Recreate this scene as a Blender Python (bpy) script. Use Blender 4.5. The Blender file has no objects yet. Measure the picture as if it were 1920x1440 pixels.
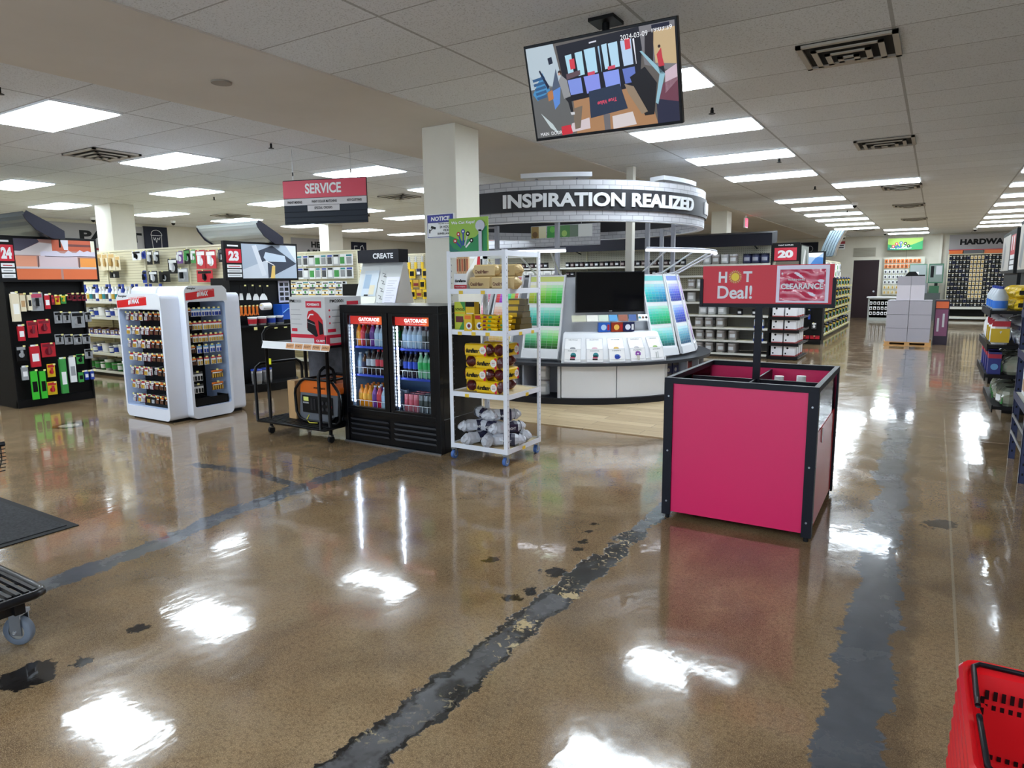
import bpy, math, random
from mathutils import Matrix, Vector
random.seed(7)
PI=math.pi
SC=bpy.context.scene; COL=SC.collection
H=3.05
# ---------------------------------------------------------------- materials
def lin(c):
    c=c/255.0
    return c/12.92 if c<=0.04045 else ((c+0.055)/1.055)**2.4
_m={}
def mat(rgb,rough=.5,metal=0.0,emit=0.0,name=None,coat=0.0,alpha=1.0,trans=0.0,spec=.5):
    k=(tuple(rgb),rough,metal,emit,coat,alpha,trans)
    if k in _m: return _m[k]
    m=bpy.data.materials.new(name or 'surface_%02x%02x%02x'%tuple(int(v) for v in rgb)); m.use_nodes=True
    b=m.node_tree.nodes['Principled BSDF']; c=[lin(v) for v in rgb]+[1]
    b.inputs['Base Color'].default_value=c; b.inputs['Roughness'].default_value=rough; b.inputs['Metallic'].default_value=metal
    if max(rgb)<64 and not metal: b.inputs['Specular IOR Level'].default_value=.22
    b.inputs['Coat Weight'].default_value=coat; b.inputs['Coat Roughness'].default_value=.08
    if emit: b.inputs['Emission Color'].default_value=c; b.inputs['Emission Strength'].default_value=emit
    if alpha<1: b.inputs['Alpha'].default_value=alpha
    if trans: b.inputs['Transmission Weight'].default_value=trans
    _m[k]=m; return m
def nodes(m): return m.node_tree.nodes, m.node_tree.links
C={'cream':(226,214,186),'paper':(240,238,230),'kraft':(188,150,104),'grey':(150,152,156),'pink':(190,70,100),'red':(190,28,44),
 'white':(235,236,238),'maroon':(120,20,38),'yellow':(228,190,30),'green':(60,150,70),'black':(14,14,16),'lime':(60,190,50),
 'blue':(28,60,160),'wood':(205,170,110),'orange':(235,120,30),'purple':(110,60,140),'teal':(30,130,140),'brown':(110,70,45),
 'tan':(200,178,140),'navy':(25,35,80),'silver':(190,192,196),'sky':(110,170,225),'dgrey':(70,72,76),'gold':(200,160,60)}
def M(n,rough=.45): return mat(C[n],rough,name='print_'+n)
BLACK=mat((13,13,15),.5,name='black_powder_coat'); WHITE=mat((238,239,242),.4,name='white_paint')
NAVY=mat((18,20,31),.45,name='dark_frame_metal'); CHROME=mat((200,202,206),.22,1.0,name='chrome')
STEEL=mat((150,153,158),.35,1.0,name='steel'); BEIGE=mat((222,216,190),.55,name='beige_shelf_metal')
SHELFW=mat((214,214,206),.5,name='shelf_edge'); RED=mat((222,26,98),.38,name='pink_red_panel',coat=.12)
KRAFT=mat((188,150,104),.8,name='cardboard'); RUBBER=mat((30,30,32),.7,name='rubber')
TAG=mat((236,228,150),.5,name='price_tag_paper')
LED=mat((225,238,255),.5,0,24.0,name='cool_led')
PANELM=mat((232,245,255),.5,0,11.0,name='lit_diffuser')
GLASS=bpy.data.materials.new('clear_glass'); GLASS.use_nodes=True
def _glass():
    n,l=nodes(GLASS); n.clear()
    o=n.new('ShaderNodeOutputMaterial'); t=n.new('ShaderNodeBsdfTransparent'); g=n.new('ShaderNodeBsdfGlossy'); x=n.new('ShaderNodeMixShader')
    f=n.new('ShaderNodeLayerWeight'); f.inputs['Blend'].default_value=.08
    g.inputs['Roughness'].default_value=.04; t.inputs['Color'].default_value=(.93,.95,.96,1)
    l.new(f.outputs['Fresnel'],x.inputs[0]); l.new(t.outputs[0],x.inputs[1]); l.new(g.outputs[0],x.inputs[2]); l.new(x.outputs[0],o.inputs[0])
_glass()
# ---------------------------------------------------------------- mesh builder
_txt={}
def text_geo(s,bold=.0):
    k=(s,bold)
    if k in _txt: return _txt[k]
    cu=bpy.data.curves.new('t','FONT'); cu.body=s; cu.size=1; cu.offset=bold; cu.resolution_u=4; cu.fill_mode='FRONT'
    o=bpy.data.objects.new('t',cu); COL.objects.link(o); dg=bpy.context.evaluated_depsgraph_get(); dg.update()
    me=bpy.data.meshes.new_from_object(o.evaluated_get(dg))
    vs=[(v.co.x,v.co.y) for v in me.vertices]; fs=[tuple(p.vertices) for p in me.polygons]
    bpy.data.objects.remove(o); bpy.data.curves.remove(cu); bpy.data.meshes.remove(me)
    x0=min(v[0] for v in vs); x1=max(v[0] for v in vs); y0=min(v[1] for v in vs); y1=max(v[1] for v in vs)
    vs=[((x-x0)/(x1-x0),(y-y0)/(y1-y0)) for x,y in vs]
    _txt[k]=(vs,fs,(x1-x0)/(y1-y0)); return _txt[k]
class MB:
    def __init__(s): s.v=[];s.f=[];s.mi=[];s.sm=[];s.mats=[];s.M=None
    def add(s,vs,fs,m,smooth=False):
        if m not in s.mats: s.mats.append(m)
        i=s.mats.index(m); b=len(s.v)
        for p in vs:
            p=Vector(p)
            if s.M is not None: p=s.M@p
            s.v.append(tuple(p))
        for f in fs: s.f.append([b+q for q in f]); s.mi.append(i); s.sm.append(smooth)
        return s
    def box(s,x0,x1,y0,y1,z0,z1,m):
        return s.add([(x0,y0,z0),(x1,y0,z0),(x1,y1,z0),(x0,y1,z0),(x0,y0,z1),(x1,y0,z1),(x1,y1,z1),(x0,y1,z1)],
          [(0,3,2,1),(4,5,6,7),(0,1,5,4),(1,2,6,5),(2,3,7,6),(3,0,4,7)],m)
    def cyl(s,p,q,r,m,n=12,r2=None,caps=True,smooth=True):
        p=Vector(p);q=Vector(q);d=(q-p).normalized();a=d.orthogonal().normalized();b=d.cross(a)
        if r2 is None:r2=r
        vs=[];
        for i in range(n):
            t=2*PI*i/n; e=a*math.cos(t)+b*math.sin(t); vs+=[p+e*r,q+e*r2]
        s.add(vs,[(2*i,2*((i+1)%n),2*((i+1)%n)+1,2*i+1) for i in range(n)],m,smooth)
        if caps: s.add(vs,[tuple(2*i for i in range(n))[::-1],tuple(2*i+1 for i in range(n))],m)
        return s
    def lathe(s,prof,m,n=16,c=(0,0),smooth=True,a0=0,a1=None):
        full=a1 is None; A=2*PI if full else a1-a0; k=n if full else n+1; vs=[]
        for i in range(k):
            t=a0+A*i/n
            for r,z in prof: vs.append((c[0]+r*math.cos(t),c[1]+r*math.sin(t),z))
        L=len(prof);fs=[]
        for i in range(n):
            j=(i+1)%k
            for a in range(L-1): fs.append((i*L+a,j*L+a,j*L+a+1,i*L+a+1))
        return s.add(vs,fs,m,smooth)
    def arcslab(s,r0,r1,z0,z1,m,a0,a1,n=24,c=(0,0)):
        s.lathe([(r1,z0),(r1,z1)],m,n,c,True,a0,a1); s.lathe([(r0,z1),(r0,z0)],m,n,c,True,a0,a1)
        s.lathe([(r1,z1),(r0,z1)],m,n,c,False,a0,a1); s.lathe([(r0,z0),(r1,z0)],m,n,c,False,a0,a1)
        for a in (a0,a1):
            e=(math.cos(a),math.sin(a)); s.add([(c[0]+e[0]*r0,c[1]+e[1]*r0,z0),(c[0]+e[0]*r1,c[1]+e[1]*r1,z0),(c[0]+e[0]*r1,c[1]+e[1]*r1,z1),(c[0]+e[0]*r0,c[1]+e[1]*r0,z1)],[(0,1,2,3)],m)
        return s
    def tube(s,pts,r,m,n=8,closed=False):
        P=[Vector(p) for p in pts]; k=len(P); vs=[]; a=None
        for i in range(k):
            d=(P[(i+1)%k]-P[i-1]) if closed else (P[min(i+1,k-1)]-P[max(i-1,0)])
            d.normalize()
            a=d.orthogonal().normalized() if a is None else (a-d*a.dot(d)).normalized()
            b=d.cross(a)
            for j in range(n):
                t=2*PI*j/n; vs.append(P[i]+(a*math.cos(t)+b*math.sin(t))*r)
        fs=[]
        for i in range(k if closed else k-1):
            i2=(i+1)%k
            for j in range(n): fs.append((i*n+j,i2*n+j,i2*n+(j+1)%n,i*n+(j+1)%n))
        if not closed: fs+= [tuple(range(n))[::-1],tuple((k-1)*n+j for j in range(n))]
        return s.add(vs,fs,m,True)
    def prism(s,pts,y0,y1,m,axis='y'):
        n=len(pts)
        if axis=='y': vs=[(x,y0,z) for x,z in pts]+[(x,y1,z) for x,z in pts]
        elif axis=='z': vs=[(x,y,y0) for x,y in pts]+[(x,y,y1) for x,y in pts]
        else: vs=[(y0,a,b) for a,b in pts]+[(y1,a,b) for a,b in pts]
        return s.add(vs,[tuple(range(n)),tuple(range(n,2*n))[::-1]]+[(i,(i+1)%n,n+(i+1)%n,n+i) for i in range(n)],m)
    # flat art on a plane: o origin, u right, w up, lift along n
    def art(s,pl,pts,m,lift=.001):
        o,u,w=pl; n=u.cross(w).normalized()
        return s.add([o+u*a+w*b+n*lift for a,b in pts],[tuple(range(len(pts)))],m)
    def rect(s,pl,a0,a1,b0,b1,m,lift=.001): return s.art(pl,[(a0,b0),(a1,b0),(a1,b1),(a0,b1)],m,lift)
    def disc(s,pl,a,b,r,m,lift=.001,rb=None,n=20): return s.art(pl,[(a+r*math.cos(2*PI*i/n),b+(rb or r)*math.sin(2*PI*i/n)) for i in range(n)],m,lift)
    def line(s,pl,pts,t,m,lift=.001):
        for (a,b),(c,d) in zip(pts,pts[1:]):
            L=math.hypot(c-a,d-b) or 1; nx,ny=-(d-b)/L*t/2,(c-a)/L*t/2
            s.art(pl,[(a-nx,b-ny),(c-nx,d-ny),(c+nx,d+ny),(a+nx,b+ny)],m,lift)
        return s
    def text(s,pl,t,a,b,h,m,w=None,bold=.02,lift=.0015,align='l',slant=0,rot=0):
        vs,fs,asp=text_geo(t,bold); W=w or asp*h; o,u,x=pl; n=u.cross(x).normalized()
        a0=a if align=='l' else a-W/2 if align=='c' else a-W
        cr,sr=math.cos(rot),math.sin(rot); pts=[]
        for p,q in vs:
            X=p*W+slant*q*h; Y=q*h
            if rot: X,Y=X*cr-Y*sr,X*sr+Y*cr
            pts.append(o+u*(a0+X)+x*(b+Y)+n*lift)
        return s.add(pts,fs,m)
    def mesh(s,name):
        me=bpy.data.meshes.new(name); me.from_pydata(s.v,[],s.f)
        for m in s.mats: me.materials.append(m)
        me.polygons.foreach_set('material_index',s.mi); me.polygons.foreach_set('use_smooth',s.sm); me.update(); return me
def PL(o,u=(1,0,0),w=(0,0,1)): return (Vector(o),Vector(u),Vector(w))   # default: faces -y
def obj(name,mb,parent=None,loc=(0,0,0),rz=0,bevel=0,stuff=False):
    me=mb.mesh(name) if isinstance(mb,MB) else mb
    o=bpy.data.objects.new(name,me); COL.objects.link(o); o.location=loc; o.rotation_euler=(0,0,rz)
    if parent: o.parent=parent
    if bevel:
        b=o.modifiers.new('bevel','BEVEL'); b.width=bevel; b.segments=2; b.limit_method='ANGLE'
    if stuff: o['kind']='stuff'
    return o
def tag(o,label,cat,group=None):
    o['label']=label; o['category']=cat
    if group: o['group']=group
    return o
def thing(name,label,cat,loc=(0,0,0),rz=0,group=None):
    o=bpy.data.objects.new(name,None); COL.objects.link(o); o.location=loc; o.rotation_euler=(0,0,rz); o.empty_display_size=.1
    return tag(o,label,cat,group)
def struct(name,mb,**k):
    o=obj(name,mb,**k); o['kind']='structure'; return o
class Kind:   # a thing kept as shared meshes: parts = [(name, MB, [(subname, MB)...])]; no parts list -> single mesh
    def __init__(s,name,cat,parts):
        s.name=name; s.cat=cat
        s.single=parts.mesh(name) if isinstance(parts,MB) else None
        s.parts=None if s.single else [(p[0],p[1].mesh(p[0]),[(q[0],q[1].mesh(q[0])) for q in (p[2] if len(p)>2 else [])]) for p in parts]
    def put(s,loc,rz,label,group=None,rot=None):
        o=bpy.data.objects.new(s.name,s.single); COL.objects.link(o); o.location=loc; o.rotation_euler=rot or (0,0,rz)
        tag(o,label,s.cat,group)
        if s.parts:
            o.empty_display_size=.05
            for n,me,subs in s.parts:
                c=bpy.data.objects.new(n,me); COL.objects.link(c); c.parent=o
                for n2,m2 in subs:
                    d=bpy.data.objects.new(n2,m2); COL.objects.link(d); d.parent=c
        return o
class Fr:   # local frame: faces local -y
    def __init__(s,x,y,rz=0,z=0): s.o=Vector((x,y,z)); s.rz=rz; s.c=math.cos(rz); s.s=math.sin(rz)
    def p(s,x,y,z): return (s.o.x+x*s.c-y*s.s, s.o.y+x*s.s+y*s.c, s.o.z+z)
_ON=['','first','second','third','fourth','fifth','sixth','seventh','eighth','ninth','tenth','eleventh','twelfth','thirteenth','fourteenth','fifteenth','sixteenth','seventeenth','eighteenth','nineteenth','twentieth']
def nth(i):
    return _ON[i] if i<=20 else 'twenty-'+_ON[i-20] if i<30 else 'thirtieth' if i==30 else 'thirty-'+_ON[i-30] if i<40 else 'fortieth' if i==40 else 'forty-'+_ON[i-40]
def jit(a): return random.uniform(-a,a)
# ---------------------------------------------------------------- floor material
def val(n,v): x=n.new('ShaderNodeValue'); x.outputs[0].default_value=v; return x.outputs[0]
def mth(n,l,op,a,b=None,c=None,clamp=False):
    x=n.new('ShaderNodeMath'); x.operation=op; x.use_clamp=clamp
    for i,v in enumerate((a,b,c)):
        if v is None: continue
        if isinstance(v,(int,float)): x.inputs[i].default_value=v
        else: l.new(v,x.inputs[i])
    return x.outputs[0]
def ramp(n,l,v,stops):
    r=n.new('ShaderNodeValToRGB'); l.new(v,r.inputs[0]); e=r.color_ramp.elements
    while len(e)<len(stops): e.new(.5)
    for q,(p,c) in zip(e,stops): q.position=p; q.color=(c,c,c,1) if isinstance(c,(int,float)) else tuple(lin(k) for k in c)+(1,)
    return r.outputs[0]
def mixc(n,l,f,a,b):
    x=n.new('ShaderNodeMix'); x.data_type='RGBA'
    if isinstance(f,(int,float)): x.inputs[0].default_value=f
    else: l.new(f,x.inputs[0])
    for i,v in ((6,a),(7,b)):
        if isinstance(v,tuple): x.inputs[i].default_value=tuple(lin(k) for k in v)+(1,)
        else: l.new(v,x.inputs[i])
    return x.outputs[2]
def noise(n,l,co,sc,det=6,rough=.6,dist=0,scale3=None):
    if scale3:
        mp=n.new('ShaderNodeMapping'); mp.inputs['Scale'].default_value=scale3; l.new(co,mp.inputs[0]); co=mp.outputs[0]
    x=n.new('ShaderNodeTexNoise'); x.inputs['Scale'].default_value=sc; x.inputs['Detail'].default_value=det; x.inputs['Roughness'].default_value=rough; x.inputs['Distortion'].default_value=dist
    l.new(co,x.inputs['Vector']); return x.outputs[0]
def pos(n,l):
    g=n.new('ShaderNodeNewGeometry'); s=n.new('ShaderNodeSeparateXYZ'); l.new(g.outputs['Position'],s.inputs[0]); return g.outputs['Position'],s.outputs[0],s.outputs[1],s.outputs[2]
def floor_mat():
    m=bpy.data.materials.new('polished_stained_concrete'); m.use_nodes=True; n,l=nodes(m); b=n['Principled BSDF']
    P,X,Y,Z=pos(n,l)
    big=noise(n,l,P,.55,5,.6,.6); mid=noise(n,l,P,2.6,8,.65,.3); fine=noise(n,l,P,60,4,.7); grain=noise(n,l,P,260,2,.6)
    col=ramp(n,l,big,[(.3,(92,74,54)),(.43,(120,98,70)),(.52,(140,119,90)),(.6,(118,94,66)),(.72,(98,84,68))])
    col=mixc(n,l,mth(n,l,'MULTIPLY',ramp(n,l,mid,[(.35,0.),(.65,1.)]),.55),col,(146,116,82))
    col=mixc(n,l,mth(n,l,'MULTIPLY',ramp(n,l,noise(n,l,P,1.1,6,.62,1.4),[(.47,0.),(.66,1.)]),.6),col,(78,60,42))
    col=mixc(n,l,mth(n,l,'MULTIPLY',ramp(n,l,noise(n,l,P,.8,7,.7,1.0,(1,.5,1)),[(.52,0.),(.7,1.)]),.5),col,(160,142,114))
    col=mixc(n,l,mth(n,l,'MULTIPLY',ramp(n,l,grain,[(.48,0.),(.62,1.)]),.55),col,(190,164,128))
    col=mixc(n,l,mth(n,l,'MULTIPLY',ramp(n,l,fine,[(.48,0.),(.66,1.)]),.45),col,(66,48,34))
    col=mixc(n,l,mth(n,l,'MULTIPLY',ramp(n,l,noise(n,l,P,170,2,.6),[(.55,0.),(.68,1.)]),.5),col,(60,44,32))
    # reddish tint near the aisle (stain)
    # helper masks
    edge=mth(n,l,'ADD',mth(n,l,'MULTIPLY',mth(n,l,'SUBTRACT',noise(n,l,P,5,8,.62,.4),.5),.19),mth(n,l,'MULTIPLY',mth(n,l,'SUBTRACT',noise(n,l,P,24,5,.65,.6),.5),.11))
    edge2=mth(n,l,'MULTIPLY',mth(n,l,'SUBTRACT',noise(n,l,P,1.6,3,.5),.5),.14)
    def band(cx0,slope,hw,lo,hi,soft=.008,e=1.0):
        cx=mth(n,l,'MULTIPLY_ADD',Y,slope,cx0)
        d=mth(n,l,'ABSOLUTE',mth(n,l,'ADD',mth(n,l,'SUBTRACT',X,cx),edge2))
        d=mth(n,l,'ADD',d,mth(n,l,'MULTIPLY',edge,e))
        k=mth(n,l,'MULTIPLY_ADD',d,-1.0/soft,hw/soft,clamp=True)
        k=mth(n,l,'MULTIPLY',k,mth(n,l,'GREATER_THAN',Y,lo)); return mth(n,l,'MULTIPLY',k,mth(n,l,'LESS_THAN',Y,hi)),d
    gcol=mixc(n,l,noise(n,l,P,6,6,.6),(66,70,76),(100,104,110))
    r,_=band(-.09,-.017,.105,-3,19); r2,_=band(-.03,-.015,.13,-3,19,.05,.6)
    col=mixc(n,l,mth(n,l,'MULTIPLY',r2,.45),col,(58,46,38)); col=mixc(n,l,r,col,gcol)
    lf,_=band(-3.60,-.11,.085,-3,3.6); l2,_=band(-3.95,-.003,.085,3.3,6.1)
    col=mixc(n,l,lf,col,gcol); col=mixc(n,l,l2,col,gcol)
    # branch crossing to the left
    d=mth(n,l,'ABSOLUTE',mth(n,l,'ADD',mth(n,l,'SUBTRACT',Y,mth(n,l,'MULTIPLY_ADD',mth(n,l,'ABSOLUTE',mth(n,l,'ADD',X,4.6)),-.17,3.42)),edge))
    br=mth(n,l,'MULTIPLY_ADD',d,-80,.055*80,clamp=True); br=mth(n,l,'MULTIPLY',br,mth(n,l,'MULTIPLY',mth(n,l,'GREATER_THAN',X,-5.3),mth(n,l,'LESS_THAN',X,-3.9)))
    col=mixc(n,l,br,col,(74,74,76))
    # centre trench, broken black edges with pale chips
    c1,_=band(-1.475,.006,.088,-3,3.3,.006,.8); c3,_=band(-1.475,.012,.062,3.25,4.3,.006,1.1); c1=mth(n,l,'MAXIMUM',c1,c3); c2,dd=band(-1.475,.006,.068,-3,2.75,.02,.8)
    ed=noise(n,l,P,14,8,.7,.5); chips=ramp(n,l,noise(n,l,P,26,5,.65,.8),[(.56,0.),(.62,1.)])
    blk=mixc(n,l,ramp(n,l,ed,[(.4,0.),(.6,1.)]),(12,11,11),(34,32,31))
    col=mixc(n,l,c1,col,blk); c2=mth(n,l,'MULTIPLY',c2,ramp(n,l,noise(n,l,P,3,4,.6),[(.41,0.),(.48,1.)])); col=mixc(n,l,c2,col,mixc(n,l,noise(n,l,P,9,5,.6),(60,60,62),(104,104,106)))
    c4,_=band(-1.44,.0,.055,3.75,4.8,.01,.6); col=mixc(n,l,c4,col,(96,97,98))
    chm=mth(n,l,'MULTIPLY',mth(n,l,'MULTIPLY',chips,c1),ramp(n,l,noise(n,l,P,2.2,3,.5),[(.47,0.),(.56,1.)])); col=mixc(n,l,chm,col,(188,170,132))
    # blotches
    def blob(cx,cy,r,c,amp=1.1,hard=.012,sx=1.):
        nonlocal col
        dx=mth(n,l,'MULTIPLY',mth(n,l,'ADD',X,-cx),sx); dy=mth(n,l,'ADD',Y,-cy)
        q=mth(n,l,'SQRT',mth(n,l,'ADD',mth(n,l,'MULTIPLY',dx,dx),mth(n,l,'MULTIPLY',dy,dy)))
        q=mth(n,l,'ADD',q,mth(n,l,'MULTIPLY',edge,amp)); k=mth(n,l,'MULTIPLY_ADD',q,-1/hard,r/hard,clamp=True); col=mixc(n,l,k,col,c); return k
    for a in ((-2.93,1.06,.10,(34,31,30)),(-2.86,1.24,.05,(30,28,27)),(-2.92,1.5,.04,(40,36,34)),(-1.98,2.93,.032,(30,28,27)),(-1.63,2.62,.05,(22,21,21)),(-1.60,2.70,.03,(26,24,24)),(-1.60,2.98,.07,(22,21,22)),(-1.68,2.95,.04,(28,26,25)),(-1.63,3.31,.04,(28,26,25)),(-1.66,3.42,.035,(30,28,26)),(-1.70,3.6,.03,(34,30,28)),(-1.72,3.72,.025,(30,28,27)),(.12,4.8,.1,(60,50,42)),(-.9,1.7,.03,(50,40,34))): blob(*a)
    blob(-1.73,3.14,.085,(186,176,146),1.6,.05); blob(-1.45,2.42,.04,(190,168,126),1.6,.01); blob(-1.42,2.78,.035,(190,168,126),1.8,.01)
    blob(-7.98,3.59,.17,(36,34,34),.6); blob(-7.98,3.59,.11,(170,160,140),.3)
    # saw cut joints
    def joint(v,at,w,lo=None,hi=None,other=None,c=(176,166,144),f=.6):
        nonlocal col
        k=mth(n,l,'LESS_THAN',mth(n,l,'ABSOLUTE',mth(n,l,'ADD',v,-at)),w)
        if lo is not None: k=mth(n,l,'MULTIPLY',k,mth(n,l,'MULTIPLY',mth(n,l,'GREATER_THAN',other,lo),mth(n,l,'LESS_THAN',other,hi)))
        k=mth(n,l,'MULTIPLY',k,mth(n,l,'MULTIPLY_ADD',mid,1.2*f,.1*f,clamp=True)); col=mixc(n,l,k,col,c)
    joint(X,.18,.006)
    for y in (7.5,12.2,14.65,18.4,22.): joint(Y,y,.018 if y>10 else .012,-2.2,3,X)
    joint(Y,3.75,.006,-12,-4,X,(60,48,36)); joint(Y,4.4,.01,-20,-7,X)
    l.new(col,b.inputs['Base Color'])
    ro=ramp(n,l,noise(n,l,P,3.2,7,.7,.3),[(.3,.06),(.5,.12),(.66,.27)])
    rough=mth(n,l,'ADD',ro,mth(n,l,'MULTIPLY',mth(n,l,'MAXIMUM',c1,mth(n,l,'MAXIMUM',r,lf)),.10)); l.new(rough,b.inputs['Roughness'])
    b.inputs['IOR'].default_value=1.5; b.inputs['Coat Weight'].default_value=.72; b.inputs['Coat IOR'].default_value=1.5
    l.new(mth(n,l,'MULTIPLY_ADD',ro,.46,.0),b.inputs['Coat Roughness']); b.inputs['Specular IOR Level'].default_value=.12
    bm=n.new('ShaderNodeBump'); bm.inputs['Strength'].default_value=.35; bm.inputs['Distance'].default_value=.004
    hgt=mth(n,l,'ADD',mth(n,l,'MULTIPLY',noise(n,l,P,7,3,.5,.2,(1,.6,1)),.9),mth(n,l,'MULTIPLY',grain,.10)); hgt=mth(n,l,'SUBTRACT',hgt,mth(n,l,'MULTIPLY',c1,mth(n,l,'MULTIPLY',ed,1.4)))
    l.new(hgt,bm.inputs['Height']); l.new(bm.outputs[0],b.inputs['Normal']); b2=n.new('ShaderNodeBump'); b2.inputs['Strength'].default_value=.35; b2.inputs['Distance'].default_value=.004; l.new(mth(n,l,'SUBTRACT',mth(n,l,'ADD',noise(n,l,P,7,3,.5,.2,(1,.6,1)),mth(n,l,'MULTIPLY',noise(n,l,P,45,3,.6),.05)),mth(n,l,'MULTIPLY',c1,mth(n,l,'MULTIPLY',ed,1.4))),b2.inputs['Height']); l.new(b2.outputs[0],b.inputs['Coat Normal'])
    return m
def tile_mat(x0,y0):
    m=bpy.data.materials.new('acoustic_ceiling_tile'); m.use_nodes=True; n,l=nodes(m); b=n['Principled BSDF']; P,X,Y,Z=pos(n,l)
    col=mixc(n,l,noise(n,l,P,.8,3),(220,223,227),(230,233,236))
    sp=ramp(n,l,noise(n,l,P,85,3,.75),[(.56,0.),(.62,1.)]); col=mixc(n,l,mth(n,l,'MULTIPLY',sp,.5),col,(140,137,134))
    # per tile tint
    fx=mth(n,l,'DIVIDE',mth(n,l,'ADD',X,-x0),1.265); fy=mth(n,l,'DIVIDE',mth(n,l,'ADD',Y,-y0),.6235)
    wn=n.new('ShaderNodeTexWhiteNoise'); wn.noise_dimensions='2D'; cb=n.new('ShaderNodeCombineXYZ'); l.new(mth(n,l,'FLOOR',fx),cb.inputs[0]); l.new(mth(n,l,'FLOOR',fy),cb.inputs[1]); l.new(cb.outputs[0],wn.inputs[0])
    col=mixc(n,l,mth(n,l,'MULTIPLY',wn.outputs[0],.22),col,(176,172,168))
    def ln(f,size,w):
        r=mth(n,l,'FRACT',f); d=mth(n,l,'MINIMUM',r,mth(n,l,'SUBTRACT',1.,r)); return mth(n,l,'LESS_THAN',d,w/size)
    g=mth(n,l,'MAXIMUM',ln(fx,1.265,.011),ln(fy,.6235,.006)); col=mixc(n,l,mth(n,l,'MULTIPLY',g,.55),col,(110,106,102))
    l.new(col,b.inputs['Base Color']); b.inputs['Roughness'].default_value=.9
    bm=n.new('ShaderNodeBump'); bm.inputs['Distance'].default_value=.003; bm.inputs['Strength'].default_value=.5; l.new(mth(n,l,'MULTIPLY',sp,-1.),bm.inputs['Height']); l.new(bm.outputs[0],b.inputs['Normal'])
    return m
def noisy(name,a,bb,sc,rough=.8,s3=None):
    m=bpy.data.materials.new(name); m.use_nodes=True; n,l=nodes(m); b=n['Principled BSDF']; P,X,Y,Z=pos(n,l)
    l.new(mixc(n,l,ramp(n,l,noise(n,l,P,sc,5,.6,0,s3),[(.35,0.),(.65,1.)]),a,bb),b.inputs['Base Color']); b.inputs['Roughness'].default_value=rough; return m
WALL=noisy('cream_painted_wall',(206,201,186),(214,209,195),1.2,.75); TANB=noisy('tan_painted_drywall',(204,197,188),(212,206,198),.7,.8)
PILL=noisy('cream_pillar_paint',(214,210,198),(222,218,206),1.5,.6); GREYW=mat((160,158,160),.7,name='grey_banner')
def plank_mat():
    m=bpy.data.materials.new('pale_oak_planks'); m.use_nodes=True; n,l=nodes(m); b=n['Principled BSDF']; P,X,Y,Z=pos(n,l)
    mp=n.new('ShaderNodeMapping'); mp.inputs['Rotation'].default_value=(0,0,0); l.new(P,mp.inputs[0])
    bt=n.new('ShaderNodeTexBrick'); l.new(mp.outputs[0],bt.inputs[0]); bt.inputs['Scale'].default_value=1; bt.inputs['Brick Width'].default_value=1.2; bt.inputs['Row Height'].default_value=.16; bt.inputs['Mortar Size'].default_value=.003
    bt.inputs['Color1'].default_value=tuple(lin(k) for k in (196,176,140))+(1,); bt.inputs['Color2'].default_value=tuple(lin(k) for k in (170,148,114))+(1,); bt.inputs['Mortar'].default_value=(.12,.09,.06,1)
    g=ramp(n,l,noise(n,l,P,3,6,.65,.8,(1,11,1)),[(.4,0.),(.62,1.)]); l.new(mixc(n,l,mth(n,l,'MULTIPLY',g,.45),bt.outputs[0],(148,122,88)),b.inputs['Base Color']); b.inputs['Roughness'].default_value=.42; return m
# ---------------------------------------------------------------- shell
XL,XR,YF,YB=-17.3,4.2,-4.5,29.1
f=MB(); f.add([(XL,YF,0),(XR,YF,0),(XR,YB,0),(XL,YB,0)],[(0,1,2,3)],floor_mat()); struct('floor',f)
f=MB(); f.box(-6.6,-1.9,6.17,11.2,0.0005,.009,plank_mat()); o=struct('floor',f)
f=MB(); f.box(-3.92,XR,YF,YB,H,H+.05,tile_mat(-1.6,5.66)); struct('ceiling',f)
f=MB(); f.box(XL,-5.56,YF,YB,H,H+.05,tile_mat(-6.31,2.955)); struct('ceiling',f)
f=MB(); f.box(-5.56,-3.92,YF,YB,H-.012,H+.05,TANB); struct('ceiling',f)
f=MB(); f.box(XL-.1,XL,YF,YB,0,H,WALL); struct('wall_left',f)
f=MB(); f.box(XR,XR+.1,YF,YB,0,H,WALL); struct('wall_right',f)
f=MB()
for a in ((XL,-2.72,0,H),(-1.86,XR,0,H),(-2.72,-1.86,2.17,H)): f.box(a[0],a[1],YB,YB+.1,a[2],a[3],WALL)
struct('wall_back',f)
f=MB(); f.box(XL,-8.5,YF-.1,YF,0,H,WALL); f.box(2.6,XR,YF-.1,YF,0,H,WALL); f.box(-8.5,2.6,YF-.1,YF,2.55,H,WALL); struct('wall_front',f)
f=MB()
for i in range(7):
    x=-8.5+i*1.85; f.box(x-.03,x+.03,YF-.08,YF,0,2.55,NAVY)
f.box(-8.5,2.6,YF-.08,YF,2.5,2.55,NAVY); f.box(-8.5,2.6,YF-.08,YF,0,.12,NAVY); f.box(-8.5,2.6,YF-.08,YF,1.05,1.1,NAVY); w=struct('window_1',f)
f=MB(); f.box(-8.5,2.6,YF-.05,YF-.045,.1,2.52,GLASS); obj('pane',f,w)
# pillars
def pillar(x0,x1,y0,y1):
    f=MB(); f.box(x0,x1,y0,y1,0,H-.012 if x1<-3.9 and x0>-5.6 else H,PILL); return struct('wall_column',f,bevel=.006)
pillar(-4.46,-4.05,5.5,5.9); pillar(-13.85,-13.3,7.1,7.55); pillar(-14.1,-13.75,12.95,13.45); pillar(-4.45,-4.1,15.8,16.2)
pillar(-3.70,-3.60,8.94,9.04)
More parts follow.
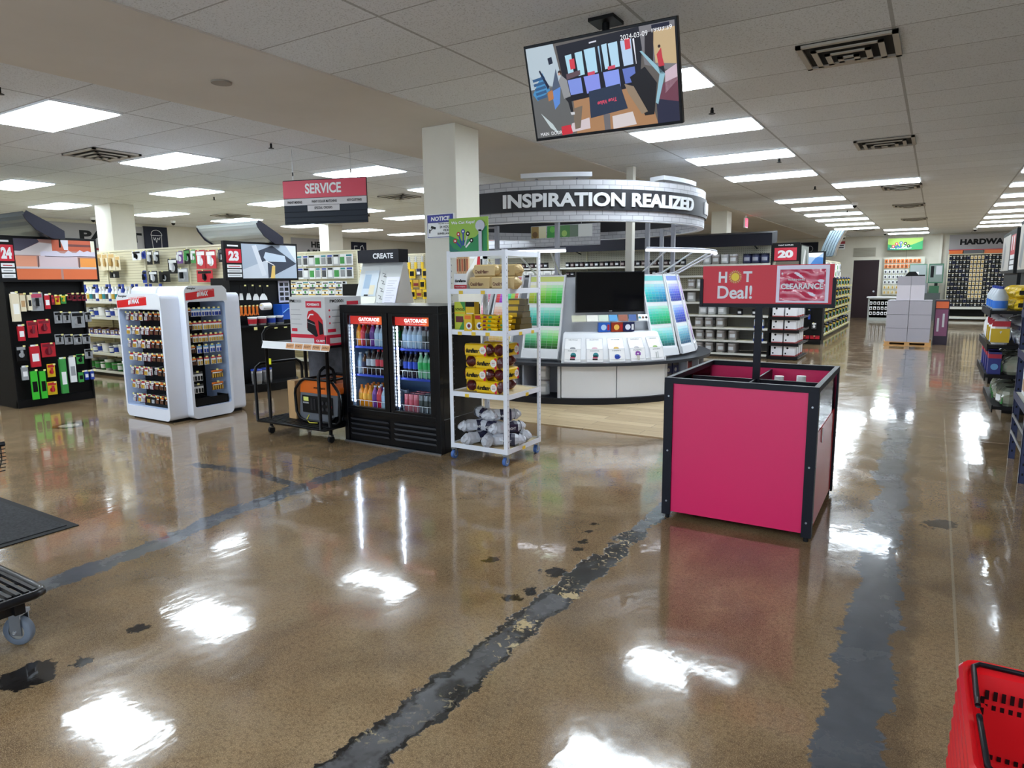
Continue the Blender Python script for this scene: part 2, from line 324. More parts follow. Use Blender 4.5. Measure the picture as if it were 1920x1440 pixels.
# back door
D=MB(); D.box(-2.72,-1.86,YB-.02,YB+.03,0.0,2.17,mat((44,30,34),.5,name='dark_brown_door')); d=struct('door_1',D,bevel=.003)
D=MB(); D.cyl((-1.98,YB-.02,1.0),(-1.98,YB-.08,1.0),.03,CHROME); D.cyl((-1.98,YB-.08,1.0),(-1.98,YB-.1,1.0),.035,CHROME); obj('door_handle',D,d)
D=MB(); D.box(-2.78,-2.72,YB-.02,YB,0,2.23,WALL); D.box(-1.86,-1.80,YB-.02,YB,0,2.23,WALL); D.box(-2.72,-1.86,YB-.02,YB,2.17,2.23,WALL); struct('trim_1',D)
D=MB(); D.box(XL,-2.8,YB-.015,YB,0,.1,BLACK); D.box(-1.78,.2,YB-.015,YB,0,.1,BLACK); struct('baseboard_back',D)
D=MB(); D.box(XL,XL+.015,YF,YB,0,.1,BLACK); struct('baseboard_left',D)
D=MB(); D.box(.02,.10,YB-.1,YB,0,H,PILL); struct('trim_2',D)
g=thing('vent_grille','beige rectangular wall grille above the dark brown door','vent',(-2.38,YB-.02,2.3))
D=MB(); D.box(-.38,.38,0,.019,0,.33,mat((170,165,150),.6,name='grille_metal')); obj('frame',D,g)
D=MB()
for i in range(9): D.box(-.35,.35,-.012,0,.02+i*.034,.03+i*.034,mat((140,134,118),.6))
obj('louvre',D,g)
# ---------------------------------------------------------------- ceiling fittings
def ceil_light(x0,x1,y0,y1,label,group):
    t=thing('ceiling_light',label,'ceiling light',((x0+x1)/2,(y0+y1)/2,H-.002),0,group); a=(x1-x0)/2; b=(y1-y0)/2
    f=MB()
    for q in ((-a,a,-b,-b+.02),(-a,a,b-.02,b),(-a,-a+.02,-b+.02,b-.02),(a-.02,a,-b+.02,b-.02)): f.box(*q,-.012,0,WHITE)
    obj('frame',f,t); f=MB(); f.box(-a+.02,a-.02,-b+.02,b-.02,-.020,-.003,PANELM); obj('diffuser',f,t)
ys=[5.66-1.87*2,5.66-1.87,5.66,7.49,9.36,11.25,15.0,16.85,18.62,20.42,22.3,24.3]
k=0
for y in [-2.6,-.75]+ys[2:]:
    k+=1; ceil_light(-2.85,-1.6,y-.58,y,'ceiling light panel in the row beside the hanging monitor, %s from the front'%nth(k),'light panels along the paint department edge')
for i,y in enumerate([-2.0,13.05,25.9,28.2]): ceil_light(-1.58,-.32,y-.58,y,'ceiling light panel over the grey-patched main aisle, %s from the front'%nth(i+1),'light panels over the main aisle')
for i,y in enumerate([-1.2,.6,10.95,12.8,14.7,16.6,18.45,20.35,22.2,24.1,26.]): ceil_light(.94,2.2,y-.58,y,'ceiling light panel in the row over the right racks, %s from the front'%nth(i+1),'light panels over the right racks')
for nm,x0,ly in (('first row left of the tan strip',-7.58,(-1.6,3.57,7.48,9.5,11.6,13.6,15.6)),('second row left of the tan strip',-8.83,(1.4,5.46)),('third row left of the tan strip',-11.38,(-.6,3.3,7.32,9.25,11.2,13.05,15.0,17.0)),('fourth row left of the tan strip',-12.64,(5.32,)),('row nearest the left wall',-15.1,(2.9,5.0,7.07,9.1,11.0,13.1,15.2,17.3,19.4))):
    for i,y in enumerate(ly): ceil_light(x0,x0+1.25,y-.6,y,'ceiling light panel in the %s, %s from front'%(nm,nth(i+1)),'light panels left of the tan strip')
VM=mat((176,170,160),.6,name='vent_metal'); VD=mat((40,38,36),.8,name='vent_dark')
def ceil_vent(x0,x1,y0,y1,label,deep=.05):
    t=thing('ceiling_vent',label,'ceiling vent',((x0+x1)/2,(y0+y1)/2,H-.002),0,'square ceiling air diffusers'); a=(x1-x0)/2;b=(y1-y0)/2
    f=MB(); f.box(-a,a,-b,b,-.004,0,VD); obj('backing',f,t)
    for s in (1,.72,.46,.22):
        f=MB(); A=a*s;B=b*s; w=.035
        for q in ((-A,A,-B,-B+w),(-A,A,B-w,B),(-A,-A+w,-B,B),(A-w,A,-B,B)): f.box(*q,-.02-(1-s)*deep,-.004 if s==1 else -.012-(1-s)*deep,VM)
        obj('louvre',f,t)
for i,y in enumerate((5.07,8.82,13.35,16.85,21.)): ceil_vent(-.91,-.31,y,y+.56,'square air vent over the main aisle, %s from the front'%nth(i+1))
ceil_vent(-8.8,-8.1,4.2,4.75,'air vent left of the tan strip between the two nearest left lights'); ceil_vent(-8.6,-8.,9.3,9.8,'air vent behind the hanging red service sign'); ceil_vent(-13.9,-13.3,9.6,10.2,'air vent before the far left wall'); ceil_vent(-2.4,-1.8,24.8,25.3,'air vent near the back door ceiling')
SPR=Kind('sprinkler_head','sprinkler',[('stem',MB().cyl((0,0,0),(0,0,-.045),.012,BLACK,8)),('deflector',MB().cyl((0,0,-.05),(0,0,-.054),.03,BLACK,12).cyl((.012,0,-.02),(.012,0,-.05),.004,BLACK,6).cyl((-.012,0,-.02),(-.012,0,-.05),.004,BLACK,6))])
for i,(x,y) in enumerate(((-6.35,5.2),(-11.0,7.7),(-1.83,6.4),(-1.83,9.5),(-1.85,12.7),(-6.29,2.6),(-6.3,11.),(-11.,11.6),(-14.,8.6),(-1.85,17.6))): SPR.put((x,y,H),0,'small black ceiling sprinkler head, %s of those from the camera outward'%nth(i+1),'ceiling sprinkler heads')
f=MB(); f.cyl((0,0,0),(0,0,-.012),.075,mat((150,142,132),.7),20); tag(obj('ceiling_cover_plate',f,loc=(-4.72,3.44,H-.012)),'round grey cover plate on the smooth tan ceiling strip','cover plate')
CAM=Kind('dome_camera','security camera',[('housing',MB().lathe([(0.06,0),(.06,-.04),(.045,-.06)],WHITE,16)),('lens_dome',MB().lathe([(.045,-.055),(.04,-.085),(.02,-.105),(0.001,-.11)],BLACK,14))])
for x,y,z,t in ((-16.4,8.35,H,'paint banner'),(-15.8,9.9,H,'paint pail plaque'),(-3.02,28.2,H,'back wall left of the door'),(-1.6,26.8,H,'last aisle lights'),(.94,26.5,H,'hardware banner'),(-1.54,15.9,H,'row of aisle lights halfway down')): CAM.put((x,y,z),0,'small white dome security camera on the ceiling by the '+t,None)
e=thing('exit_sign','small red and white exit arrow sign hanging over the paint aisles','exit sign',(-4.06,17.4,H))
f=MB(); f.box(-.02,.02,-.13,.13,-.3,-.06,WHITE); f.cyl((0,0,-.06),(0,0,0),.02,WHITE); obj('housing',f,e)
f=MB(); f.box(.021,.024,-.12,.12,-.28,-.08,mat((230,60,90),.5,0,1.5)); f.M=None; f.text(PL((.026,-.1,-.24),(0,1,0)),'EXIT',0,0,.12,WHITE,w=.2); obj('lit_face',f,e)
# ---------------------------------------------------------------- clearance bin
BX=Fr(-1.40,4.05,.012); b=thing('clearance_bin','square black-framed bin with pink-red panels and dividers below the hot deal sign','bin',BX.p(0,0,0),BX.rz)
W_,D_,HT=.89,1.08,.915; FM=NAVY
for i,(x,y) in enumerate(((0,0),(W_,0),(W_,D_),(0,D_))):
    sx=1 if x==0 else -1; sy=1 if y==0 else -1; f=MB()
    f.prism([(x,y),(x+sx*.055,y),(x+sx*.055,y+sy*.012),(x+sx*.012,y+sy*.012),(x+sx*.012,y+sy*.055),(x,y+sy*.055)][::sx*sy],.03,HT-.03,FM,'z')
    for z in (.12,.45,.8): f.cyl((x+sx*.03,y-sy*.004,z),(x+sx*.03,y,z),.006,STEEL,8); f.cyl((x-sx*.004,y+sy*.03,z),(x,y+sy*.03,z),.006,STEEL,8)
    obj('corner_post',f,b); f=MB(); f.cyl((x+sx*.03,y+sy*.03,0),(x+sx*.03,y+sy*.03,.03),.014,RUBBER,10); obj('foot',f,b)
f=MB()
for q in ((0,W_,0,.03),(0,W_,D_-.03,D_),(0,.03,.03,D_-.03),(W_-.03,W_,.03,D_-.03)): f.box(*q,HT-.035,HT,FM)
obj('top_rim',f,b,bevel=.002)
f=MB(); f.box(.014,W_-.014,.013,.022,.05,HT-.036,RED); obj('front_panel',f,b)
f=MB(); f.box(.014,W_-.014,D_-.022,D_-.013,.05,HT-.036,RED); obj('back_panel',f,b)
for x in (.013,W_-.022):
    f=MB(); f.box(x,x+.009,.023,D_-.023,.05,.62,mat((200,30,40),.35,name='red_side_panel',coat=.15)); obj('side_panel',f,b)
    f=MB(); f.box(x+.003,x+.006,.023,D_-.023,.62,HT-.036,GLASS); obj('clear_window',f,b)
f=MB(); f.box(.023,W_-.023,.023,D_-.023,.455,.465,FM); obj('inner_shelf',f,b)
f=MB(); f.box(.023,W_-.023,D_/2-.006,D_/2+.006,.43,HT-.05,FM); obj('divider',f,b)
f=MB(); f.box(W_/2-.006,W_/2+.006,.023,D_-.023,.43,HT-.045,FM); obj('divider',f,b)
f=MB(); f.box(W_/2-.022,W_/2+.022,D_/2-.03,D_/2-.006,.43,1.34,FM); obj('sign_pole',f,b)
# sign
f=MB(); f.box(.065,.885,D_/2-.025,D_/2-.005,1.335,1.36,FM); f.box(.06,.08,D_/2-.03,D_/2,1.335,1.52,FM); f.box(.87,.89,D_/2-.03,D_/2,1.335,1.52,FM); obj('sign_holder',f,b)
sy=D_/2-.02; SR=mat((216,20,48),.42,name='sign_red'); SW=mat((232,232,240),.35,name='sign_white')
f=MB(); f.box(.075,.875,sy,sy+.012,1.36,1.605,SR)
pl=PL((.075,sy,1.36)); h=obj('sign_board',f,b)
f=MB(); f.text(pl,'H',.105,.135,.072,SW,bold=.035,w=.055); f.text(pl,'T',.262,.138,.070,SW,bold=.035,w=.056); f.text(pl,'Deal!',.100,.03,.086,SW,bold=.022,w=.222); obj('lettering',f,h)
f=MB(); cx,cz=.212,.172; pts=[]
for i in range(44):
    r=.046 if i%2 else .034; t=2*PI*i/44; pts.append((cx+r*math.cos(t),cz+r*math.sin(t)))
for i in range(44): f.art(pl,[(cx,cz),pts[i],pts[(i+1)%44]],M('gold') if i%3 else mat((240,160,150),.4),.0015)
f.disc(pl,cx,cz,.031,mat((200,90,30),.4),.002); f.disc(pl,cx,cz,.026,mat((244,214,40),.4),.0026); obj('sun_emblem',f,h)
f=MB(); P2=PL((.55,sy-.002,1.375)); f.box(.545,.85,sy-.006,sy-.001,1.368,1.6,mat((226,216,236),.25,name='vinyl_sleeve_frame',coat=.5)); 
CR=mat((206,40,84),.16,name='crinkled_vinyl_pink',coat=.9); vs=[];fs=[];nx,nz=26,16
for j in range(nz+1):
    for i in range(nx+1):
        X=.565+.265*i/nx; Z=1.38+.195*j/nz; e=0 if i in(0,nx) or j in(0,nz) else .0035*math.sin(Z*75+math.sin(X*18)*2.2)+.002*math.sin(X*60+Z*40)
        vs.append((X,sy-.010+e,Z))
for j in range(nz):
    for i in range(nx): a=j*(nx+1)+i; fs.append((a,a+1,a+nx+2,a+nx+1))
f.add(vs,fs,CR,True); sl=obj('clearance_sleeve',f,h)
f=MB(); f.text(PL((.575,sy-.0205,1.452)),'CLEARANCE',0,0,.036,SW,w=.245,bold=.03); f.text(PL((.615,sy-.0205,1.505)),'WARNING',0,0,.012,SW,w=.1); obj('lettering',f,sl)
# things in the bin
WB=MB(); WB.box(-.05,.05,-.04,.04,0,.3,mat((200,204,206),.5)); WB.cyl((0,0,.3),(0,0,.35),.035,WHITE,12)
wj=Kind('white_jug','jug',[('body',MB().lathe([(.001,0),(.07,.0),(.075,.02),(.075,.28),(.03,.36)],mat((214,218,218),.5),14)),('cap',MB().cyl((0,0,.36),(0,0,.40),.03,WHITE,12))])
wj.put(BX.p(.30+.25,.75,.465),0,'white capped jug standing in the rear of the clearance bin, left one of two'); wj.put(BX.p(.68,.82,.465),0,'white capped jug standing in the rear of the clearance bin, right one of two')
tb=Kind('clear_plastic_tub','tub',[('body',MB().lathe([(.001,0),(.09,0),(.11,.3),(.11,.36)],mat((176,182,186),.2,coat=.6),16)),('lid',MB().cyl((0,0,.36),(0,0,.38),.118,mat((206,212,218),.3),16).cyl((0,0,.38),(0,0,.41),.05,WHITE,10))])
tb.put(BX.p(.70,.22,.465),0,'translucent lidded tub in the front right compartment of the clearance bin')
sm=MB()
for i in range(26):
    x,y,z=.50+random.random()*.02,.06+random.random()*.9,.44+random.random()*.1
bag=Kind('packed_clear_bag','bag',[('bag',MB().lathe([(.001,0),(.07,.01),(.085,.08),(.06,.2),(.02,.25)],mat((172,178,170),.15,coat=.8),9)),('label',MB().box(-.04,.04,-.088,-.082,.06,.15,M('white')))])
for i,(x,y) in enumerate(((.78,.13),(.79,.34),(.79,.5),(.78,.66),(.79,.84),(.78,.97))): bag.put(BX.p(x,y,.465),1.2+i,'clear plastic bag against the right window of the clearance bin, %s from the front'%nth(i+1),'clear bags in the clearance bin')
# ---------------------------------------------------------------- red shopping basket
def basket():
    t=thing('shopping_basket','red plastic hand basket with black handles, topmost of the stack in the corner','basket',(0,0,0)); return t
BR=mat((216,16,26),.32,name='red_basket_plastic',coat=.2); BRD=mat((196,14,24),.4,name='red_basket_wall')
def basket_body(inner=True):
    f=MB(); a,bb,h=.165,.22,.22
    def ring(s,z,r=.04):
        o=[]
        for cx,cy,t0 in ((a*s-r,bb*s-r,0),(-a*s+r,bb*s-r,PI/2),(-a*s+r,-bb*s+r,PI),(a*s-r,-bb*s+r,3*PI/2)):
            for i in range(5): t=t0+PI/2*i/4; o.append((cx+r*math.cos(t),cy+r*math.sin(t),z))
        return o
    R=[ring(.82,0),ring(.82,.0),ring(.86,.02),ring(.97,h-.02),ring(.985,h-.02),ring(.99,h-.005)]
    def loft(A,B,m,sm=True):
        n=len(A); f.add(A+B,[(i,(i+1)%n,n+(i+1)%n,n+i) for i in range(n)],m,sm)
    loft(ring(.80,0),ring(.95,h-.03),BRD); loft(ring(.955,h-.012),ring(.80,.012)[:],BRD)
    loft(ring(.95,h-.03),ring(1.05,h-.03),BR); loft(ring(1.05,h-.03),ring(1.07,h),BR); loft(ring(1.07,h),ring(1.03,h+.012),BR); loft(ring(1.03,h+.012),ring(.965,h+.004),BR); loft(ring(.965,h+.004),ring(.955,h-.012),BR)
    f.add(ring(.80,.012),[tuple(range(20))],BRD)
    f.add(ring(.80,0),[tuple(range(20))[::-1]],BRD)
    return f
def slots():
    f=MB(); dk=mat((26,6,10),.6,name='basket_slot'); 
    for i in range(16): 
        x=-.12+i*.016
        for z0,z1 in ((.155,.178),(.02,.032)):
            y=.22*(.80+.155*(z0/.21))-.0035; f.box(x,x+.008,y-.001,y,z0,z1,dk); f.box(x,x+.008,-y,-y+.001,z0,z1,dk)
    for x in (-.128,):
        for k in range(5): y=.2055-.0+(-.16+.03*k)*.0; z=.04+k*.026; f.box(x,x+.008,.22*(.80+.155*(z/.21))-.0045,.22*(.80+.155*(z/.21))-.0035,z,z+.017,dk)
    for i in range(20):
        y=-.17+i*.018
        for z in (.03,.06,.09,.12,.15):
            x=.165*(.80+.155*(z/.21)); f.box(-x-.0035,-x-.0015,y,y+.009,z,z+.018,mat((150,16,24),.5)); f.box(x+.0015,x+.0035,y,y+.009,z,z+.018,mat((150,16,24),.5))
    return f
bm_=basket_body().mesh('basket_body'); sm_=slots().mesh('slot_rows')
hm=MB()
for s in (-1,1):
    hm.tube([(-.150,s*.02,.232),(-.150,s*.05,.232),(-.148,s*.19,.232),(-.135,s*.208,.232),(.135,s*.208,.232),(.148,s*.19,.232),(.150,s*.05,.232),(.15,s*.02,.232)],.006,mat((18,18,24),.35,name='handle_black'),8)
for i in range(12):
    t=thing('shopping_basket',('red plastic hand basket with black handles, topmost of the stack in the front corner' if i==11 else 'red hand basket nested in the front corner stack, %s from bottom'%nth(i+1)),'basket',(.103+.176+.001*i,1.62,.035*i),.02,'stacked red shopping baskets')
    o=obj('basket_body',bm_,t); obj('slot_rows',sm_,o)
    if i==11: obj('handle',hm,t)
# ---------------------------------------------------------------- hanging monitor with camera picture
u=Vector((math.cos(.038),math.sin(.038),0)); nn=Vector((math.sin(.038),-math.cos(.038),0)); wv=Vector((0,0,1))*math.cos(.3095)+nn*math.sin(.3095)
cen=Vector((-1.7748,3.8695,2.6708)); nf=u.cross(wv)  # faces the room
rot=Matrix((u,-nf,wv)).transposed()
tv=thing('hanging_monitor','flat screen monitor hung from the ceiling showing the entrance camera picture','monitor',cen); tv.rotation_euler=rot.to_euler()
TW,TH=.95,.554
f=MB(); f.box(-TW/2,TW/2,.004,.045,-TH/2,TH/2,mat((16,16,22),.35,name='monitor_bezel')); f.box(-.25,.25,.045,.08,-.18,.12,BLACK); obj('housing',f,tv,bevel=.003)
f=MB(); f.tube([(0,.07,.0),(0,.16,.2)],.02,BLACK); 
obj('mount_arm',f,tv)
f=MB(); dl=(cen+rot@Vector((0,.14,.18))); f.cyl((dl.x,dl.y,dl.z),(dl.x,dl.y,H),.022,BLACK,12); f.box(dl.x-.08,dl.x+.08,dl.y-.08,dl.y+.08,H-.02,H,BLACK); o=obj('ceiling_pole',f); o.parent=tv; o.matrix_parent_inverse=(Matrix.Translation(cen)@rot.to_4x4()).inverted()
def E(c,s=1.0): return mat(tuple(int(v*.75) for v in c),.3,0,.55*s)
w2,h2=TW-.028,TH-.034
pl=PL((-w2/2,.004,-h2/2)); f=MB()
# picture in 0..188.3 x 0..144 zoom units mapped bilinearly -> 0..1
def Q(X,Y):   # normalised picture coordinates
    return (X*w2,Y*h2)
def A(pts,c,k,s=1.0): f.art(pl,[Q(*p) for p in pts],E(c,s),.0008+.0004*k)
A([(0,0),(1,0),(1,1),(0,1)],(92,84,78),0)
A([(0.28,0),(.86,0),(.8,.45),(.3,.47)],(176,128,86),1); A([(0,0),(.3,0),(.3,.47),(.06,.62),(0,.7)],(96,96,96),1)
A([(0,.55),(.24,.55),(.2,1),(0,1)],(190,206,216),1); A([(.01,.5),(.1,.72),(.14,.52),(.04,.42)],(60,140,196),2)
for i in range(5): A([(.02+.004*i,.66-.05*i),(.11,.68-.05*i),(.115,.65-.05*i),(.024+.004*i,.63-.05*i)],(28,80,130),3)
A([(.075,.74),(.085,.75),(.14,.56),(.125,.53)],(30,34,60),3); A([(.15,.86),(.18,.87),(.185,.80),(.155,.79)],(30,36,56),3); A([(.15,.5),(.2,.74),(.21,.6),(.22,.54)],(70,84,110),3); A([(.15,.5),(.22,.55),(.2,.36),(.16,.3)],(90,140,220),2)
A([(.12,.5),(.16,.52),(.16,.42),(.12,.4)],(190,120,60),3)
# door frame
A([(.22,.97),(.78,1),(.80,.9),(.76,.42),(.26,.36)],(26,24,36),3)
for (x0,x1,y0,y1,c) in ((.275,.325,.64,.86,(170,214,232)),(.345,.40,.62,.87,(170,214,232)),(.41,.49,.62,.885,(172,214,236)),(.505,.52,.62,.89,(150,190,220)),(.53,.57,.64,.90,(176,214,236)),(.575,.64,.64,.9,(176,214,236)),(.655,.73,.64,.90,(180,205,235)),(.735,.75,.64,.9,(230,230,240)),
   (.275,.375,.43,.60,(120,140,220)),(.39,.50,.42,.61,(130,140,228)),(.525,.635,.43,.62,(130,150,232)),(.655,.74,.46,.62,(90,110,190))): A([(x0+.012,y0),(x1,y0+.006),(x1-.004,y1),(x0,y1-.006)],c,4,1.2)
A([(.27,.66),(.37,.68),(.37,.63),(.27,.6)],(90,60,70),5)
for x,y in ((.305,.70),(.685,.80)): A([(x,y),(x+.035,y+.004),(x+.033,y+.11),(x-.002,y+.106)],(220,40,60),5); 
for x,y in ((.42,.605),(.56,.63)): A([(x,y),(x+.05,y+.006),(x+.05,y+.04),(x,y+.034)],(216,60,90),5)
A([(.45,.93),(.5,.935),(.5,.95),(.45,.945)],(226,226,240),5)
# right office
A([(.78,1),(1,1),(1,.5),(.80,.62)],(120,116,120),4); A([(.86,.93),(1,.94),(1,.58),(.87,.62)],(206,176,130),5); A([(.815,.93),(.87,.93),(.855,.62),(.805,.7)],(36,28,34),6)
A([(.88,.7),(.91,.76),(.915,.66),(.925,.58),(.89,.57)],(200,30,50),7); A([(.885,.58),(.92,.58),(.925,.5),(.895,.5)],(30,30,40),7)
f.disc(pl,*Q(.899,.775),.008,E((60,40,36)),.0045)
A([(.775,.76),(.79,.76),(.925,.5),(.87,.20),(.855,.22),(.89,.5)],(150,196,214),7); A([(.925,.52),(1,.58),(1,.42),(.92,.3)],(216,190,205),6); A([(.90,.4),(1,.45),(1,.2),(.88,.25)],(110,50,70),6)
A([(.70,.52),(.80,.6),(.87,.42),(.84,.1),(.78,.1),(.72,.4)],(30,28,34),5); A([(.86,.22),(.92,.35),(1,.3),(1,0),(.86,.0)],(44,46,70),5)
A([(.66,.46),(.72,.42),(.80,.14),(.76,.12),(.68,.36)],(150,128,104),6)
# mat with mirrored lettering
A([(.415,.44),(.63,.47),(.67,.2),(.41,.15)],(44,56,80),6)
_p=PL(Vector((-w2/2,.004,-h2/2))+Vector((.605*w2,0,.34*h2)),(-1,0,-.1),(.1,0,-1))
f.text(_p,'True Value',0,0,.022,E((240,70,100)),w=.125,slant=.25,lift=.0042)
# person in grey top with phone, drawn inside the picture
A([(.21,.60),(.235,.66),(.27,.60),(.285,.42),(.235,.40),(.225,.5)],(150,150,152),7); A([(.24,.41),(.285,.42),(.292,.24),(.275,.24),(.262,.36)],(30,30,36),7); A([(.27,.245),(.30,.245),(.3,.215),(.275,.215)],(220,220,224),8)
f.disc(pl,*Q(.226,.69),.012,E((50,34,30)),.0046); f.disc(pl,*Q(.222,.675),.008,E((206,160,140)),.0050)
# foreground floor marks
A([(.29,.28),(.36,.30),(.33,.06),(.29,.05)],(120,104,88),3); A([(.50,.17),(.545,.17),(.54,.0),(.50,.0)],(110,106,110),3); A([(.27,.12),(.4,.16),(.4,.04),(.25,.02)],(220,206,210),2); A([(.56,.14),(.7,.16),(.72,.02),(.56,.0)],(224,214,214),2); A([(.05,.28),(.13,.14),(.17,.02),(.11,.1)],(200,214,216),3); A([(.19,.10),(.26,.11),(.27,.01),(.19,.0)],(210,30,50),3)
TWm=E((245,246,250),1.2); f.text(pl,'MAIN  DOOR',.03*w2,.012*h2+.004,.020,TWm,w=.15,bold=.0,lift=.006); f.text(pl,'2024-03-09',.66*w2,.90*h2,.026,TWm,w=.16,bold=.0,lift=.006); f.text(pl,'19:03:39',.86*w2,.92*h2,.022,TWm,w=.115,bold=.0,lift=.006)
f.rect(pl,.86*w2,.97*w2,.955*h2,.992*h2,E((24,24,50)),.0064)
obj('screen',f,tv)
# ---------------------------------------------------------------- service sign
sg=thing('service_sign','red and charcoal hanging sign reading SERVICE on thin wires','sign',(-6.04,5.66,2.49),.30)
a=.53; SD=mat((44,50,60),.6,name='slate_board')
f=MB(); f.box(-a,a,-.01,.01,-.29,.21,SD); o=obj('board',f,sg)
for z in (-.11,-.18,-.25): 
    pass
f=MB(); f.box(-a,a,-.016,-.01,.005,.2,mat((214,60,84),.45,name='service_red')); obj('red_band',f,sg)
f=MB(); f.box(-a,a,-.016,-.01,-.075,0,mat((206,202,204),.5)); f.box(-.22,.19,-.018,-.01,-.145,-.08,mat((206,202,204),.5)); obj('grey_band',f,sg)
f=MB()
for z in (-.15,-.21,-.27): f.box(-a,a,-.014,-.010,z-.003,z+.003,mat((28,32,40),.7))
obj('groove',f,sg)
p=PL((0,-.017,0)); f=MB(); f.text(p,'SERVICE',-.01,.05,.115,M('white'),w=.46,bold=.03,align='c')
for s,x,w,z in (('PAINT MIXING',-.38,.19,-.055),('PAINT COLOR MATCHING',-.0,.32,-.052),('KEY CUTTING',.38,.18,-.052),('SPECIAL ORDERS',-.015,.23,-.125)): f.text(p,s,x,z,.028,M('black'),w=w,align='c',lift=.003)
obj('lettering',f,sg)
for x in (-.40,.34):
    f=MB(); f.cyl((x,0,.20),(x,0,H-2.49),.0025,STEEL,6); f.cyl((x,0,.26),(x,0,.30),.008,BLACK,8); obj('wire',f,sg)
# notice sign on pillar
NB=mat((30,36,120),.4,name='notice_blue'); f=MB(); f.box(-4.42,-4.08,5.49,5.498,1.955,2.19,M('white')); sg=obj('notice_sign',f); tag(sg,'blue and white NOTICE 24 hour video surveillance sign on the near pillar','sign')
p=PL((-4.42,5.489,1.955)); f=MB(); f.rect(p,.008,.332,.006,.229,NB,.0004); f.rect(p,.014,.326,.012,.15,M('white'),.0008)
n_=24; f.art(p,[(.02+.025+.0*i,.0) for i in range(0)] or [(.03,.158),(.31,.158),(.322,.175),(.322,.205),(.31,.222),(.03,.222),(.018,.205),(.018,.175)],mat((36,44,150),.4),.0010)
f.text(p,'NOTICE',.17,.168,.042,M('white'),w=.23,bold=.04,align='c',slant=.15,lift=.002)
for s,z,h,w in (('THIS AREA IS UNDER',.133,.011,.16),('24 HOUR',.095,.024,.14),('VIDEO',.062,.024,.10),('SURVEILLANCE',.032,.02,.17)): f.text(p,s,.305,z,h,M('black'),w=w,align='r',bold=.03,lift=.002)
f.art(p,[(.05,.10),(.11,.085),(.118,.105),(.06,.125)],M('black'),.002); f.art(p,[(.03,.05),(.045,.05),(.045,.09),(.03,.09)],M('black'),.002); f.line(p,[(.04,.07),(.075,.095)],.008,M('black'),.002)
obj('lettering',f,sg)
# ---------------------------------------------------------------- white shelf on casters
WS=Fr(-3.48,4.57); w_,d_=.58,.56; t=thing('rolling_shelf','tall white metal shelf unit on blue casters stacked with firelogs','shelf',WS.p(0,0,0))
WM=mat((236,240,250),.35,name='white_shelf_frame'); WOOD=noisy('pale_shelf_board',(214,196,160),(196,176,138),6,.55)
for x,y in ((0,0),(w_-.035,0),(0,d_-.035),(w_-.035,d_-.035)):
    f=MB(); yy=y if y==0 else y+.029; xx=x if x==0 else x+.029; f.box(x,x+.035,yy,yy+.006,.10,1.77,WM); y2=(y+.006,y+.035) if y==0 else (y,y+.029); f.box(xx,xx+.006,y2[0],y2[1],.10,1.77,WM)
    for k in range(32): f.box(x+.0345,x+.0356,y+.014,y+.019,.15+k*.05,.162+k*.05,mat((120,126,140),.6))
    obj('post',f,t)
for z in (.12,.575,1.10,1.44,1.74):
    f=MB(); top=z>1.7
    for q in ((.0015,w_-.0015,.0015,.006),(.0015,w_-.0015,d_-.006,d_-.0015),(.0015,.006,.0061,d_-.0061),(w_-.006,w_-.0015,.0061,d_-.0061)): f.box(*q,z-.02,z+.022,WM)
    if not top: f.box(.0365,w_-.0365,.0065,d_-.0065,z,z+.012,WOOD); f.box(.0065,.0365,.0365,d_-.0365,z,z+.012,WOOD); f.box(w_-.0365,w_-.0065,.0365,d_-.0365,z,z+.012,WOOD)
    obj('shelf' if not top else 'top_frame',f,t)
CW=mat((70,110,180),.35,name='blue_caster_wheel')
for x,y in ((.02,.02),(w_-.03,.02),(.02,d_-.03),(w_-.03,d_-.03)):
    c=MB(); c.cyl((x-.014,y,.036),(x+.014,y,.036),.036,CW,20); c.cyl((x-.016,y,.036),(x+.016,y,.036),.02,mat((170,190,220),.3),16); wl=obj('caster',c,t)
    c=MB(); c.box(x-.02,x-.016,y-.012,y+.012,.03,.09,STEEL); c.box(x+.016,x+.02,y-.012,y+.012,.03,.09,STEEL); c.box(x-.022,x+.022,y-.02,y+.02,.088,.1,STEEL); obj('fork',c,wl)
YT=mat((236,200,60),.5); f=MB()
for x,z in ((.12,1.44),(.34,1.44),(.10,1.10),(.24,1.10),(.38,1.10),(.16,.575)): f.box(x,x+.04,-.002,0,z-.022,z+.006,YT)
for y,z in ((.3,.575),(.24,.12),(.2,1.1),(.4,1.1)): f.box(w_,w_+.002,y,y+.045,z-.024,z+.004,YT)
obj('shelf_tag',f,t)
# firelogs
DY=mat((240,198,16),.32,name='glossy_yellow_wrap',coat=.4); DM=mat((84,18,30),.3,name='log_maroon_film',coat=.5); DR=mat((214,24,60),.35)
def crumple(m,rx,rz,x0,x1,mm,n=10,amp=.2,seed=0):
    R=random.Random(seed); vs=[]; K=4
    for k in range(K+1):
        s=1-.75*(k/K)**1.3
        for i in range(n):
            a=2*PI*i/n; e=1+R.uniform(-amp,amp)*(k/K); vs.append((x0+(x1-x0)*k/K,rx*s*e*math.cos(a),rz+rz*s*e*math.sin(a)))
    m.add(vs,[(k*n+i,k*n+(i+1)%n,(k+1)*n+(i+1)%n,(k+1)*n+i) for k in range(K) for i in range(n)]+[tuple(range(K*n,K*n+n))],mm,False)
def log_shape(m,L,r,mm):   # boxy wrapped log along x, length L
    prof=[(-r,.012),(-r+.012,0),(r-.012,0),(r,.012),(r,1.8*r),(r-.015,2*r),(-r+.015,2*r),(-r,1.8*r)]
    m.prism([(a,b) for a,b in prof],-L/2,L/2,mm,'x')
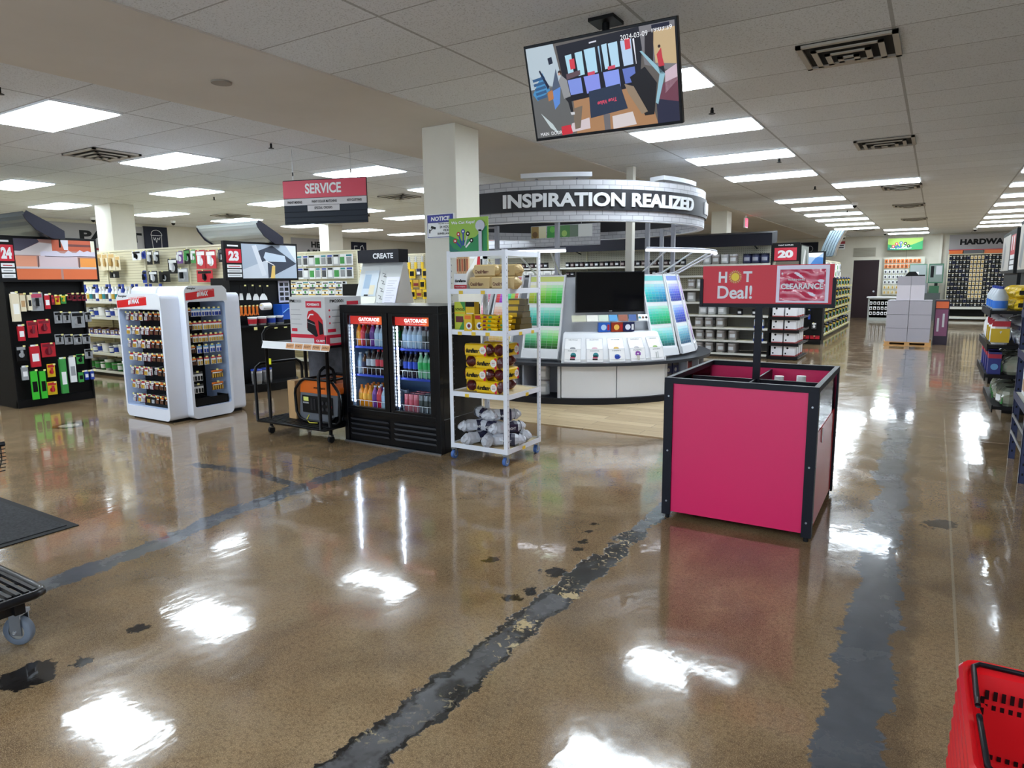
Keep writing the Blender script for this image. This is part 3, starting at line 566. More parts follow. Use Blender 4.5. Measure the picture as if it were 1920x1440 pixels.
def firelog(txt,c1,c2,tc,L=.2,r=.045,seed=1,badge=True,fs=.03):
    b=MB(); log_shape(b,L*.78,r,c1); e=MB(); crumple(e,r,r,L*.39,L*.58,c2,seed=seed); e2=MB(); crumple(e2,r,r,-L*.39,-L*.55,c2,seed=seed+1)
    a=MB(); p=PL((-L*.39,-r,0)); a.text(p,txt,L*.03,r*.55,fs,tc,w=L*.52,bold=.05,lift=.0015)
    if badge:
        a.rect(p,L*.70,L*.78,.004,r*1.85,DR,.0008); a.disc(p,L*.66,r,r*.62,mat((240,236,228),.4),.0018); 
        for i in range(3): a.rect(p,L*.60,L*.72,r*.75+i*r*.22,r*.83+i*r*.22,M('red') if i==1 else M('grey'),.0022)
    return [('wrapped_log',b,[('printed_label',a)]),('twisted_wrapper_end',e),('twisted_wrapper_end',e2)]
KL=Kind('firelog','firelog',firelog('duraflame',DY,DM,M('black'),.27,.052,3,fs=.038))
n=0
for lev in range(4):
    z=.59+lev*.103; 
    if lev%2==0:
        KL.put(WS.p(.35,.10,z),jit(.03),'yellow wrapped firelog facing front in the log stack, %s layer up, right'%nth(lev+1)); 
        KL.put(WS.p(.15,.22,z),PI/2+jit(.05),'yellow wrapped firelog end-on at the left of the log stack, %s layer up'%nth(lev+1)); 
        KL.put(WS.p(.30,.34,z),jit(.03),'yellow wrapped firelog at the back of the log stack, %s layer up'%nth(lev+1))
    else:
        KL.put(WS.p(.24,.10,z),jit(.04),'yellow wrapped firelog in the log stack, %s layer up, left'%nth(lev+1)); 
        KL.put(WS.p(.44,.22,z),PI/2+jit(.06),'yellow wrapped firelog end-on at the right of the log stack, %s layer up'%nth(lev+1)); 
        KL.put(WS.p(.27,.34,z),jit(.03),'yellow wrapped firelog at the back of the log stack, %s layer up'%nth(lev+1))
TN=mat((204,176,122),.45,name='kraft_gold_wrap',coat=.2); KT=Kind('paper_wrapped_firelog','firelog',firelog('Crackleflame',TN,TN,M('brown'),.25,.05,9,False,.03))
for i,(x,y,z,r,tx) in enumerate(((.30,.09,1.456,0,'front left of its lower layer'),(.50,.12,1.456,.15,'front right of its lower layer'),(.28,.36,1.456,0,'back of its lower layer'),(.30,.16,1.557,.05,'left of its upper layer'),(.49,.20,1.557,-.1,'right of its upper layer'))): KT.put(WS.p(x,y,z),r+jit(.04),'tan paper-wrapped firelog on the top shelf, '+tx)
# duraflame carton with sticks
t2=thing('match_carton','white and red display carton of fire starter sticks on the top shelf','carton',WS.p(.035,.05,1.456))
f=MB(); f.box(0,.13,0,.2,0,.13,M('white')); f.prism([(0,.13),(.2,.13),(.2,.29),(.16,.29)],.125,.13,M('white'),'x'); f.prism([(0.02,.13),(.2,.13),(.2,.29)],0,.005,M('white'),'x'); 
o=obj('carton',f,t2); p=PL((0,0,0)); f=MB(); f.rect(p,0,.13,0,.038,M('red')); f.text(p,'duraflame',.065,.058,.026,M('black'),w=.11,align='c',bold=.04); f.text(p,'firestart firelighters',.065,.015,.012,M('white'),w=.1,align='c',lift=.002)
q=PL((.1305,0,0),(0,1,0)); f.art(q,[(.12,.10),(.2,.02),(.2,.29),(.17,.29)],M('red')); f.text(q,'duraflame',.10,.02,.02,M('black'),w=.09,rot=1.2); obj('printed_label',f,o)
for i in range(5):
    f=MB(); x=.008+i*.025; f.box(x,x+.018,.03+.02*i*0,.05,.13,.27,mat((222,180,140),.6)); f.box(x+.003,x+.015,.0285,.03,.15,.25,M('brown') if i%2 else mat((190,90,60),.6)); obj('starter_stick',f,t2)
# second shelf
def prod_box(w,d,h,base,band,pic,txt='',tc='white',nm='carton'):
    f=MB(); f.box(-w/2,w/2,0,d,0,h,M(base)); p=PL((-w/2,0,0)); f.rect(p,0,w,h*.02,h*.24,M(band)); f.disc(p,w*.5,h*.45,min(w,h)*.2,M(pic),.0012)
    f.rect(p,w*.08,w*.92,h*.72,h*.9,M(band),.001); 
    if txt: f.text(p,txt,w*.5,h*.74,h*.12,M(tc),w=w*.75,align='c',lift=.002)
    return f
GB=MB(); GB.box(0,.11,0,.07,0,.24,mat((196,206,60),.45)); p=PL((0,0,0)); GB.art(p,[(0,0),(.11,.0),(.11,.12),(.04,.0)],M('green')); GB.art(p,[(.06,.24),(.11,.24),(.11,.16)],M('green')); GB.rect(p,.012,.09,.07,.12,mat((110,40,50),.5)); GB.rect(p,0,.11,.14,.155,M('yellow')); GB.text(p,'FATWOOD',.055,.165,.022,M('black'),w=.09,align='c',lift=.002)
tag(obj('kindling_box',GB,loc=WS.p(.04,.04,1.112)),'tall green and yellow kindling box at the left of the second shelf','box')
GB=MB(); GB.box(0,.09,0,.07,0,.24,M('yellow')); p=PL((0,0,0)); GB.rect(p,0,.09,.20,.24,M('black')); GB.disc(p,.06,.05,.03,M('maroon')); GB.disc(p,.06,.05,.015,M('white'),.002); GB.rect(p,.01,.08,.10,.15,M('cream'))
tag(obj('fire_starter_box',GB,loc=WS.p(.155,.04,1.112)),'tall yellow fire starter box with black lid beside the kindling box','box')
for i,x in enumerate((.165,.25)):
    GB=MB(); GB.box(0,.08,0,.035,0,.14,M('yellow')); p=PL((0,0,0)); GB.disc(p,.05,.045,.03,M('white')); GB.disc(p,.05,.045,.016,M('maroon') if i==0 else M('navy'),.002); GB.rect(p,.008,.07,.1,.13,M('red' if i else 'orange')); tag(obj('fire_starter_box',GB,loc=WS.p(x,.0 if i==0 else .03,1.112)),'small yellow fire starter box with a round picture, %s'%('left of two' if i==0 else 'right of two'),'box')
YP=mat((246,204,20),.25,name='yellow_glossy_packet',coat=.6); KP=MB(); 
vs=[];R=random.Random(4)
for k in range(9):
    for i in range(8):
        a=2*PI*i/8; s=.45 if k in(0,8) else 1; vs.append((-.09+.0225*k,.035*math.cos(a)*s*(1+R.uniform(-.1,.1)),.018+.018*math.sin(a)*s*(1+R.uniform(-.15,.15))))
KP.add(vs,[(k*8+i,k*8+(i+1)%8,(k+1)*8+(i+1)%8,(k+1)*8+i) for k in range(8) for i in range(8)],YP,False); pp=PL((-.09,-.036,0)); KP.rect(pp,.05,.08,.012,.028,M('maroon'),.002); KP.rect(pp,.1,.13,.012,.028,M('green'),.002)
KP=Kind('yellow_packet','packet',KP)
for r in range(4):
    for i,(x,y) in enumerate(((.39,.05),(.37,.13),(.47,.10))):
        KP.put(WS.p(x+jit(.01),y,1.112+r*.033),jit(.12)+(.35 if i==2 else 0),'glossy yellow packet piled on the second shelf, %s layer, %s'%(nth(r+1),('front','behind the front','right-hand end')[i]),'yellow packets on the second shelf')
bb_=Kind('stacked_log_pack','firelog',[('pack',MB().box(-.07,.07,-.1,.1,0,.05,mat((90,74,30),.4)).box(-.0701,-.0699+.09,-.1005,-.1,.008,.042,M('yellow')).box(-.07,.02,-.101,.1,.051,.052,M('yellow')))])
for i in range(5): bb_.put(WS.p(.48,.36,1.112+i*.052),.1*i,'brown and yellow log pack, rear right of second shelf, %s from bottom'%nth(i+1),'brown packs on the second shelf')
GY=mat((196,200,210),.3,name='grey_foil_wrap',coat=.5); NV=mat((40,40,66),.35)
def glog(seed):
    b=MB(); R=random.Random(seed); n=10; vs=[]; K=7; L=.23
    for k in range(K+1):
        s=1 if 0<k<K else .8
        for i in range(n): a=2*PI*i/n; e=1+R.uniform(-.12,.12); vs.append((-L/2+L*k/K,.054*s*e*math.cos(a),.052+.05*s*e*math.sin(a)))
    b.add(vs,[(k*n+i,k*n+(i+1)%n,(k+1)*n+(i+1)%n,(k+1)*n+i) for k in range(K) for i in range(n)],GY,False)
    a=MB(); vs2=[(x,y*1.03,.052+(z-.052)*1.03) for x,y,z in vs]; a.add(vs2,[(k*n+i,k*n+(i+1)%n,(k+1)*n+(i+1)%n,(k+1)*n+i) for k in (3,4,5) for i in range(n) if i not in(1,2)],NV,False)
    a.text(PL((-.02,-.062,.04)),'NIGHT',0,0,.022,M('white'),w=.075,lift=.002)
    e=MB(); crumple(e,.052,.052,L/2,L/2+.06,GY,seed=seed+5,amp=.35); e2=MB(); crumple(e2,.052,.052,-L/2,-L/2-.06,GY,seed=seed+8,amp=.35)
    return [('foil_log',b,[('dark_label',a)]),('twisted_wrapper_end',e),('twisted_wrapper_end',e2)]
G1=Kind('foil_wrapped_firelog','firelog',glog(3))
for i,(x,y,z,r,tx) in enumerate(((.20,.12,.135,1.25,'front left on the bottom board'),(.33,.12,.135,1.9,'front centre on the bottom board'),(.46,.16,.135,.5,'front right on the bottom board'),(.22,.36,.135,.2,'back left on the bottom board'),(.42,.40,.135,-.2,'back right on the bottom board'),(.17,.16,.232,.9,'left of the second layer'),(.30,.18,.232,-.1,'middle of the second layer'),(.45,.20,.232,1.0,'right of the second layer'),(.23,.20,.333,-.45,'top left of the heap'),(.38,.22,.333,.75,'top right of the heap'))): G1.put(WS.p(x,y,z),r,'grey foil-wrapped firelog on the lowest shelf, '+tx)
# we cut keys sign standing on top
KG=mat((150,190,70),.4,name='lime_green_print'); KD=mat((30,140,80),.4,name='deep_green_print')
def keys_sign(f,p,w,h,txt_top=True):
    f.rect(p,0,w,0,h,KG,.0008); f.art(p,[(0,0),(w,0),(w,h*.75),(w*.7,h*.42),(w*.35,h*.32),(0,h*.5)],KD,.0012); f.art(p,[(0,0),(w*.3,0),(w*.1,h*.12),(0,h*.3)],mat((20,110,100),.4),.0016)
    cols=[('red','blue'),('red','blue'),('blue','blue'),('black','silver'),('black','white')]
    for i,(c,d) in enumerate(cols):
        t=math.radians(150-30*i); cx,cz=w*.38,h*.05; dx,dz=math.cos(t),math.sin(t); x1,z1=cx+dx*w*.25,cz+dz*h*.55; x0,z0=cx+dx*w*.07,cz+dz*h*.14
        f.line(p,[(x0,z0),(x1,z1)],w*.035,M(d),.002); f.disc(p,x1,z1,w*.05,M(c),.0026,n=12); f.disc(p,x1,z1,w*.022,M('white'),.003,n=8)
    f.text(p,'We Cut Keys!',w*.06,h*.80 if txt_top else h*.08,h*.11,M('white'),w=w*.62,bold=.03,slant=.15,lift=.0035)
sg=thing('key_cutting_sign','green We Cut Keys sign standing on the white rolling shelf','sign',(-3.27,4.60,1.765),.0)
f=MB(); f.box(-.2,.19,0,.006,0,.27,KG); o=obj('board',f,sg); f=MB(); keys_sign(f,PL((-.2,0,0)),.38,.27); obj('printed_artwork',f,o)
f=MB(); KS=mat((196,200,214),.35); f.box(.10,.13,-.012,-.004,0,.15,KS); f.lathe([(.04,0),(.045,.004),(.04,.008)],KS,12); f2=MB(); f2.box(.105,.135,-.014,-.006,0,.17,KS); f2.cyl((.12,-.014,.2),(.12,-.006,.2),.045,KS,14); obj('large_key_cutout',f2,sg)
# ---------------------------------------------------------------- beverage cooler
CO=Fr(-4.79,4.6); w_,d_,h_=1.18,.64,1.315; CK=mat((11,11,15),.32,name='cooler_black',coat=.2)
t=thing('drink_cooler','black two-door glass drinks cooler with red header strips','cooler',CO.p(0,0,0))
f=MB(); f.box(0,w_,.05,d_,.0,.31,CK); f.box(0,w_,.05,d_,1.25,h_,CK); f.box(0,.04,.05,d_,.31,1.25,CK); f.box(w_-.04,w_,.05,d_,.31,1.25,CK); f.box(.04,w_-.04,d_-.04,d_,.31,1.25,CK)
f.box(0,w_,0,.05,1.245,h_,CK); f.box(0,.05,0,.05,.0,1.245,CK); f.box(w_-.055,w_,0,.05,0,1.245,CK); f.box(.05,w_-.055,0,.05,.285,.33,CK); f.box(.05,w_-.055,.02,.05,0,.285,CK); obj('cabinet',f,t,bevel=.003)
f=MB(); f.box(.04,w_-.04,.06,d_-.041,.315,.32,mat((150,180,214),.5)); f.box(.045,w_-.045,d_-.05,d_-.041,.31,1.245,mat((130,160,200),.5)); f.box(.041,.046,.06,d_-.05,.32,1.245,mat((150,180,214),.5)); f.box(w_-.046,w_-.041,.06,d_-.05,.32,1.245,mat((150,180,214),.5)); obj('inner_liner',f,t)
for i,x0 in enumerate((.04,.60)):
    yo=.0 if i==0 else .0; x1=x0+.545 if i==0 else x0+.53; f=MB(); y0=.004+yo
    f.box(x0,x0+.05,y0,y0+.03,.33,1.245,CK); f.box(x1-.06,x1,y0,y0+.03,.33,1.245,CK); f.box(x0+.05,x1-.06,y0,y0+.03,1.215,1.245,CK); f.box(x0+.05,x1-.06,y0,y0+.03,.33,.355,CK)
    d=obj('sliding_door',f,t,bevel=.002); f=MB(); f.box(x0+.05,x1-.06,y0+.012,y0+.018,.355,1.215,GLASS); obj('glass_pane',f,d)
    f=MB(); y=.045; f.box(x0+.05,x1-.06,y,y+.006,1.135,1.21,mat((176,44,36),.4,0,.5)); f.text(PL((x0+.05,y-.001,1.135)),'GATORADE',.24,.028,.034,mat((236,230,224),.4,0,.8),w=.26,bold=.04,align='c'); f.text(PL((x0+.05,y-.001,1.135)),'THE SPORTS FUEL COMPANY',.24,.010,.01,mat((230,190,180),.4,0,.5),w=.24,align='c'); f.box(x1-.16,x1-.06,y-.0005,y,1.135,1.21,mat((214,90,40),.4,0,.4)); obj('header_strip',f,t)
    f=MB(); f.box(x0+.055,x0+.075,.05,.06,.37,1.13,mat((120,130,150),.5))
    for k in range(24): z=.39+k*.031; f.box(x0+.058,x0+.074,.044,.05,z,z+.019,LED)
    obj('led_strip',f,t)
f=MB()
for k in range(4): 
    z=.07+k*.048; f.add([(.08,.018,z),(.56,.018,z),(.56,-.002,z+.024),(.08,-.002,z+.024)],[(0,1,2,3)],mat((70,72,80),.35)); f.add([(.63,.018,z),(1.12,.018,z),(1.12,-.002,z+.024),(.63,-.002,z+.024)],[(0,1,2,3)],mat((90,92,98),.3))
obj('vent_grille',f,t); f=MB(); f.box(0,w_,-.012,0,0,.012,mat((120,122,126),.4,.6)); obj('kick_plate',f,t)
BLU=mat((40,70,190),.4,name='blue_shelf')
SZ=(.335,.655,.925)
for z in SZ:
    if z>.4:
        f=MB(); f.box(.05,w_-.05,.07,d_-.06,z-.02,z,BLU); obj('shelf',f,t)
    f=MB(); f.cyl((.05,.075,z+.065),(w_-.05,.075,z+.065),.003,WHITE,6)
    for k in range(19): x=.09+k*.055; f.cyl((x,.075,z),(x,.075,z+.065),.0025,WHITE,5)
    obj('wire_guard',f,t)
def bottle(nm,r,h,liq,lab,cap,lz=(.35,.62)):
    b=MB().lathe([(.001,0),(r*.9,0),(r,.01),(r,h*.62),(r*.8,h*.74),(r*.38,h*.88),(r*.36,h*.93)],mat(liq,.12,coat=.5),12)
    c=MB().cyl((0,0,h*.93),(0,0,h),r*.42,mat(cap,.4),10); l_=MB().lathe([(r+.0008,h*lz[0]),(r+.0008,h*lz[1])],mat(lab,.4),12)
    return Kind(nm,'bottle',[('bottle_body',b,[('label',l_)]),('cap',c)])
def can(nm,r,h,c1,c2): 
    b=MB().lathe([(.001,0),(r*.8,0),(r,.008),(r,h-.012),(r*.85,h)],mat(c1,.3,.3),14); return Kind(nm,'can',[('can_body',b,[('label',MB().lathe([(r+.0006,h*.3),(r+.0006,h*.7)],mat(c2,.4),14))]),('can_lid',MB().lathe([(r*.85,h),(r*.8,h-.004),(.001,h-.004)],STEEL,14))])
KB={'oj':bottle('sports_drink_bottle',.034,.21,(240,150,30),(236,170,40),(236,130,40)),'red':bottle('sports_drink_bottle',.034,.21,(200,40,60),(216,60,70),(230,230,232)),'pur':bottle('sports_drink_bottle',.034,.21,(120,60,150),(100,50,140),(236,236,238)),
 'clear':bottle('water_bottle',.032,.2,(170,196,214),(180,210,236),(236,240,244)),'cola':bottle('cola_bottle',.032,.235,(36,18,16),(190,196,206),(30,30,34)),'colar':bottle('cola_bottle',.032,.235,(36,18,16),(206,40,60),(200,30,40)),
 'blue':bottle('blue_label_bottle',.032,.235,(30,26,40),(30,70,190),(30,50,140)),'green':bottle('green_soda_bottle',.032,.235,(130,190,150),(40,180,90),(220,230,220)),'can':can('tall_drink_can',.031,.165,(120,124,128),(60,66,64)),'rcan':can('tall_drink_can',.031,.165,(196,110,120),(190,80,96)),
 'bcan':can('tall_drink_can',.031,.165,(190,206,226),(150,190,230)),'dark':bottle('tea_bottle',.034,.19,(90,50,24),(40,36,60),(60,40,30))}
rows=[(0,['oj','oj','oj','pur','red','clear','bcan','bcan'],['rcan','rcan','rcan','can','can','can','bcan','can']),
      (1,['clear','dark','cola','cola','colar','colar','colar','cola'],['blue','blue','blue','green','green','green','green','green']),
      (2,['oj','red','dark','pur','clear','clear','green','green'],['clear','clear','clear','clear','can','can','can','can'])]
desc={'oj':'orange sports drink bottle','red':'red sports drink bottle','pur':'purple sports drink bottle','clear':'clear water bottle','cola':'silver-labelled cola bottle','colar':'red-labelled cola bottle','blue':'blue-labelled soda bottle','green':'green-labelled soda bottle','can':'dark tall can','rcan':'pink tall can','bcan':'pale blue tall can','dark':'brown tea bottle'}
lv=('bottom','middle','top')
for r,L,Rr in rows:
    for side,x0,lst in (('left',.125,L),('right',.70,Rr)):
        for i,k in enumerate(lst):
            for dpt in range(3): KB[k].put(CO.p(x0+i*.0585,.125+dpt*.085,SZ[r]+.001),i*.7,'%s, %s cooler door, %s shelf, %s from left%s'%(desc[k],side,lv[r],nth(i+1),('',', second row',', third row')[dpt]),'drinks in the cooler')
# ---------------------------------------------------------------- service cart beside cooler
CT=Fr(-5.72,4.42); t=thing('service_cart','black steel cart with U-shaped end bars and a white price strip, left of cooler','cart',CT.p(0,0,0)); BT=mat((15,15,18),.4,name='black_tube')
for x in (.03,.89):
    for y in (.03,.52):
        f=MB(); f.tube([(x,y,.07),(x,y,.92)],.018,BT); obj('post',f,t); f=MB(); f.cyl((x-.012,y,.035),(x+.012,y,.035),.035,RUBBER,16); f.box(x-.018,x+.018,y-.018,y+.018,.06,.08,CHROME); obj('caster',f,t)
f=MB(); f.box(.0,.915,.0,.55,.91,.935,BLACK); f.box(.0,.915,0.0,-.012,.91,.95,BLACK); obj('top_shelf',f,t)
f=MB(); f.box(.10,.62,.5,.515,.2,.88,noisy('smoky_grey_panel',(22,22,26),(96,98,108),3.0,.6)); obj('back_panel',f,t)
for x,s in ((.0,-1),(.905,1)):
    f=MB(); f.tube([(x,.02,.93),(x-.0,.02,1.02),(x,.06,1.07),(x,.12,1.09),(x,.43,1.09),(x,.49,1.07),(x,.53,1.02),(x,.53,.93)],.014,BT); obj('push_handle',f,t)
f=MB(); f.add([(.03,-.03,.885),(.96,-.03,.885),(.98,-.012,.955),(.04,-.012,.955)],[(0,1,2,3)],WHITE); f.box(.03,.96,-.0118,-.004,.885,.955,WHITE); ps=obj('price_strip',f,t)
f=MB(); p=PL((.03,-.0305,.885),(1,0,0),(0,.25,.968))
for i in range(5): 
    x=.36+i*.122; f.rect(p,x,x+.112,.012,.062,mat((226,170,120),.6)); f.text(p,('EASY','STARTS','READY','POWER','SAVINGS')[i],x+.056,.026,.022,mat((120,60,30),.6),w=.085,align='c',lift=.002)
obj('printed_label',f,ps)
f=MB(); f.box(.1,.13,-.006,0,.72,.78,mat((226,226,40),.4)); obj('warning_sticker',f,t)
# platform truck holding the generator
ox,oy=-.06,-.06
f=MB(); f.M=Matrix.Translation((ox,oy,0))
for i in range(13): f.box(0,.97,.012+i*.047,.034+i*.047,.145,.155,BT)
for i in range(22): f.box(.01+i*.043,.02+i*.043,0,.62,.138,.148,BT)
f.tube([(0,0,.14),(.97,0,.14),(.97,.62,.14),(0,.62,.14)],.014,BT,8,True); obj('slatted_deck',f,t)
for x,z,y1 in ((.0,.715,.60),(.92,.73,.20)):
    f=MB(); f.M=Matrix.Translation((ox,oy,0)); f.tube([(x,.0,.14),(x,.0,z-.08),(x,.02,z-.03),(x,.07,z),(x,y1-.07,z),(x,y1-.02,z-.03),(x,y1,z-.08),(x,y1,.14)],.016,BT); obj('end_bar',f,t)
# boxed generator
GX=Fr(-5.30,4.44,-.02); t=thing('generator_carton','white and red carton of a portable inverter generator on the black cart','carton',GX.p(0,0,.937),GX.rz)
f=MB(); f.box(0,.5,0,.46,0,.455,mat((206,206,208),.5,name='carton_white')); o=obj('carton',f,t,bevel=.003)
def genart(f,p,w):
    s=w/.5; f.rect(p,0,w,0,.10,mat((206,34,60),.4)); f.rect(p,.01*s,.33*s,.012,.065,mat((214,206,208),.5),.0014); f.text(p,'PM',.01*s,.40,.03,M('black'),w=.07*s,bold=.05); f.text(p,'2000i',.085*s,.40,.03,M('grey'),w=.09*s)
    f.rect(p,.235*s,.45*s,.355,.415,mat((206,34,60),.4)); f.text(p,'POWERMATE',.342*s,.372,.024,M('white'),w=.17*s,align='c',bold=.04,lift=.003)
    for i in range(4): f.rect(p,.02*s,(.15+.02*(i%2))*s,.33-i*.045,.334-i*.045,M('grey'))
    f.rect(p,.02*s,.1*s,.125,.155,mat((206,34,60),.4),.0016)
    pts=[(.24,.16),(.25,.28),(.27,.32),(.33,.335),(.40,.30),(.46,.24),(.47,.10),(.42,.08)]; f.art(p,[(a*s,b) for a,b in pts],mat((200,26,40),.4),.002); f.art(p,[(a*s,b) for a,b in [(.245,.14),(.25,.25),(.35,.22),(.39,.09),(.36,.08)]],mat((26,26,32),.4),.0026)
    f.art(p,[(a*s,b) for a,b in [(.40,.24),(.46,.2),(.465,.11),(.41,.1)]],mat((26,26,32),.4),.0026); f.line(p,[(.26*s,.25),(.29*s,.29),(.34*s,.29)],.012,M('white'),.003); f.line(p,[(.25*s,.22),(.36*s,.19)],.006,M('grey'),.003)
    f.text(p,'QUIET',.36*s,.03,.024,M('white'),w=.12*s,bold=.03,lift=.003)
f=MB(); genart(f,PL((0,0,0)),.5); obj('printed_front',f,o)
f=MB(); p=PL((.5,0,0),(0,1,0)); f.rect(p,0,.46,0,.10,mat((206,34,60),.4)); f.text(p,'PM2000i',.06,.40,.03,M('black'),w=.17); f.rect(p,.27,.42,.37,.41,mat((206,34,60),.4)); f.rect(p,.02,.12,.125,.155,mat((206,34,60),.4)); f.rect(p,.04,.3,.02,.07,mat((214,206,208),.5),.0014)
for i in range(3): f.disc(p,.05,.33-i*.06,.01,mat((206,34,60),.4)); f.rect(p,.08,.2,.325-i*.06,.335-i*.06,M('grey'))
obj('printed_side',f,o)
# open-frame generator
G=Fr(-5.34,4.47); t=thing('portable_generator','orange and black open-frame portable generator on the black cart','generator',G.p(0,0,.157)); OG=mat((232,112,34),.35,name='generator_orange',coat=.3)
f=MB(); f.prism([(.03,.30),(.55,.30),(.56,.36),(.50,.405),(.10,.405),(.04,.36)],.06,.44,OG); tk=obj('fuel_tank',f,t,bevel=.01)
f=MB(); f.cyl((.3,.25,.405),(.3,.25,.425),.035,BLACK,16); obj('fuel_cap',f,tk); f=MB(); f.text(PL((.22,.059,.335)),'POWERMATE',0,0,.02,BLACK,w=.16,bold=.03); obj('lettering',f,tk)
f=MB(); f.prism([(.03,.06),(.06,.29),(.57,.29),(.55,.10),(.48,.08),(.40,.02),(.12,.02)],.035,.08,mat((96,100,108),.45)); pn=obj('control_panel',f,t,bevel=.006)
f=MB(); f.box(.08,.50,.029,.036,.10,.27,BLACK); f.box(.10,.17,.026,.029,.215,.255,mat((220,226,120),.4)); f.box(.09,.17,.026,.029,.19,.205,M('grey'))
for x in (.2,.24): f.box(x,x+.03,.024,.029,.13,.24,mat((34,34,38),.5))
for z in (.14,.175,.21,.235): f.cyl((.32,.022,z),(.32,.03,z),.01,M('red'),10)
for x in (.37,.43): 
    for z in (.15,.21): f.cyl((x,.02,z),(x,.03,z),.018,mat((50,50,54),.5),12)
f.box(.46,.49,.024,.029,.17,.19,M('red')); obj('outlets_and_switches',f,pn)
f=MB(); f.cyl((.20,.12,.12),(.20,.40,.12),.09,mat((70,72,76),.4,.6),18); f.cyl((.42,.14,.12),(.42,.42,.12),.105,mat((44,46,50),.4,.4),18); f.box(.1,.5,.12,.4,.02,.06,BLACK)
for i in range(7): f.box(.33,.51,.14+i*.03,.148+i*.03,.03,.24,mat((90,92,96),.4,.6))
obj('engine',f,t); f=MB(); f.tube([(.16,.04,.08),(.14,.02,.03),(.2,.0,.005),(.3,.01,.01),(.34,.05,.06)],.005,mat((220,210,60),.4)); obj('ground_wire',f,t)
for y in (.02,.45):
    f=MB(); f.tube([(.0,y,.10),(-.01,y,.28),(.0,y,.33),(.08,y,.41),(.14,y,.435),(.46,y,.435),(.52,y,.42),(.60,y,.33),(.61,y,.27),(.60,y,.06),(.55,y,.018),(.10,y,.018),(.04,y,.04)],.014,BT,8,True); obj('tube_frame',f,t)
f=MB(); f.tube([(.14,.02,.435),(.14,.45,.435)],.012,BT); f.tube([(.46,.02,.435),(.46,.45,.435)],.012,BT); f.tube([(.1,.02,.018),(.1,.45,.018)],.012,BT); f.tube([(.55,.02,.018),(.55,.45,.018)],.012,BT); obj('cross_bar',f,t)
f=MB(); f.box(0,.11,0,.3,0,.39,KRAFT); o=tag(obj('cardboard_box',f,loc=(-5.53,4.55,.157),bevel=.002),'tall narrow brown cardboard box beside the generator','box')
# ---------------------------------------------------------------- battery display (pinwheel of four white rounded bays)
BD=(-7.92,4.2); t=thing('battery_display','white rounded floor display of battery packs with red header cards','display',(BD[0],BD[1],0)); PW=mat((232,236,248),.28,name='gloss_white_plastic',coat=.4); PI2=mat((186,204,236),.4,name='pale_blue_inner')
def rrect(w,h,r,n=5):
    o=[]
    for cx,cz,t0 in ((w-r,h-r,0),(r,h-r,PI/2),(r,r,PI),(w-r,r,3*PI/2)):
        for i in range(n+1): a=t0+PI/2*i/n; o.append((cx+r*math.cos(a),cz+r*math.sin(a)))
    return o
def bay(w,h,d,fr,name,side_m):   # frame ring facing local -y, from x 0..w
    f=MB(); out=rrect(w,h,.06); inn=[(.035 if x<w/2 else w-.035, h-.17 if z>h/2 else .13) for x,z in out]
    # deform inner to rounded rect
    inn=[(.03+(w-.06)*(x/w), .13+(h-.30)*(z/h)) for x,z in rrect(w,h,.03)]
    n=len(out); P=[fr(x,0,z) for x,z in out]+[fr(x,0,z) for x,z in inn]; f.add(P,[(i,(i+1)%n,n+(i+1)%n,n+i) for i in range(n)],PW)
    P=[fr(x,0,z) for x,z in out]+[fr(x,d,z) for x,z in out]; f.add(P,[((i+1)%n,i,n+i,n+(i+1)%n) for i in range(n)],PW,True)
    P=[fr(x,0,z) for x,z in inn]+[fr(x,d-.02,z) for x,z in inn]; f.add(P,[(i,(i+1)%n,n+(i+1)%n,n+i) for i in range(n)],PI2)
    P=[fr(x,d-.03,z) for x,z in inn]; f.add(P,[tuple(range(n))],BLACK); f.add([fr(x,d,z) for x,z in out],[tuple(range(n))[::-1]],PW)
    o=obj(name,f,t); return o
FA=Fr(0,0,0); fa=lambda x,y,z:FA.p(x,y,z+.02)
FB=Fr(.85,.17,PI/2); fb=lambda x,y,z:FB.p(x,y-.12,z+.02)
FC=Fr(.85,.98,PI); fc=lambda x,y,z:FC.p(x,y,z+.02)
FD=Fr(0,.80,-PI/2); fd=lambda x,y,z:FD.p(x,y-.12,z+.02)
A_=bay(.86,1.40,.26,fa,'display_bay',0); B_=bay(.52,1.48,.5,lambda x,y,z:fb(x+.04,y,z),'display_bay',0); C_=bay(.86,1.40,.26,fc,'display_bay',0); D_2=bay(.52,1.48,.5,lambda x,y,z:fd(x+.04,y,z),'display_bay',0)
f=MB(); f.box(.05,.83,.05,.93,0,.03,BLACK); obj('base_plinth',f,t)
def header(fr,w,h,par):
    f=MB(); o=Vector(fr(0,-.003,0)); u=Vector(fr(1,-.003,0))-o; p=(o,u,Vector((0,0,1))); z=h-.165
    f.art(p,[(.0,z),(w,z),(w,z+.125),(w-.05,z+.17),(.05,z+.17),(0,z+.12)],mat((226,228,232),.4)); f.art(p,[(0.01,z+.01),(w*.70,z+.045),(w*.70,z+.135),(.01,z+.09)],mat((216,24,30),.35),.002)
    f.text(p,'#1MAX',w*.28,z+.045,.06,M('white'),w=w*.26,bold=.05,slant=.15,lift=.003,rot=.06); f.text(p,'LONG LASTING',w*.30,z+.105,.022,mat((240,150,150),.4),w=w*.38,lift=.003,rot=.06); f.text(p,'Energizer',w*.06,z+.125,.03,M('black'),w=w*.2,slant=.1,lift=.003)
    obj('header_card',f,par)
header(fa,.86,1.40,A_); header(lambda x,y,z:fb(x+.04,y,z),.52,1.48,B_)
HK=MB(); HK.cyl((0,0,0),(0,-.13,0),.002,CHROME,6); HK.box(-.014,.014,-.134,-.131,-.004,.016,TAG); HKm=HK.mesh('peg_hook')
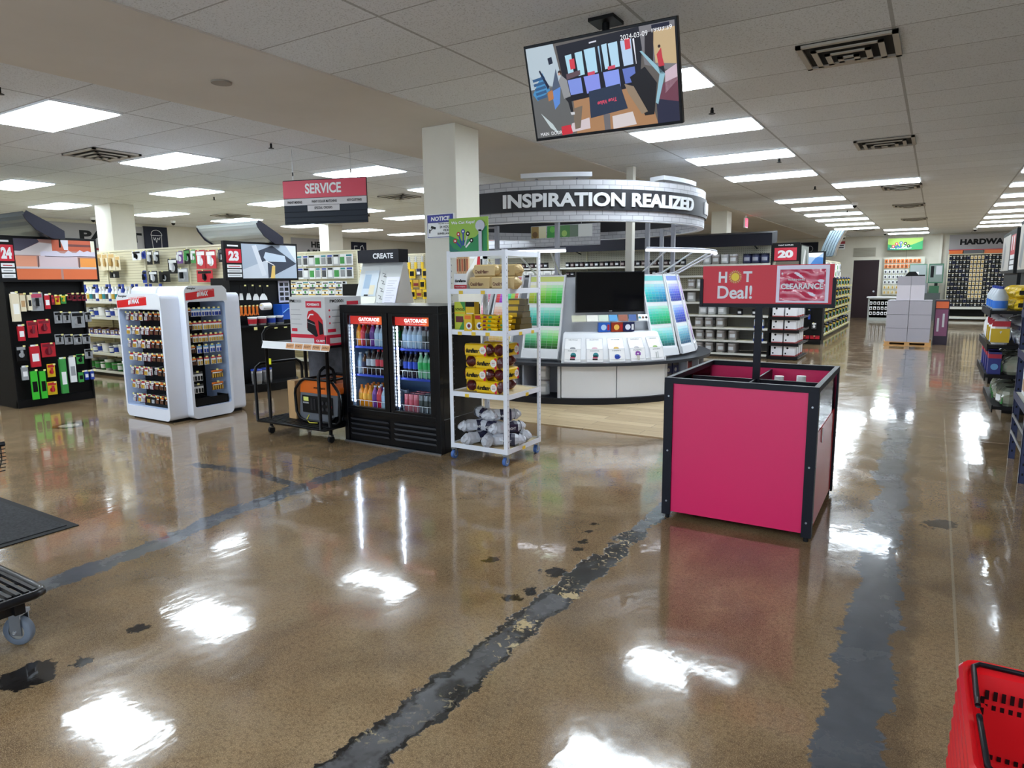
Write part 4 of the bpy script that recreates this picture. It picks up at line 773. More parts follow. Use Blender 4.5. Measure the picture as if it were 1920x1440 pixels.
def hook(par,loc,rz=0,ln=1): 
    o=bpy.data.objects.new('peg_hook',HKm); COL.objects.link(o); o.parent=par; o.location=loc; o.rotation_euler=(0,0,rz); o.scale=(1,ln,1); return o
def blister(nm,cat,w,h,card,prod,n=2,top='white'):
    f=MB(); f.box(-w/2,w/2,-.0015,.0015,-h,0,M(card)); q=PL((-w/2,-.0016,-h)); f.rect(q,0,w,h*.78,h,M(top),.0004); f.rect(q,w*.1,w*.9,h*.6,h*.72,M('white'),.0006)
    for i in range(n): x=-w/2+w*(i+.5)/n; f.cyl((x,-.009,-h*.92),(x,-.009,-h*.45),w/n*.28,M(prod),8)
    return Kind(nm,cat,f)
BP=[blister('battery_pack','battery pack',.062,.085,'maroon','silver',2),blister('battery_pack','battery pack',.062,.085,'white','gold',2,'red'),blister('battery_pack','battery pack',.06,.08,'black','brown',3,'orange'),blister('battery_pack','battery pack',.062,.085,'white','blue',2,'sky'),blister('battery_pack','battery pack',.14,.1,'white','black',4,'dgrey'),blister('battery_pack','battery pack',.15,.09,'brown','gold',5,'orange')]
zs=(1.21,1.05,.90,.75,.59,.43,.27)
for r,z in enumerate(zs):
    for i in range(8):
        x=.09+i*.092; 
        if r==4 and i==5: continue
        hook(A_,FA.p(x,.2,z),0,1.2)
        k=BP[2] if i>=5 else BP[(i*3+r)%2*1] if i<4 else BP[0]
        for dp in range(2 if i<7 else 1):
            fx=Fr(BD[0],BD[1]); k.put(fx.p(x,.06+dp*.06+jit(.006),z-.003),jit(.1),'battery pack in the left-facing bay, %s row down, %s from left%s'%(nth(r+1),nth(i+1),', rear one' if dp else ''),'battery packs in the left bay')
zb=(1.25,1.10,.96,.835,.70,.54,.40)
for r,z in enumerate(zb):
    xs=[.085+i*.062 for i in range(7)] if r<3 else [.1+i*.08 for i in range(5)] if r<5 else [.13,.38]
    for i,x in enumerate(xs):
        hook(B_,fb(x+.02,.2,z-.02),PI/2,1.2); k=BP[3] if r in(0,3) and i>0 else BP[1] if r in (1,2,4) and i>0 else BP[2]
        if r>=5: k=BP[4] if i==0 else BP[5]
        q=fb(x+.02,.05+jit(.01),z-.02); k.put((BD[0]+q[0],BD[1]+q[1],q[2]),PI/2+jit(.08),'battery pack in the aisle-facing bay, %s row down, %s from left'%(nth(r+1),nth(i+1)),'battery packs in the right bay')
f=MB(); q0=fb(.08,.01,.14); tr=MB(); 
F_=Fr(BD[0]+.85,BD[1]+.17,PI/2); tr=MB(); tr.box(0,.42,0,.2,0,.006,BLACK); tr.box(0,.42,0,.006,0,.09,BLACK); tr.box(0,.006,0,.2,0,.09,BLACK); tr.box(.414,.42,0,.2,0,.09,BLACK); tr.box(.2,.206,0,.2,0,.09,BLACK)
obj('black_tray',tr,B_,loc=fb(.09,.03,.135),rz=PI/2)
tr=MB(); tr.box(0,.5,0,.16,0,.1,BLACK); obj('black_tray',tr,A_,loc=(.28,.06,.155))
# ---------------------------------------------------------------- floor mat, dolly, cart edge
MT=noisy('black_mat_pile',(30,31,34),(58,59,62),60,.95); f=MB(); f.box(-6.6,-4.6,.95,1.99,.001,.011,MT); f.box(-6.65,-4.55,.9,.95,.001,.006,RUBBER); f.box(-6.65,-4.55,1.99,2.04,.001,.006,RUBBER); f.box(-4.6,-4.55,.95,1.99,.001,.006,RUBBER); f.box(-6.65,-6.6,.95,1.99,.001,.006,RUBBER); tag(obj('floor_mat',f),'black carpet entrance mat with rubber border on the left of the floor','mat')
t=thing('platform_dolly','black slatted platform dolly with grey rubber casters at the lower left','dolly',(-4.02,.62,0))
DP=mat((22,22,26),.35,name='dolly_black',coat=.3); f=MB()
for i in range(19): f.box(.03,.87,.03+i*.031,.045+i*.031,.238,.252,DP)
for i in range(6): f.box(.03+i*.165,.045+i*.165,.02,.6,.228,.240,DP)
o=obj('slatted_deck',f,t)
f=MB(); f.tube([(.03,0,.24),(.86,0,.24),(.89,.01,.24),(.905,.04,.24),(.905,.58,.24),(.89,.61,.24),(.86,.62,.24),(.03,.62,.24),(.0,.60,.24),(0,.02,.24)],.018,DP,10,True); obj('rounded_rim',f,t)
f=MB(); f.box(.06,.85,.05,.09,.155,.225,DP); f.box(.06,.85,.52,.56,.155,.225,DP); f.box(.79,.83,.05,.56,.155,.225,DP); f.box(.06,.10,.05,.56,.155,.225,DP); obj('under_frame',f,t)
GW=mat((112,122,138),.55,name='grey_rubber_wheel')
for x,y in ((.79,.55),(.79,.09),(.12,.55),(.12,.09)):
    f=MB(); f.lathe([(.035,-.016),(.06,-.016),(.064,-.008),(.064,.008),(.06,.016),(.035,.016)],GW,24); f.lathe([(.001,-.013),(.036,-.013),(.036,.013),(.001,.013)],mat((196,194,190),.5),20)
    v=[(a[0],-a[2],a[1]) for a in f.v]; 
    f.v=[(x+a*math.cos(.5)-b_*math.sin(.5),y+a*math.sin(.5)+b_*math.cos(.5),.064+c) for a,b_,c in v]; wl=obj('caster_wheel',f,t)
    f=MB(); f.M=Matrix.Translation((x,y,0))@Matrix.Rotation(.5,4,'Z'); f.box(-.02,.03,-.026,-.021,.05,.145,STEEL); f.box(-.02,.03,.021,.026,.05,.145,STEEL); f.box(-.035,.035,-.03,.03,.14,.156,STEEL); f.cyl((0,-.03,.064),(0,.03,.064),.008,CHROME,8); obj('fork',f,wl)
t=thing('shopping_cart','black wire basket edge of a cart at the far left','cart',(-4.50,1.14,-.0))
f=MB()
for k in range(7):
    z=.48+k*.022; r=.045*math.sin(k/6*PI*.5+.2); f.tube([(-.6,.0,z),(.08-.05+r,.0,z),(.08-.03+r,.05,z),(.08-.03+r,.5,z)],.003,BT,5)
for k in range(16): y=.03+k*.03; f.tube([(.03,y,.48),(.085,y,.55),(.09,y,.63)],.003,BT,5)
for k in range(14): x=-.5+k*.04; f.tube([(x-.02,0,.48),(x,0,.55),(x,0,.63)],.003,BT,5)
obj('wire_basket',f,t); f=MB(); f.tube([(-.6,-.0,.64),(.06,-.0,.64),(.09,.04,.64),(.09,.5,.64)],.014,BT); obj('rim_bar',f,t)
f=MB(); f.tube([(-.5,.25,.2),(-.5,.25,.48)],.02,BT); f.tube([(-.5,.1,.06),(-.5,.25,.2),(-.5,.5,.06)],.014,BT); obj('leg_frame',f,t)
for y in (.1,.5): f=MB(); f.cyl((-.512,y,.05),(-.488,y,.05),.05,RUBBER,16); obj('caster',f,t)
# ---------------------------------------------------------------- round paint inspiration desk
DX,DY=-4.38,8.98; R_=1.80; t=thing('paint_colour_desk','round grey and white paint colour desk with slanted swatch boards','display desk',(DX,DY,.009))
rd=math.radians; DG=mat((54,56,62),.4,name='charcoal_laminate'); LG=mat((168,172,182),.45,name='light_grey_laminate'); OW=mat((226,228,232),.35,name='white_laminate')
f=MB(); f.arcslab(.9,R_,0,.075,mat((30,31,36),.4),rd(-175),rd(80),64); obj('plinth',f,t)
f=MB(); f.arcslab(.9,R_+.03,.475,.51,DG,rd(-175),rd(80),64); obj('countertop',f,t)
f=MB(); f.arcslab(1.0,1.35,.075,.475,LG,rd(-175),rd(80),64); obj('inner_drum',f,t)
for a in (-165,-150,-135,-120,-104,-89,-73.5,-26,-12,0,14,30,50,70):
    f=MB(); c,s=math.cos(rd(a)),math.sin(rd(a)); 
    P=[(1.35,-.012),(R_-.06,-.012),(R_-.06,.012),(1.35,.012)]; f.prism([(x*c-y*s,x*s+y*c) for x,y in P],.075,.475,mat((150,158,176),.45),'z'); obj('partition',f,t)
for a0,a1 in ((-72,-50.2),(-49.8,-28)):
    f=MB(); f.arcslab(1.36,R_-.03,.08,.47,OW,rd(a0),rd(a1),8); obj('cabinet_door',f,t)
for a in (-73,-27.2): 
    f=MB(); f.arcslab(1.36,R_-.03,.075,.475,mat((200,202,206),.4),rd(a-.6),rd(a+.6),2); obj('side_panel',f,t)
# conical upper body
f=MB(); f.lathe([(1.50,.51),(1.24,1.56)],mat((204,208,216),.5,name='grey_cone'),72,(0,0),True,rd(-175),rd(80)); f.lathe([(1.14,1.56),(1.26,1.56),(1.27,1.585),(1.14,1.585)],DG,72,(0,0),False,rd(-175),rd(80)); f.lathe([(1.18,1.56),(1.44,.51)],LG,72,(0,0),True,rd(-175),rd(80)); obj('cone_wall',f,t)
def plane_at(a,r0,z0,r1,z1,w,off=0):   # slanted plane facing outward at azimuth a
    c,s=math.cos(rd(a)),math.sin(rd(a)); u=Vector((-s,c,0)); o=Vector((c*r0,s*r0,z0)); e=Vector((c*r1,s*r1,z1))-o; L=e.length; wv=e/L
    n=u.cross(wv); return (o-u*w/2+n*off,u,wv),L
def hsv(h,s,v):
    i=int(h*6)%6; f=h*6-int(h*6); p,q,t_=v*(1-s),v*(1-f*s),v*(1-(1-f)*s); return tuple(int(255*c) for c in ((v,t_,p),(q,v,p),(p,v,t_),(p,q,v),(t_,p,v),(v,p,q))[i])
def q8(c): return tuple(min(255,int(round(v/12)*12)) for v in c)
def board(a,hues,lab,w=.50,shelf=True):
    (o,u,wv),L=plane_at(a,1.60,.545,1.32,1.575,w); n=u.cross(wv).normalized()
    f=MB(); 
    def slab(x0,x1,y0,y1,z0,z1,m): 
        P=[o+u*x+wv*y+n*z for z in (z0,z1) for x,y in ((x0,y0),(x1,y0),(x1,y1),(x0,y1))]; f.add(P,[(3,2,1,0),(4,5,6,7),(0,1,5,4),(1,2,6,5),(2,3,7,6),(3,0,4,7)],m)
    slab(0,w,0,L,0,.02,OW); slab(0,.02,0,L,.02,.035,OW); slab(w-.02,w,0,L,.02,.035,OW); slab(0,w,-.01,.09,.02,.045,OW); bo=obj('swatch_board',f,t)
    f=MB(); p=(o+n*.021,u,wv); top=hsv(hues[0][0],.45,.85); f.rect(p,.025,w-.025,L-.085,L-.02,mat(q8(top),.5),.001); bl=(L-.085-.11)/3
    for b in range(3):
        h0,h1,smx,vmn=hues[b]
        for r in range(8):
            for c in range(6):
                k=r/7.0; hh=(h0+(h1-h0)*c/5)%1; sat=min(.97,.08+(smx+.14)*k**.95); v=.96-(.96-vmn)*k**1.8
                x0=.025+c*(w-.05)/6; y1=.11+(3-b)*bl-.012-r*(bl-.02)/8; f.rect(p,x0+.0015,x0+(w-.05)/6-.0015,y1-(bl-.02)/8+.002,y1,mat(q8(hsv(hh,sat,v)),.55),.0015+.0004*(r%2))
    obj('colour_chips',f,bo)
board(-83,[(.19,.36,.75,.62),(.48,.44,.85,.45),(.42,.32,.6,.35)],'green')
board(-108,[(.99,.04,.72,.78),(.05,.08,.6,.75),(.10,.13,.5,.7)],'coral')
board(-133,[(.90,.95,.6,.6),(.95,.99,.6,.6),(.0,.02,.5,.55)],'pink')
board(-156,[(.12,.15,.7,.8),(.1,.13,.6,.7),(.08,.1,.4,.6)],'yellow')
board(-22,[(.50,.55,.85,.62),(.47,.43,.95,.55),(.47,.5,.6,.4)],'blue',.44)
board(-3,[(.62,.66,.75,.62),(.60,.64,.85,.6),(.54,.56,.6,.45)],'deep blue',.44)
board(14.5,[(.72,.78,.4,.5),(.74,.78,.35,.5),(.76,.8,.3,.5)],'purple',.44)
board(36,[(.08,.1,.2,.7),(.08,.1,.2,.6),(.08,.1,.15,.5)],'beige',.44)
# uprights
GP=mat((150,152,160),.45,.3,name='grey_post')
for a in (-128,-78,-24,8,50):
    c,s=math.cos(rd(a)),math.sin(rd(a)); f=MB(); f.box(c*1.30-.025,c*1.30+.025,s*1.30-.025,s*1.30+.025,.51,2.26,GP); obj('upright_post',f,t)
# brochure rack
f=MB(); pa=[]; f.arcslab(1.50,1.79,.512,.56,OW,rd(-72),rd(-28),16); f.lathe([(1.79,.512),(1.72,.70),(1.62,.86),(1.50,.875)],OW,16,(0,0),True,rd(-72),rd(-28)); 
for a in (-72,-28): c,s=math.cos(rd(a)),math.sin(rd(a)); f.add([(c*r,s*r,z) for r,z in ((1.44,.512),(1.79,.512),(1.72,.7),(1.62,.86),(1.50,.875),(1.40,.875))],[tuple(range(6))],OW)
br=obj('brochure_rack',f,t)
def slant(a,rb,zb,rt,zt,w): 
    p,L=plane_at(a,rb,zb,rt,zt,w,.004); return p,L
names=(('NEUTRALS','RUSTIC','WARM','NATURALS','GREENS'),('POPULAR','COASTAL','HAPPY','FLORAL','MODERN'))
for row in (0,1):
    for i in range(5):
        a=-67.6+i*8.8; w=.20
        p,L=slant(a,1.785,.525,1.745,.68,w) if row==1 else slant(a,1.735,.665,1.655,.80,w)
        f=MB(); f.rect(p,0,w,0,L,mat((244,244,246),.3),.006); f.line(p,[(0,0),(0,L),(w,L),(w,0),(0,0)],.003,mat((176,180,190),.4),.008); f.text(p,names[row][i],w/2,L*.82,.012,mat((90,100,110),.5),w=.11,align='c',lift=.009)
        cx,cz=w/2,L*.38
        if row==1:
            if i<2:
                f.disc(p,cx+.01,cz+.02,.035,M('teal'),.008); 
                for k in range(3): f.rect(p,cx-.03+.004*k,cx+.032,cz-.035+k*.02,cz-.02+k*.02,M('black') if k%2==0 else M('pink'),.010)
            elif i==2: f.disc(p,cx,cz,.032,M('blue'),.009); f.disc(p,cx,cz+.022,.03,mat((60,110,190),.4),.010,.008); f.line(p,[(cx+.03,cz+.015),(cx+.045,cz),(cx+.025,cz-.02)],.006,M('blue'),.010)
            elif i==3:
                for k in range(9): f.disc(p,cx+.024*math.cos(k*2.4),cz+.03+.022*math.sin(k*2.4),.014,M('purple') if k%2 else mat((150,80,170),.5),.009+.0003*k,n=9)
                f.art(p,[(cx-.015,cz-.05),(cx+.015,cz-.05),(cx+.02,cz+.01),(cx-.02,cz+.01)],mat((200,196,186),.5),.014)
            else: f.rect(p,cx-.02,cx-.004,cz-.04,cz+.04,mat((180,184,184),.5),.009); f.rect(p,cx+.006,cx+.02,cz-.04,cz+.045,mat((196,200,200),.5),.009)
        else: f.disc(p,cx,.02,.034,(M('grey'),mat((226,190,200),.5),M('gold'),mat((200,196,200),.5),mat((150,180,110),.5))[i],.008,.018)
        obj('brochure_card',f,br)
# card strip and colour boxes below the screen
a0=-50; (o,u,wv),L=plane_at(a0,1.50,1.0,1.46,1.09,1.0); p=(o,u,wv); f=MB(); ofs=[(0,.20,(196,196,170)),(.20,.36,(236,234,224)),(.36,.50,(206,220,200)),(.50,.62,(60,150,210)),(.63,.76,(150,74,40)),(.77,.88,(50,84,150)),(.90,1.04,(240,240,240))]
for x0,x1,c in ofs: f.rect(p,x0*.95,x1*.95-.006,.0,.085,mat(c,.4),.01)
for k,c in enumerate(('teal','brown','black')): f.disc(p,.875+k*.042,.042,.015,M(c),.013)
f.add([tuple(o+u*x+wv*z) for x,z in ((0,-.006),(.99,-.006),(.99,0),(0,0))],[(0,1,2,3)],OW); obj('card_strip',f,t)
for i,(off,c,c2,nm) in enumerate(((-.10,(40,96,190),(190,220,250),'bright blue box with a pale flower print'),(.065,(150,50,24),(240,190,90),'rust orange box with a golden flower print'),(.21,(22,30,78),(230,234,250),'dark navy box with a white print'))):
    c,s=math.cos(rd(a0)),math.sin(rd(a0)); f=MB(); w=.15; f.box(-w/2,w/2,0,.05,0,.115,mat(c and (c and ofs) and ((40,96,190),(150,50,24),(22,30,78))[i],.35)); q=PL((-w/2,0,0)); f.disc(q,.065,.055,.035,mat(c2,.4),.001); f.rect(q,.112,.14,.02,.09,(M('red') if i<2 else M('white')),.001)
    tag(obj('sample_box',f,loc=(DX+c*1.56-s*off,DY+s*1.56+c*off,.009+.876),rz=rd(a0)+PI/2),nm+' on the brochure rack below the dark screen','box')
# screen
c,s=math.cos(rd(-50)),math.sin(rd(-50)); tv=thing('desk_monitor','black switched-off flat screen on the round paint desk','monitor',(DX+c*1.47,DY+s*1.47,1.125),rd(-50)+PI/2+.08)
f=MB(); f.box(-.45,.45,0,.04,0,.50,mat((14,14,18),.3)); f.box(-.2,.2,.04,.10,.1,.4,BLACK); ho=obj('housing',f,tv,bevel=.004); f=MB(); f.box(-.435,.435,-.0015,.0,.03,.488,mat((8,8,11),.08,name='dark_screen_glass')); obj('screen',f,tv); f=MB(); f.box(-.02,.02,-.003,-.0015,.01,.018,M('silver')); obj('emblem',f,tv)
# lamp arcs
for a_0,a_1,arms in ((-40,24,(-30,-14,2,18)),(-118,-70,(-112,-90,-76))):
    l_=thing('arc_lamp','slim lit %s lamp arc over the %s swatch boards of the paint desk'%(('white','blue') if a_0>-60 else ('white','green and coral')),'lamp',(DX,DY,.009))
    f=MB(); f.tube([(1.86*math.cos(rd(a)),1.86*math.sin(rd(a)),1.86) for a in range(a_0,a_1+1,4)],.016,mat((240,244,255),.4,0,3.5)); obj('light_tube',f,l_)
    f=MB(); f.tube([(1.86*math.cos(rd(a)),1.86*math.sin(rd(a)),1.885) for a in range(a_0,a_1+1,4)],.014,GP); obj('lamp_housing',f,l_)
    for a in arms: f=MB(); ca,sa=math.cos(rd(a)),math.sin(rd(a)); f.tube([(1.26*ca,1.26*sa,1.585),(1.36*ca,1.36*sa,1.60),(1.86*ca,1.86*sa,1.88)],.011,mat((220,222,228),.4)); obj('support_arm',f,l_)
# cans on the desk base
def paint_can(r,h,body,lab,lid=(190,192,196),nm='paint_can',spot=None):
    b=MB().lathe([(.001,0),(r,0),(r,h-.008)],mat(body,.28,.7),18); c=MB().lathe([(r,h-.008),(r*1.03,h-.004),(r*1.03,h),(r*.88,h),(r*.86,h-.006),(.001,h-.006)],mat(lid,.3,.8),18)
    l_=MB().lathe([(r+.0006,h*.12),(r+.0006,h*.82)],mat(lab,.35,.1),18)
    if spot: l_.lathe([(r+.001,h*.3),(r+.001,h*.65)],mat(spot,.4),6,(0,0),True,-2.2,-.9)
    hb=MB().tube([(r*1.02*math.cos(t_),-r*.35+.0,h*.75-r*.9*math.sin(t_)) for t_ in [PI*i/10 for i in range(11)]],.0018,STEEL,5)
    return Kind(nm,'paint can',[('can_body',b,[('label',l_)]),('lid',c),('wire_handle',hb)])
K_S=paint_can(.083,.19,(200,202,206),(176,180,184),spot=(220,222,226)); K_S2=paint_can(.083,.19,(196,198,202),(140,134,132),spot=(196,200,206)); K_D=paint_can(.083,.19,(40,44,60),(34,40,78),(30,30,34),spot=(150,154,170))
K_Q=paint_can(.054,.115,(30,32,38),(26,28,36),(24,24,28),'quart_can',spot=(206,208,214)); K_Q2=paint_can(.054,.115,(40,40,44),(60,40,44),(24,24,28),'quart_can',spot=(160,150,150)); K_GR=paint_can(.083,.19,(60,62,66),(44,46,50),(30,60,40),spot=(196,198,200))
for k,a in enumerate((-127,-111.5,-96.5,-81.2)):
    c,s=math.cos(rd(a)),math.sin(rd(a))
    for z in (0,1): K_S.put((DX+c*1.62,DY+s*1.62,.085+.191*z),rd(a)+PI/2,'silver gallon can in desk base left of the white doors, %s bay, %s'%(nth(k+1),('lower','upper')[z]))
BK=[prod_box(.13,.12,.2,'black','dgrey','brown'),prod_box(.13,.12,.2,'navy','dgrey','grey'),prod_box(.13,.12,.2,'maroon','black','brown')]
BK=[Kind('stain_carton','carton',b) for b in BK]
for k,a in enumerate((-22,-17,-8,-3.5,4,9.5,19,25)):
    c,s=math.cos(rd(a)),math.sin(rd(a))
    for z in (0,1,): BK[(k//2+z)%3].put((DX+c*1.66,DY+s*1.66,.085+.2*z*.96),rd(a)+PI/2,'dark carton in the desk base, %s to the right of the white doors, %s'%(nth(k+1),('lower','upper')[z]))
# ---------------------------------------------------------------- hanging ring sign
RX,RY,RR=-4.5,8.68,1.90
def brickmat(n):
    m=bpy.data.materials.new(n); m.use_nodes=True; nn_,l=nodes(m); b=nn_['Principled BSDF']; P,X,Y,Z=pos(nn_,l)
    ang=mth(nn_,l,'ARCTAN2',mth(nn_,l,'ADD',Y,-RY),mth(nn_,l,'ADD',X,-RX)); cb=nn_.new('ShaderNodeCombineXYZ'); l.new(mth(nn_,l,'MULTIPLY',ang,RR),cb.inputs[0]); l.new(Z,cb.inputs[1])
    bt=nn_.new('ShaderNodeTexBrick'); l.new(cb.outputs[0],bt.inputs[0]); bt.inputs['Scale'].default_value=1; bt.inputs['Brick Width'].default_value=.15; bt.inputs['Row Height'].default_value=.055; bt.inputs['Mortar Size'].default_value=.0035
    bt.inputs['Color1'].default_value=(.50,.50,.53,1); bt.inputs['Color2'].default_value=(.42,.42,.45,1); bt.inputs['Mortar'].default_value=(.22,.22,.24,1); l.new(bt.outputs[0],b.inputs['Base Color']); b.inputs['Roughness'].default_value=.7; return m
BRK=brickmat('pale_brick_print'); rg=thing('ring_sign','large round hanging sign reading INSPIRATION REALIZED with pale brick edges','sign',(RX,RY,0))
f=MB(); f.arcslab(RR-.03,RR-.005,2.535,2.645,BRK,-PI,PI,96); obj('upper_brick_band',f,rg)
f=MB(); f.arcslab(RR-.03,RR-.012,2.19,2.31,BRK,-PI,PI,96); f.arcslab(RR-.10,RR-.012,2.185,2.195,mat((206,208,214),.5),-PI,PI,96); obj('lower_brick_band',f,rg)
f=MB(); f.arcslab(RR-.028,RR+.012,2.305,2.54,mat((44,44,48),.45,name='charcoal_band'),-PI,PI,96); bbnd=obj('charcoal_band',f,rg)
def arctext(s,a0,a1,z,h,m,thick=.018):
    vs,fs,asp=text_geo(s,.035); f=MB(); V=[]
    for p_,q_ in vs:
        a=rd(a0+(a1-a0)*p_); V.append((a,z+q_*h))
    fr=[((RR+.012+thick)*math.cos(a),(RR+.012+thick)*math.sin(a),zz) for a,zz in V]; bk=[((RR+.012)*math.cos(a),(RR+.012)*math.sin(a),zz) for a,zz in V]
    f.add(fr,fs,m)
    from collections import Counter
    cnt=Counter(); 
    for g_ in fs:
        for i in range(len(g_)): cnt[tuple(sorted((g_[i],g_[(i+1)%len(g_)])))]+=1
    n=len(fr); ed=[(g_[i],g_[(i+1)%len(g_)]) for g_ in fs for i in range(len(g_)) if cnt[tuple(sorted((g_[i],g_[(i+1)%len(g_)])))]==1]
    f.add(fr+bk,[(a,b,n+b,n+a) for a,b in ed],m); return f
obj('raised_lettering',arctext('INSPIRATION REALIZED',-84.5,-8,2.345,.155,mat((214,216,220),.4)),rg)
obj('raised_lettering',arctext('INSPIRATION REALIZED',6,84,2.345,.155,mat((214,216,220),.4)),rg)
for a in (-66,-10,50,140,-150):
    f=MB(); f.arcslab(RR-.30,RR-.08,2.69,2.74,mat((206,208,214),.5),rd(a-13),rd(a+13),6); 
    for s in (-8,8): c,q=math.cos(rd(a+s)),math.sin(rd(a+s)); f.box(c*(RR-.2)-.01,c*(RR-.2)+.01,q*(RR-.2)-.01,q*(RR-.2)+.01,2.56,2.69,GP); f.box(*sorted((c*(RR-.2),c*(RR-.02))),*sorted((q*(RR-.2)-.005,q*(RR-.02)+.005)),2.56,2.575,GP)
    obj('top_light_trough',f,rg)
for a in (-128,-78,-24,8,50):
    ca,sa=math.cos(rd(a)),math.sin(rd(a)); f=MB(); f.tube([(DX-RX+ca*1.3,DY-RY+sa*1.3,2.25),((RR-.02)*ca,(RR-.02)*sa,2.21)],.014,GP); obj('bracket_arm',f,rg)
# picture panel behind
pn=thing('picture_panel','small hanging panel of food and plant photographs over a pale brick strip','panel',(-6.3,10.0,2.08))
f=MB(); f.box(-.9,1.73,0,.02,0,.34,BRK); bp_=obj('board',f,pn); f=MB(); p=PL((-.9,0,0)); cs=[((150,60,40),.5,.80),((190,90,50),.80,1.0),((206,160,60),1.0,1.17),((180,184,150),1.28,1.38),((150,120,60),1.38,1.52),((210,206,170),1.52,1.66),((40,140,50),1.68,1.88),((70,130,60),1.88,2.1),((100,120,100),2.1,2.25),((220,222,220),2.25,2.5)]
for c,x0,x1 in cs: f.rect(p,x0,x1,.14,.33,mat(c,.4),.002)
for x,z,c in ((.9,.22,(214,130,80)),(1.08,.26,(120,60,30)),(1.45,.2,(110,80,40)),(1.78,.27,(90,180,60)),(2.0,.2,(150,190,90))): f.disc(p,x,z,.05,mat(c,.4),.004)
obj('photographs',f,bp_); f=MB(); f.cyl((-.6,.01,.34),(-.6,.01,.97),.006,STEEL,6); f.cyl((1.4,.01,.34),(1.4,.01,.97),.006,STEEL,6); obj('hanging_rod',f,pn)
# ---------------------------------------------------------------- kiosks headed CREATE
for (x,y,rz,lab) in ((-7.14,7.0,.0,'white slanted brochure kiosk headed CREATE behind the drinks cooler'),(-8.12,10.3,.0,'second white kiosk with a framed panel, mostly behind the near pillar')):
    k=thing('kiosk','%s'%lab,'kiosk',(x,y,.009),rz); w=.78; f=MB()
    f.prism([(0,0),(.7,0),(.7,.55),(.42,1.80),(.36,1.80),(.08,1.0),(0,.9)],0,w,mat((206,208,206),.5),'x'); bd=obj('cabinet',f,k)
    f=MB(); f.box(-.0,w+.0,.26,.46,1.79,1.97,mat((36,36,42),.45)); hd=obj('header_board',f,k)
    if x<-7: f=MB(); f.text(PL((.3,.259,1.79)),'CREATE',.0,.055,.075,M('white'),w=.38,bold=.03); obj('lettering',f,hd)
    o=Vector((0,.075,1.0)); wv=Vector((0,.28,.80)).normalized(); p=(o,Vector((1,0,0)),wv); f=MB(); 
    f.rect(p,.10,.38,.34,.72,mat((196,206,214),.4),.004); f.rect(p,.12,.24,.45,.66,mat((150,170,190),.4),.006); f.rect(p,.24,.34,.36,.5,mat((214,204,176),.4),.006); f.rect(p,.16,.24,.34,.36,M('black'),.007); f.rect(p,.12,.40,.05,.33,mat((228,228,214),.4),.004); f.rect(p,.14,.34,.09,.10,M('grey'),.006)
    for i in range(6): f.line(p,[(.44,.68-i*.11),(.5,.66-i*.11),(.47,.63-i*.11),(.53,.62-i*.11)],.008,M('dgrey'),.006); 
    obj('printed_panel',f,bd)
    if x<-7:
        f=MB(); f.rect((o+Vector((.0,-.03,0)),p[1],p[2]),.56,.80,.08,.62,mat((214,214,232),.35),.0)
        q=(o+Vector((0,-.031,0)),p[1],p[2])
        for i in range(12): f.rect(q,.60,.76-.03*(i%3),.56-i*.035,.565-i*.035,M('grey'),.001)
        obj('paper_notice',f,bd)
    else: f=MB(); p2=p; f.line(p2,[(.5,.1),(.5,.7),(.74,.7),(.74,.1),(.5,.1)],.02,BLACK,.01); obj('picture_frame',f,bd)
# ---------------------------------------------------------------- shelving runs
def slatmat(n,a,b,ph=.05,vert=False,peg=False):
    m=bpy.data.materials.new(n); m.use_nodes=True; nn_,l=nodes(m); bs=nn_['Principled BSDF']; P,X,Y,Z=pos(nn_,l)
    if peg:
        g=mth(nn_,l,'FRACT',mth(nn_,l,'DIVIDE',mth(nn_,l,'ADD',X,Y),ph)); h=mth(nn_,l,'FRACT',mth(nn_,l,'DIVIDE',Z,ph)); k=mth(nn_,l,'MULTIPLY',mth(nn_,l,'LESS_THAN',mth(nn_,l,'ABSOLUTE',mth(nn_,l,'ADD',g,-.5)),.17),mth(nn_,l,'LESS_THAN',mth(nn_,l,'ABSOLUTE',mth(nn_,l,'ADD',h,-.5)),.17))
    else: k=mth(nn_,l,'LESS_THAN',mth(nn_,l,'FRACT',mth(nn_,l,'DIVIDE',Z,ph)),.14)
    l.new(mixc(nn_,l,k,a,b),bs.inputs['Base Color']); bs.inputs['Roughness'].default_value=.6; return m
SLATW=slatmat('cream_slatwall',(214,206,176),(170,160,130),.045); PEGW=slatmat('cream_pegboard',(206,202,184),(120,116,104),.04,peg=True); PEGD=slatmat('grey_pegboard',(120,120,118),(70,70,70),.03,peg=True)
def gondola(label,fr,L,h,shelves,dep,back,cat='shelving unit',dark=False,edge=SHELFW,base=True,name='store_shelving',top_h=None):
    t=thing(name,label,cat,fr.p(0,0,0),fr.rz); c=BLACK if dark else BEIGE
    f=MB(); f.box(0,L,-.02,.02,.1,h,back); obj('back_panel',f,t)
    f=MB(); f.box(0,L,-dep+.03,.02,0,.09,BLACK if dark else mat((60,58,54),.6)); obj('kick_base',f,t)
    n=max(1,int(round(L/1.22)))
    for i in range(n+1): x=min(max(i*L/n,.015),L-.015); f=MB(); f.box(x-.015,x+.015,-.045,-.02,.09,h,c); obj('upright',f,t)
    for z in shelves: f=MB(); f.box(0,L,-dep,-.02,z-.025,z,c); f.box(0,L,-dep-.008,-dep,z-.035,z+.004,edge); obj('shelf',f,t)
    f=MB(); f.box(0,L,-.03,.03,h,h+.025,c); obj('top_cap',f,t)
    return t
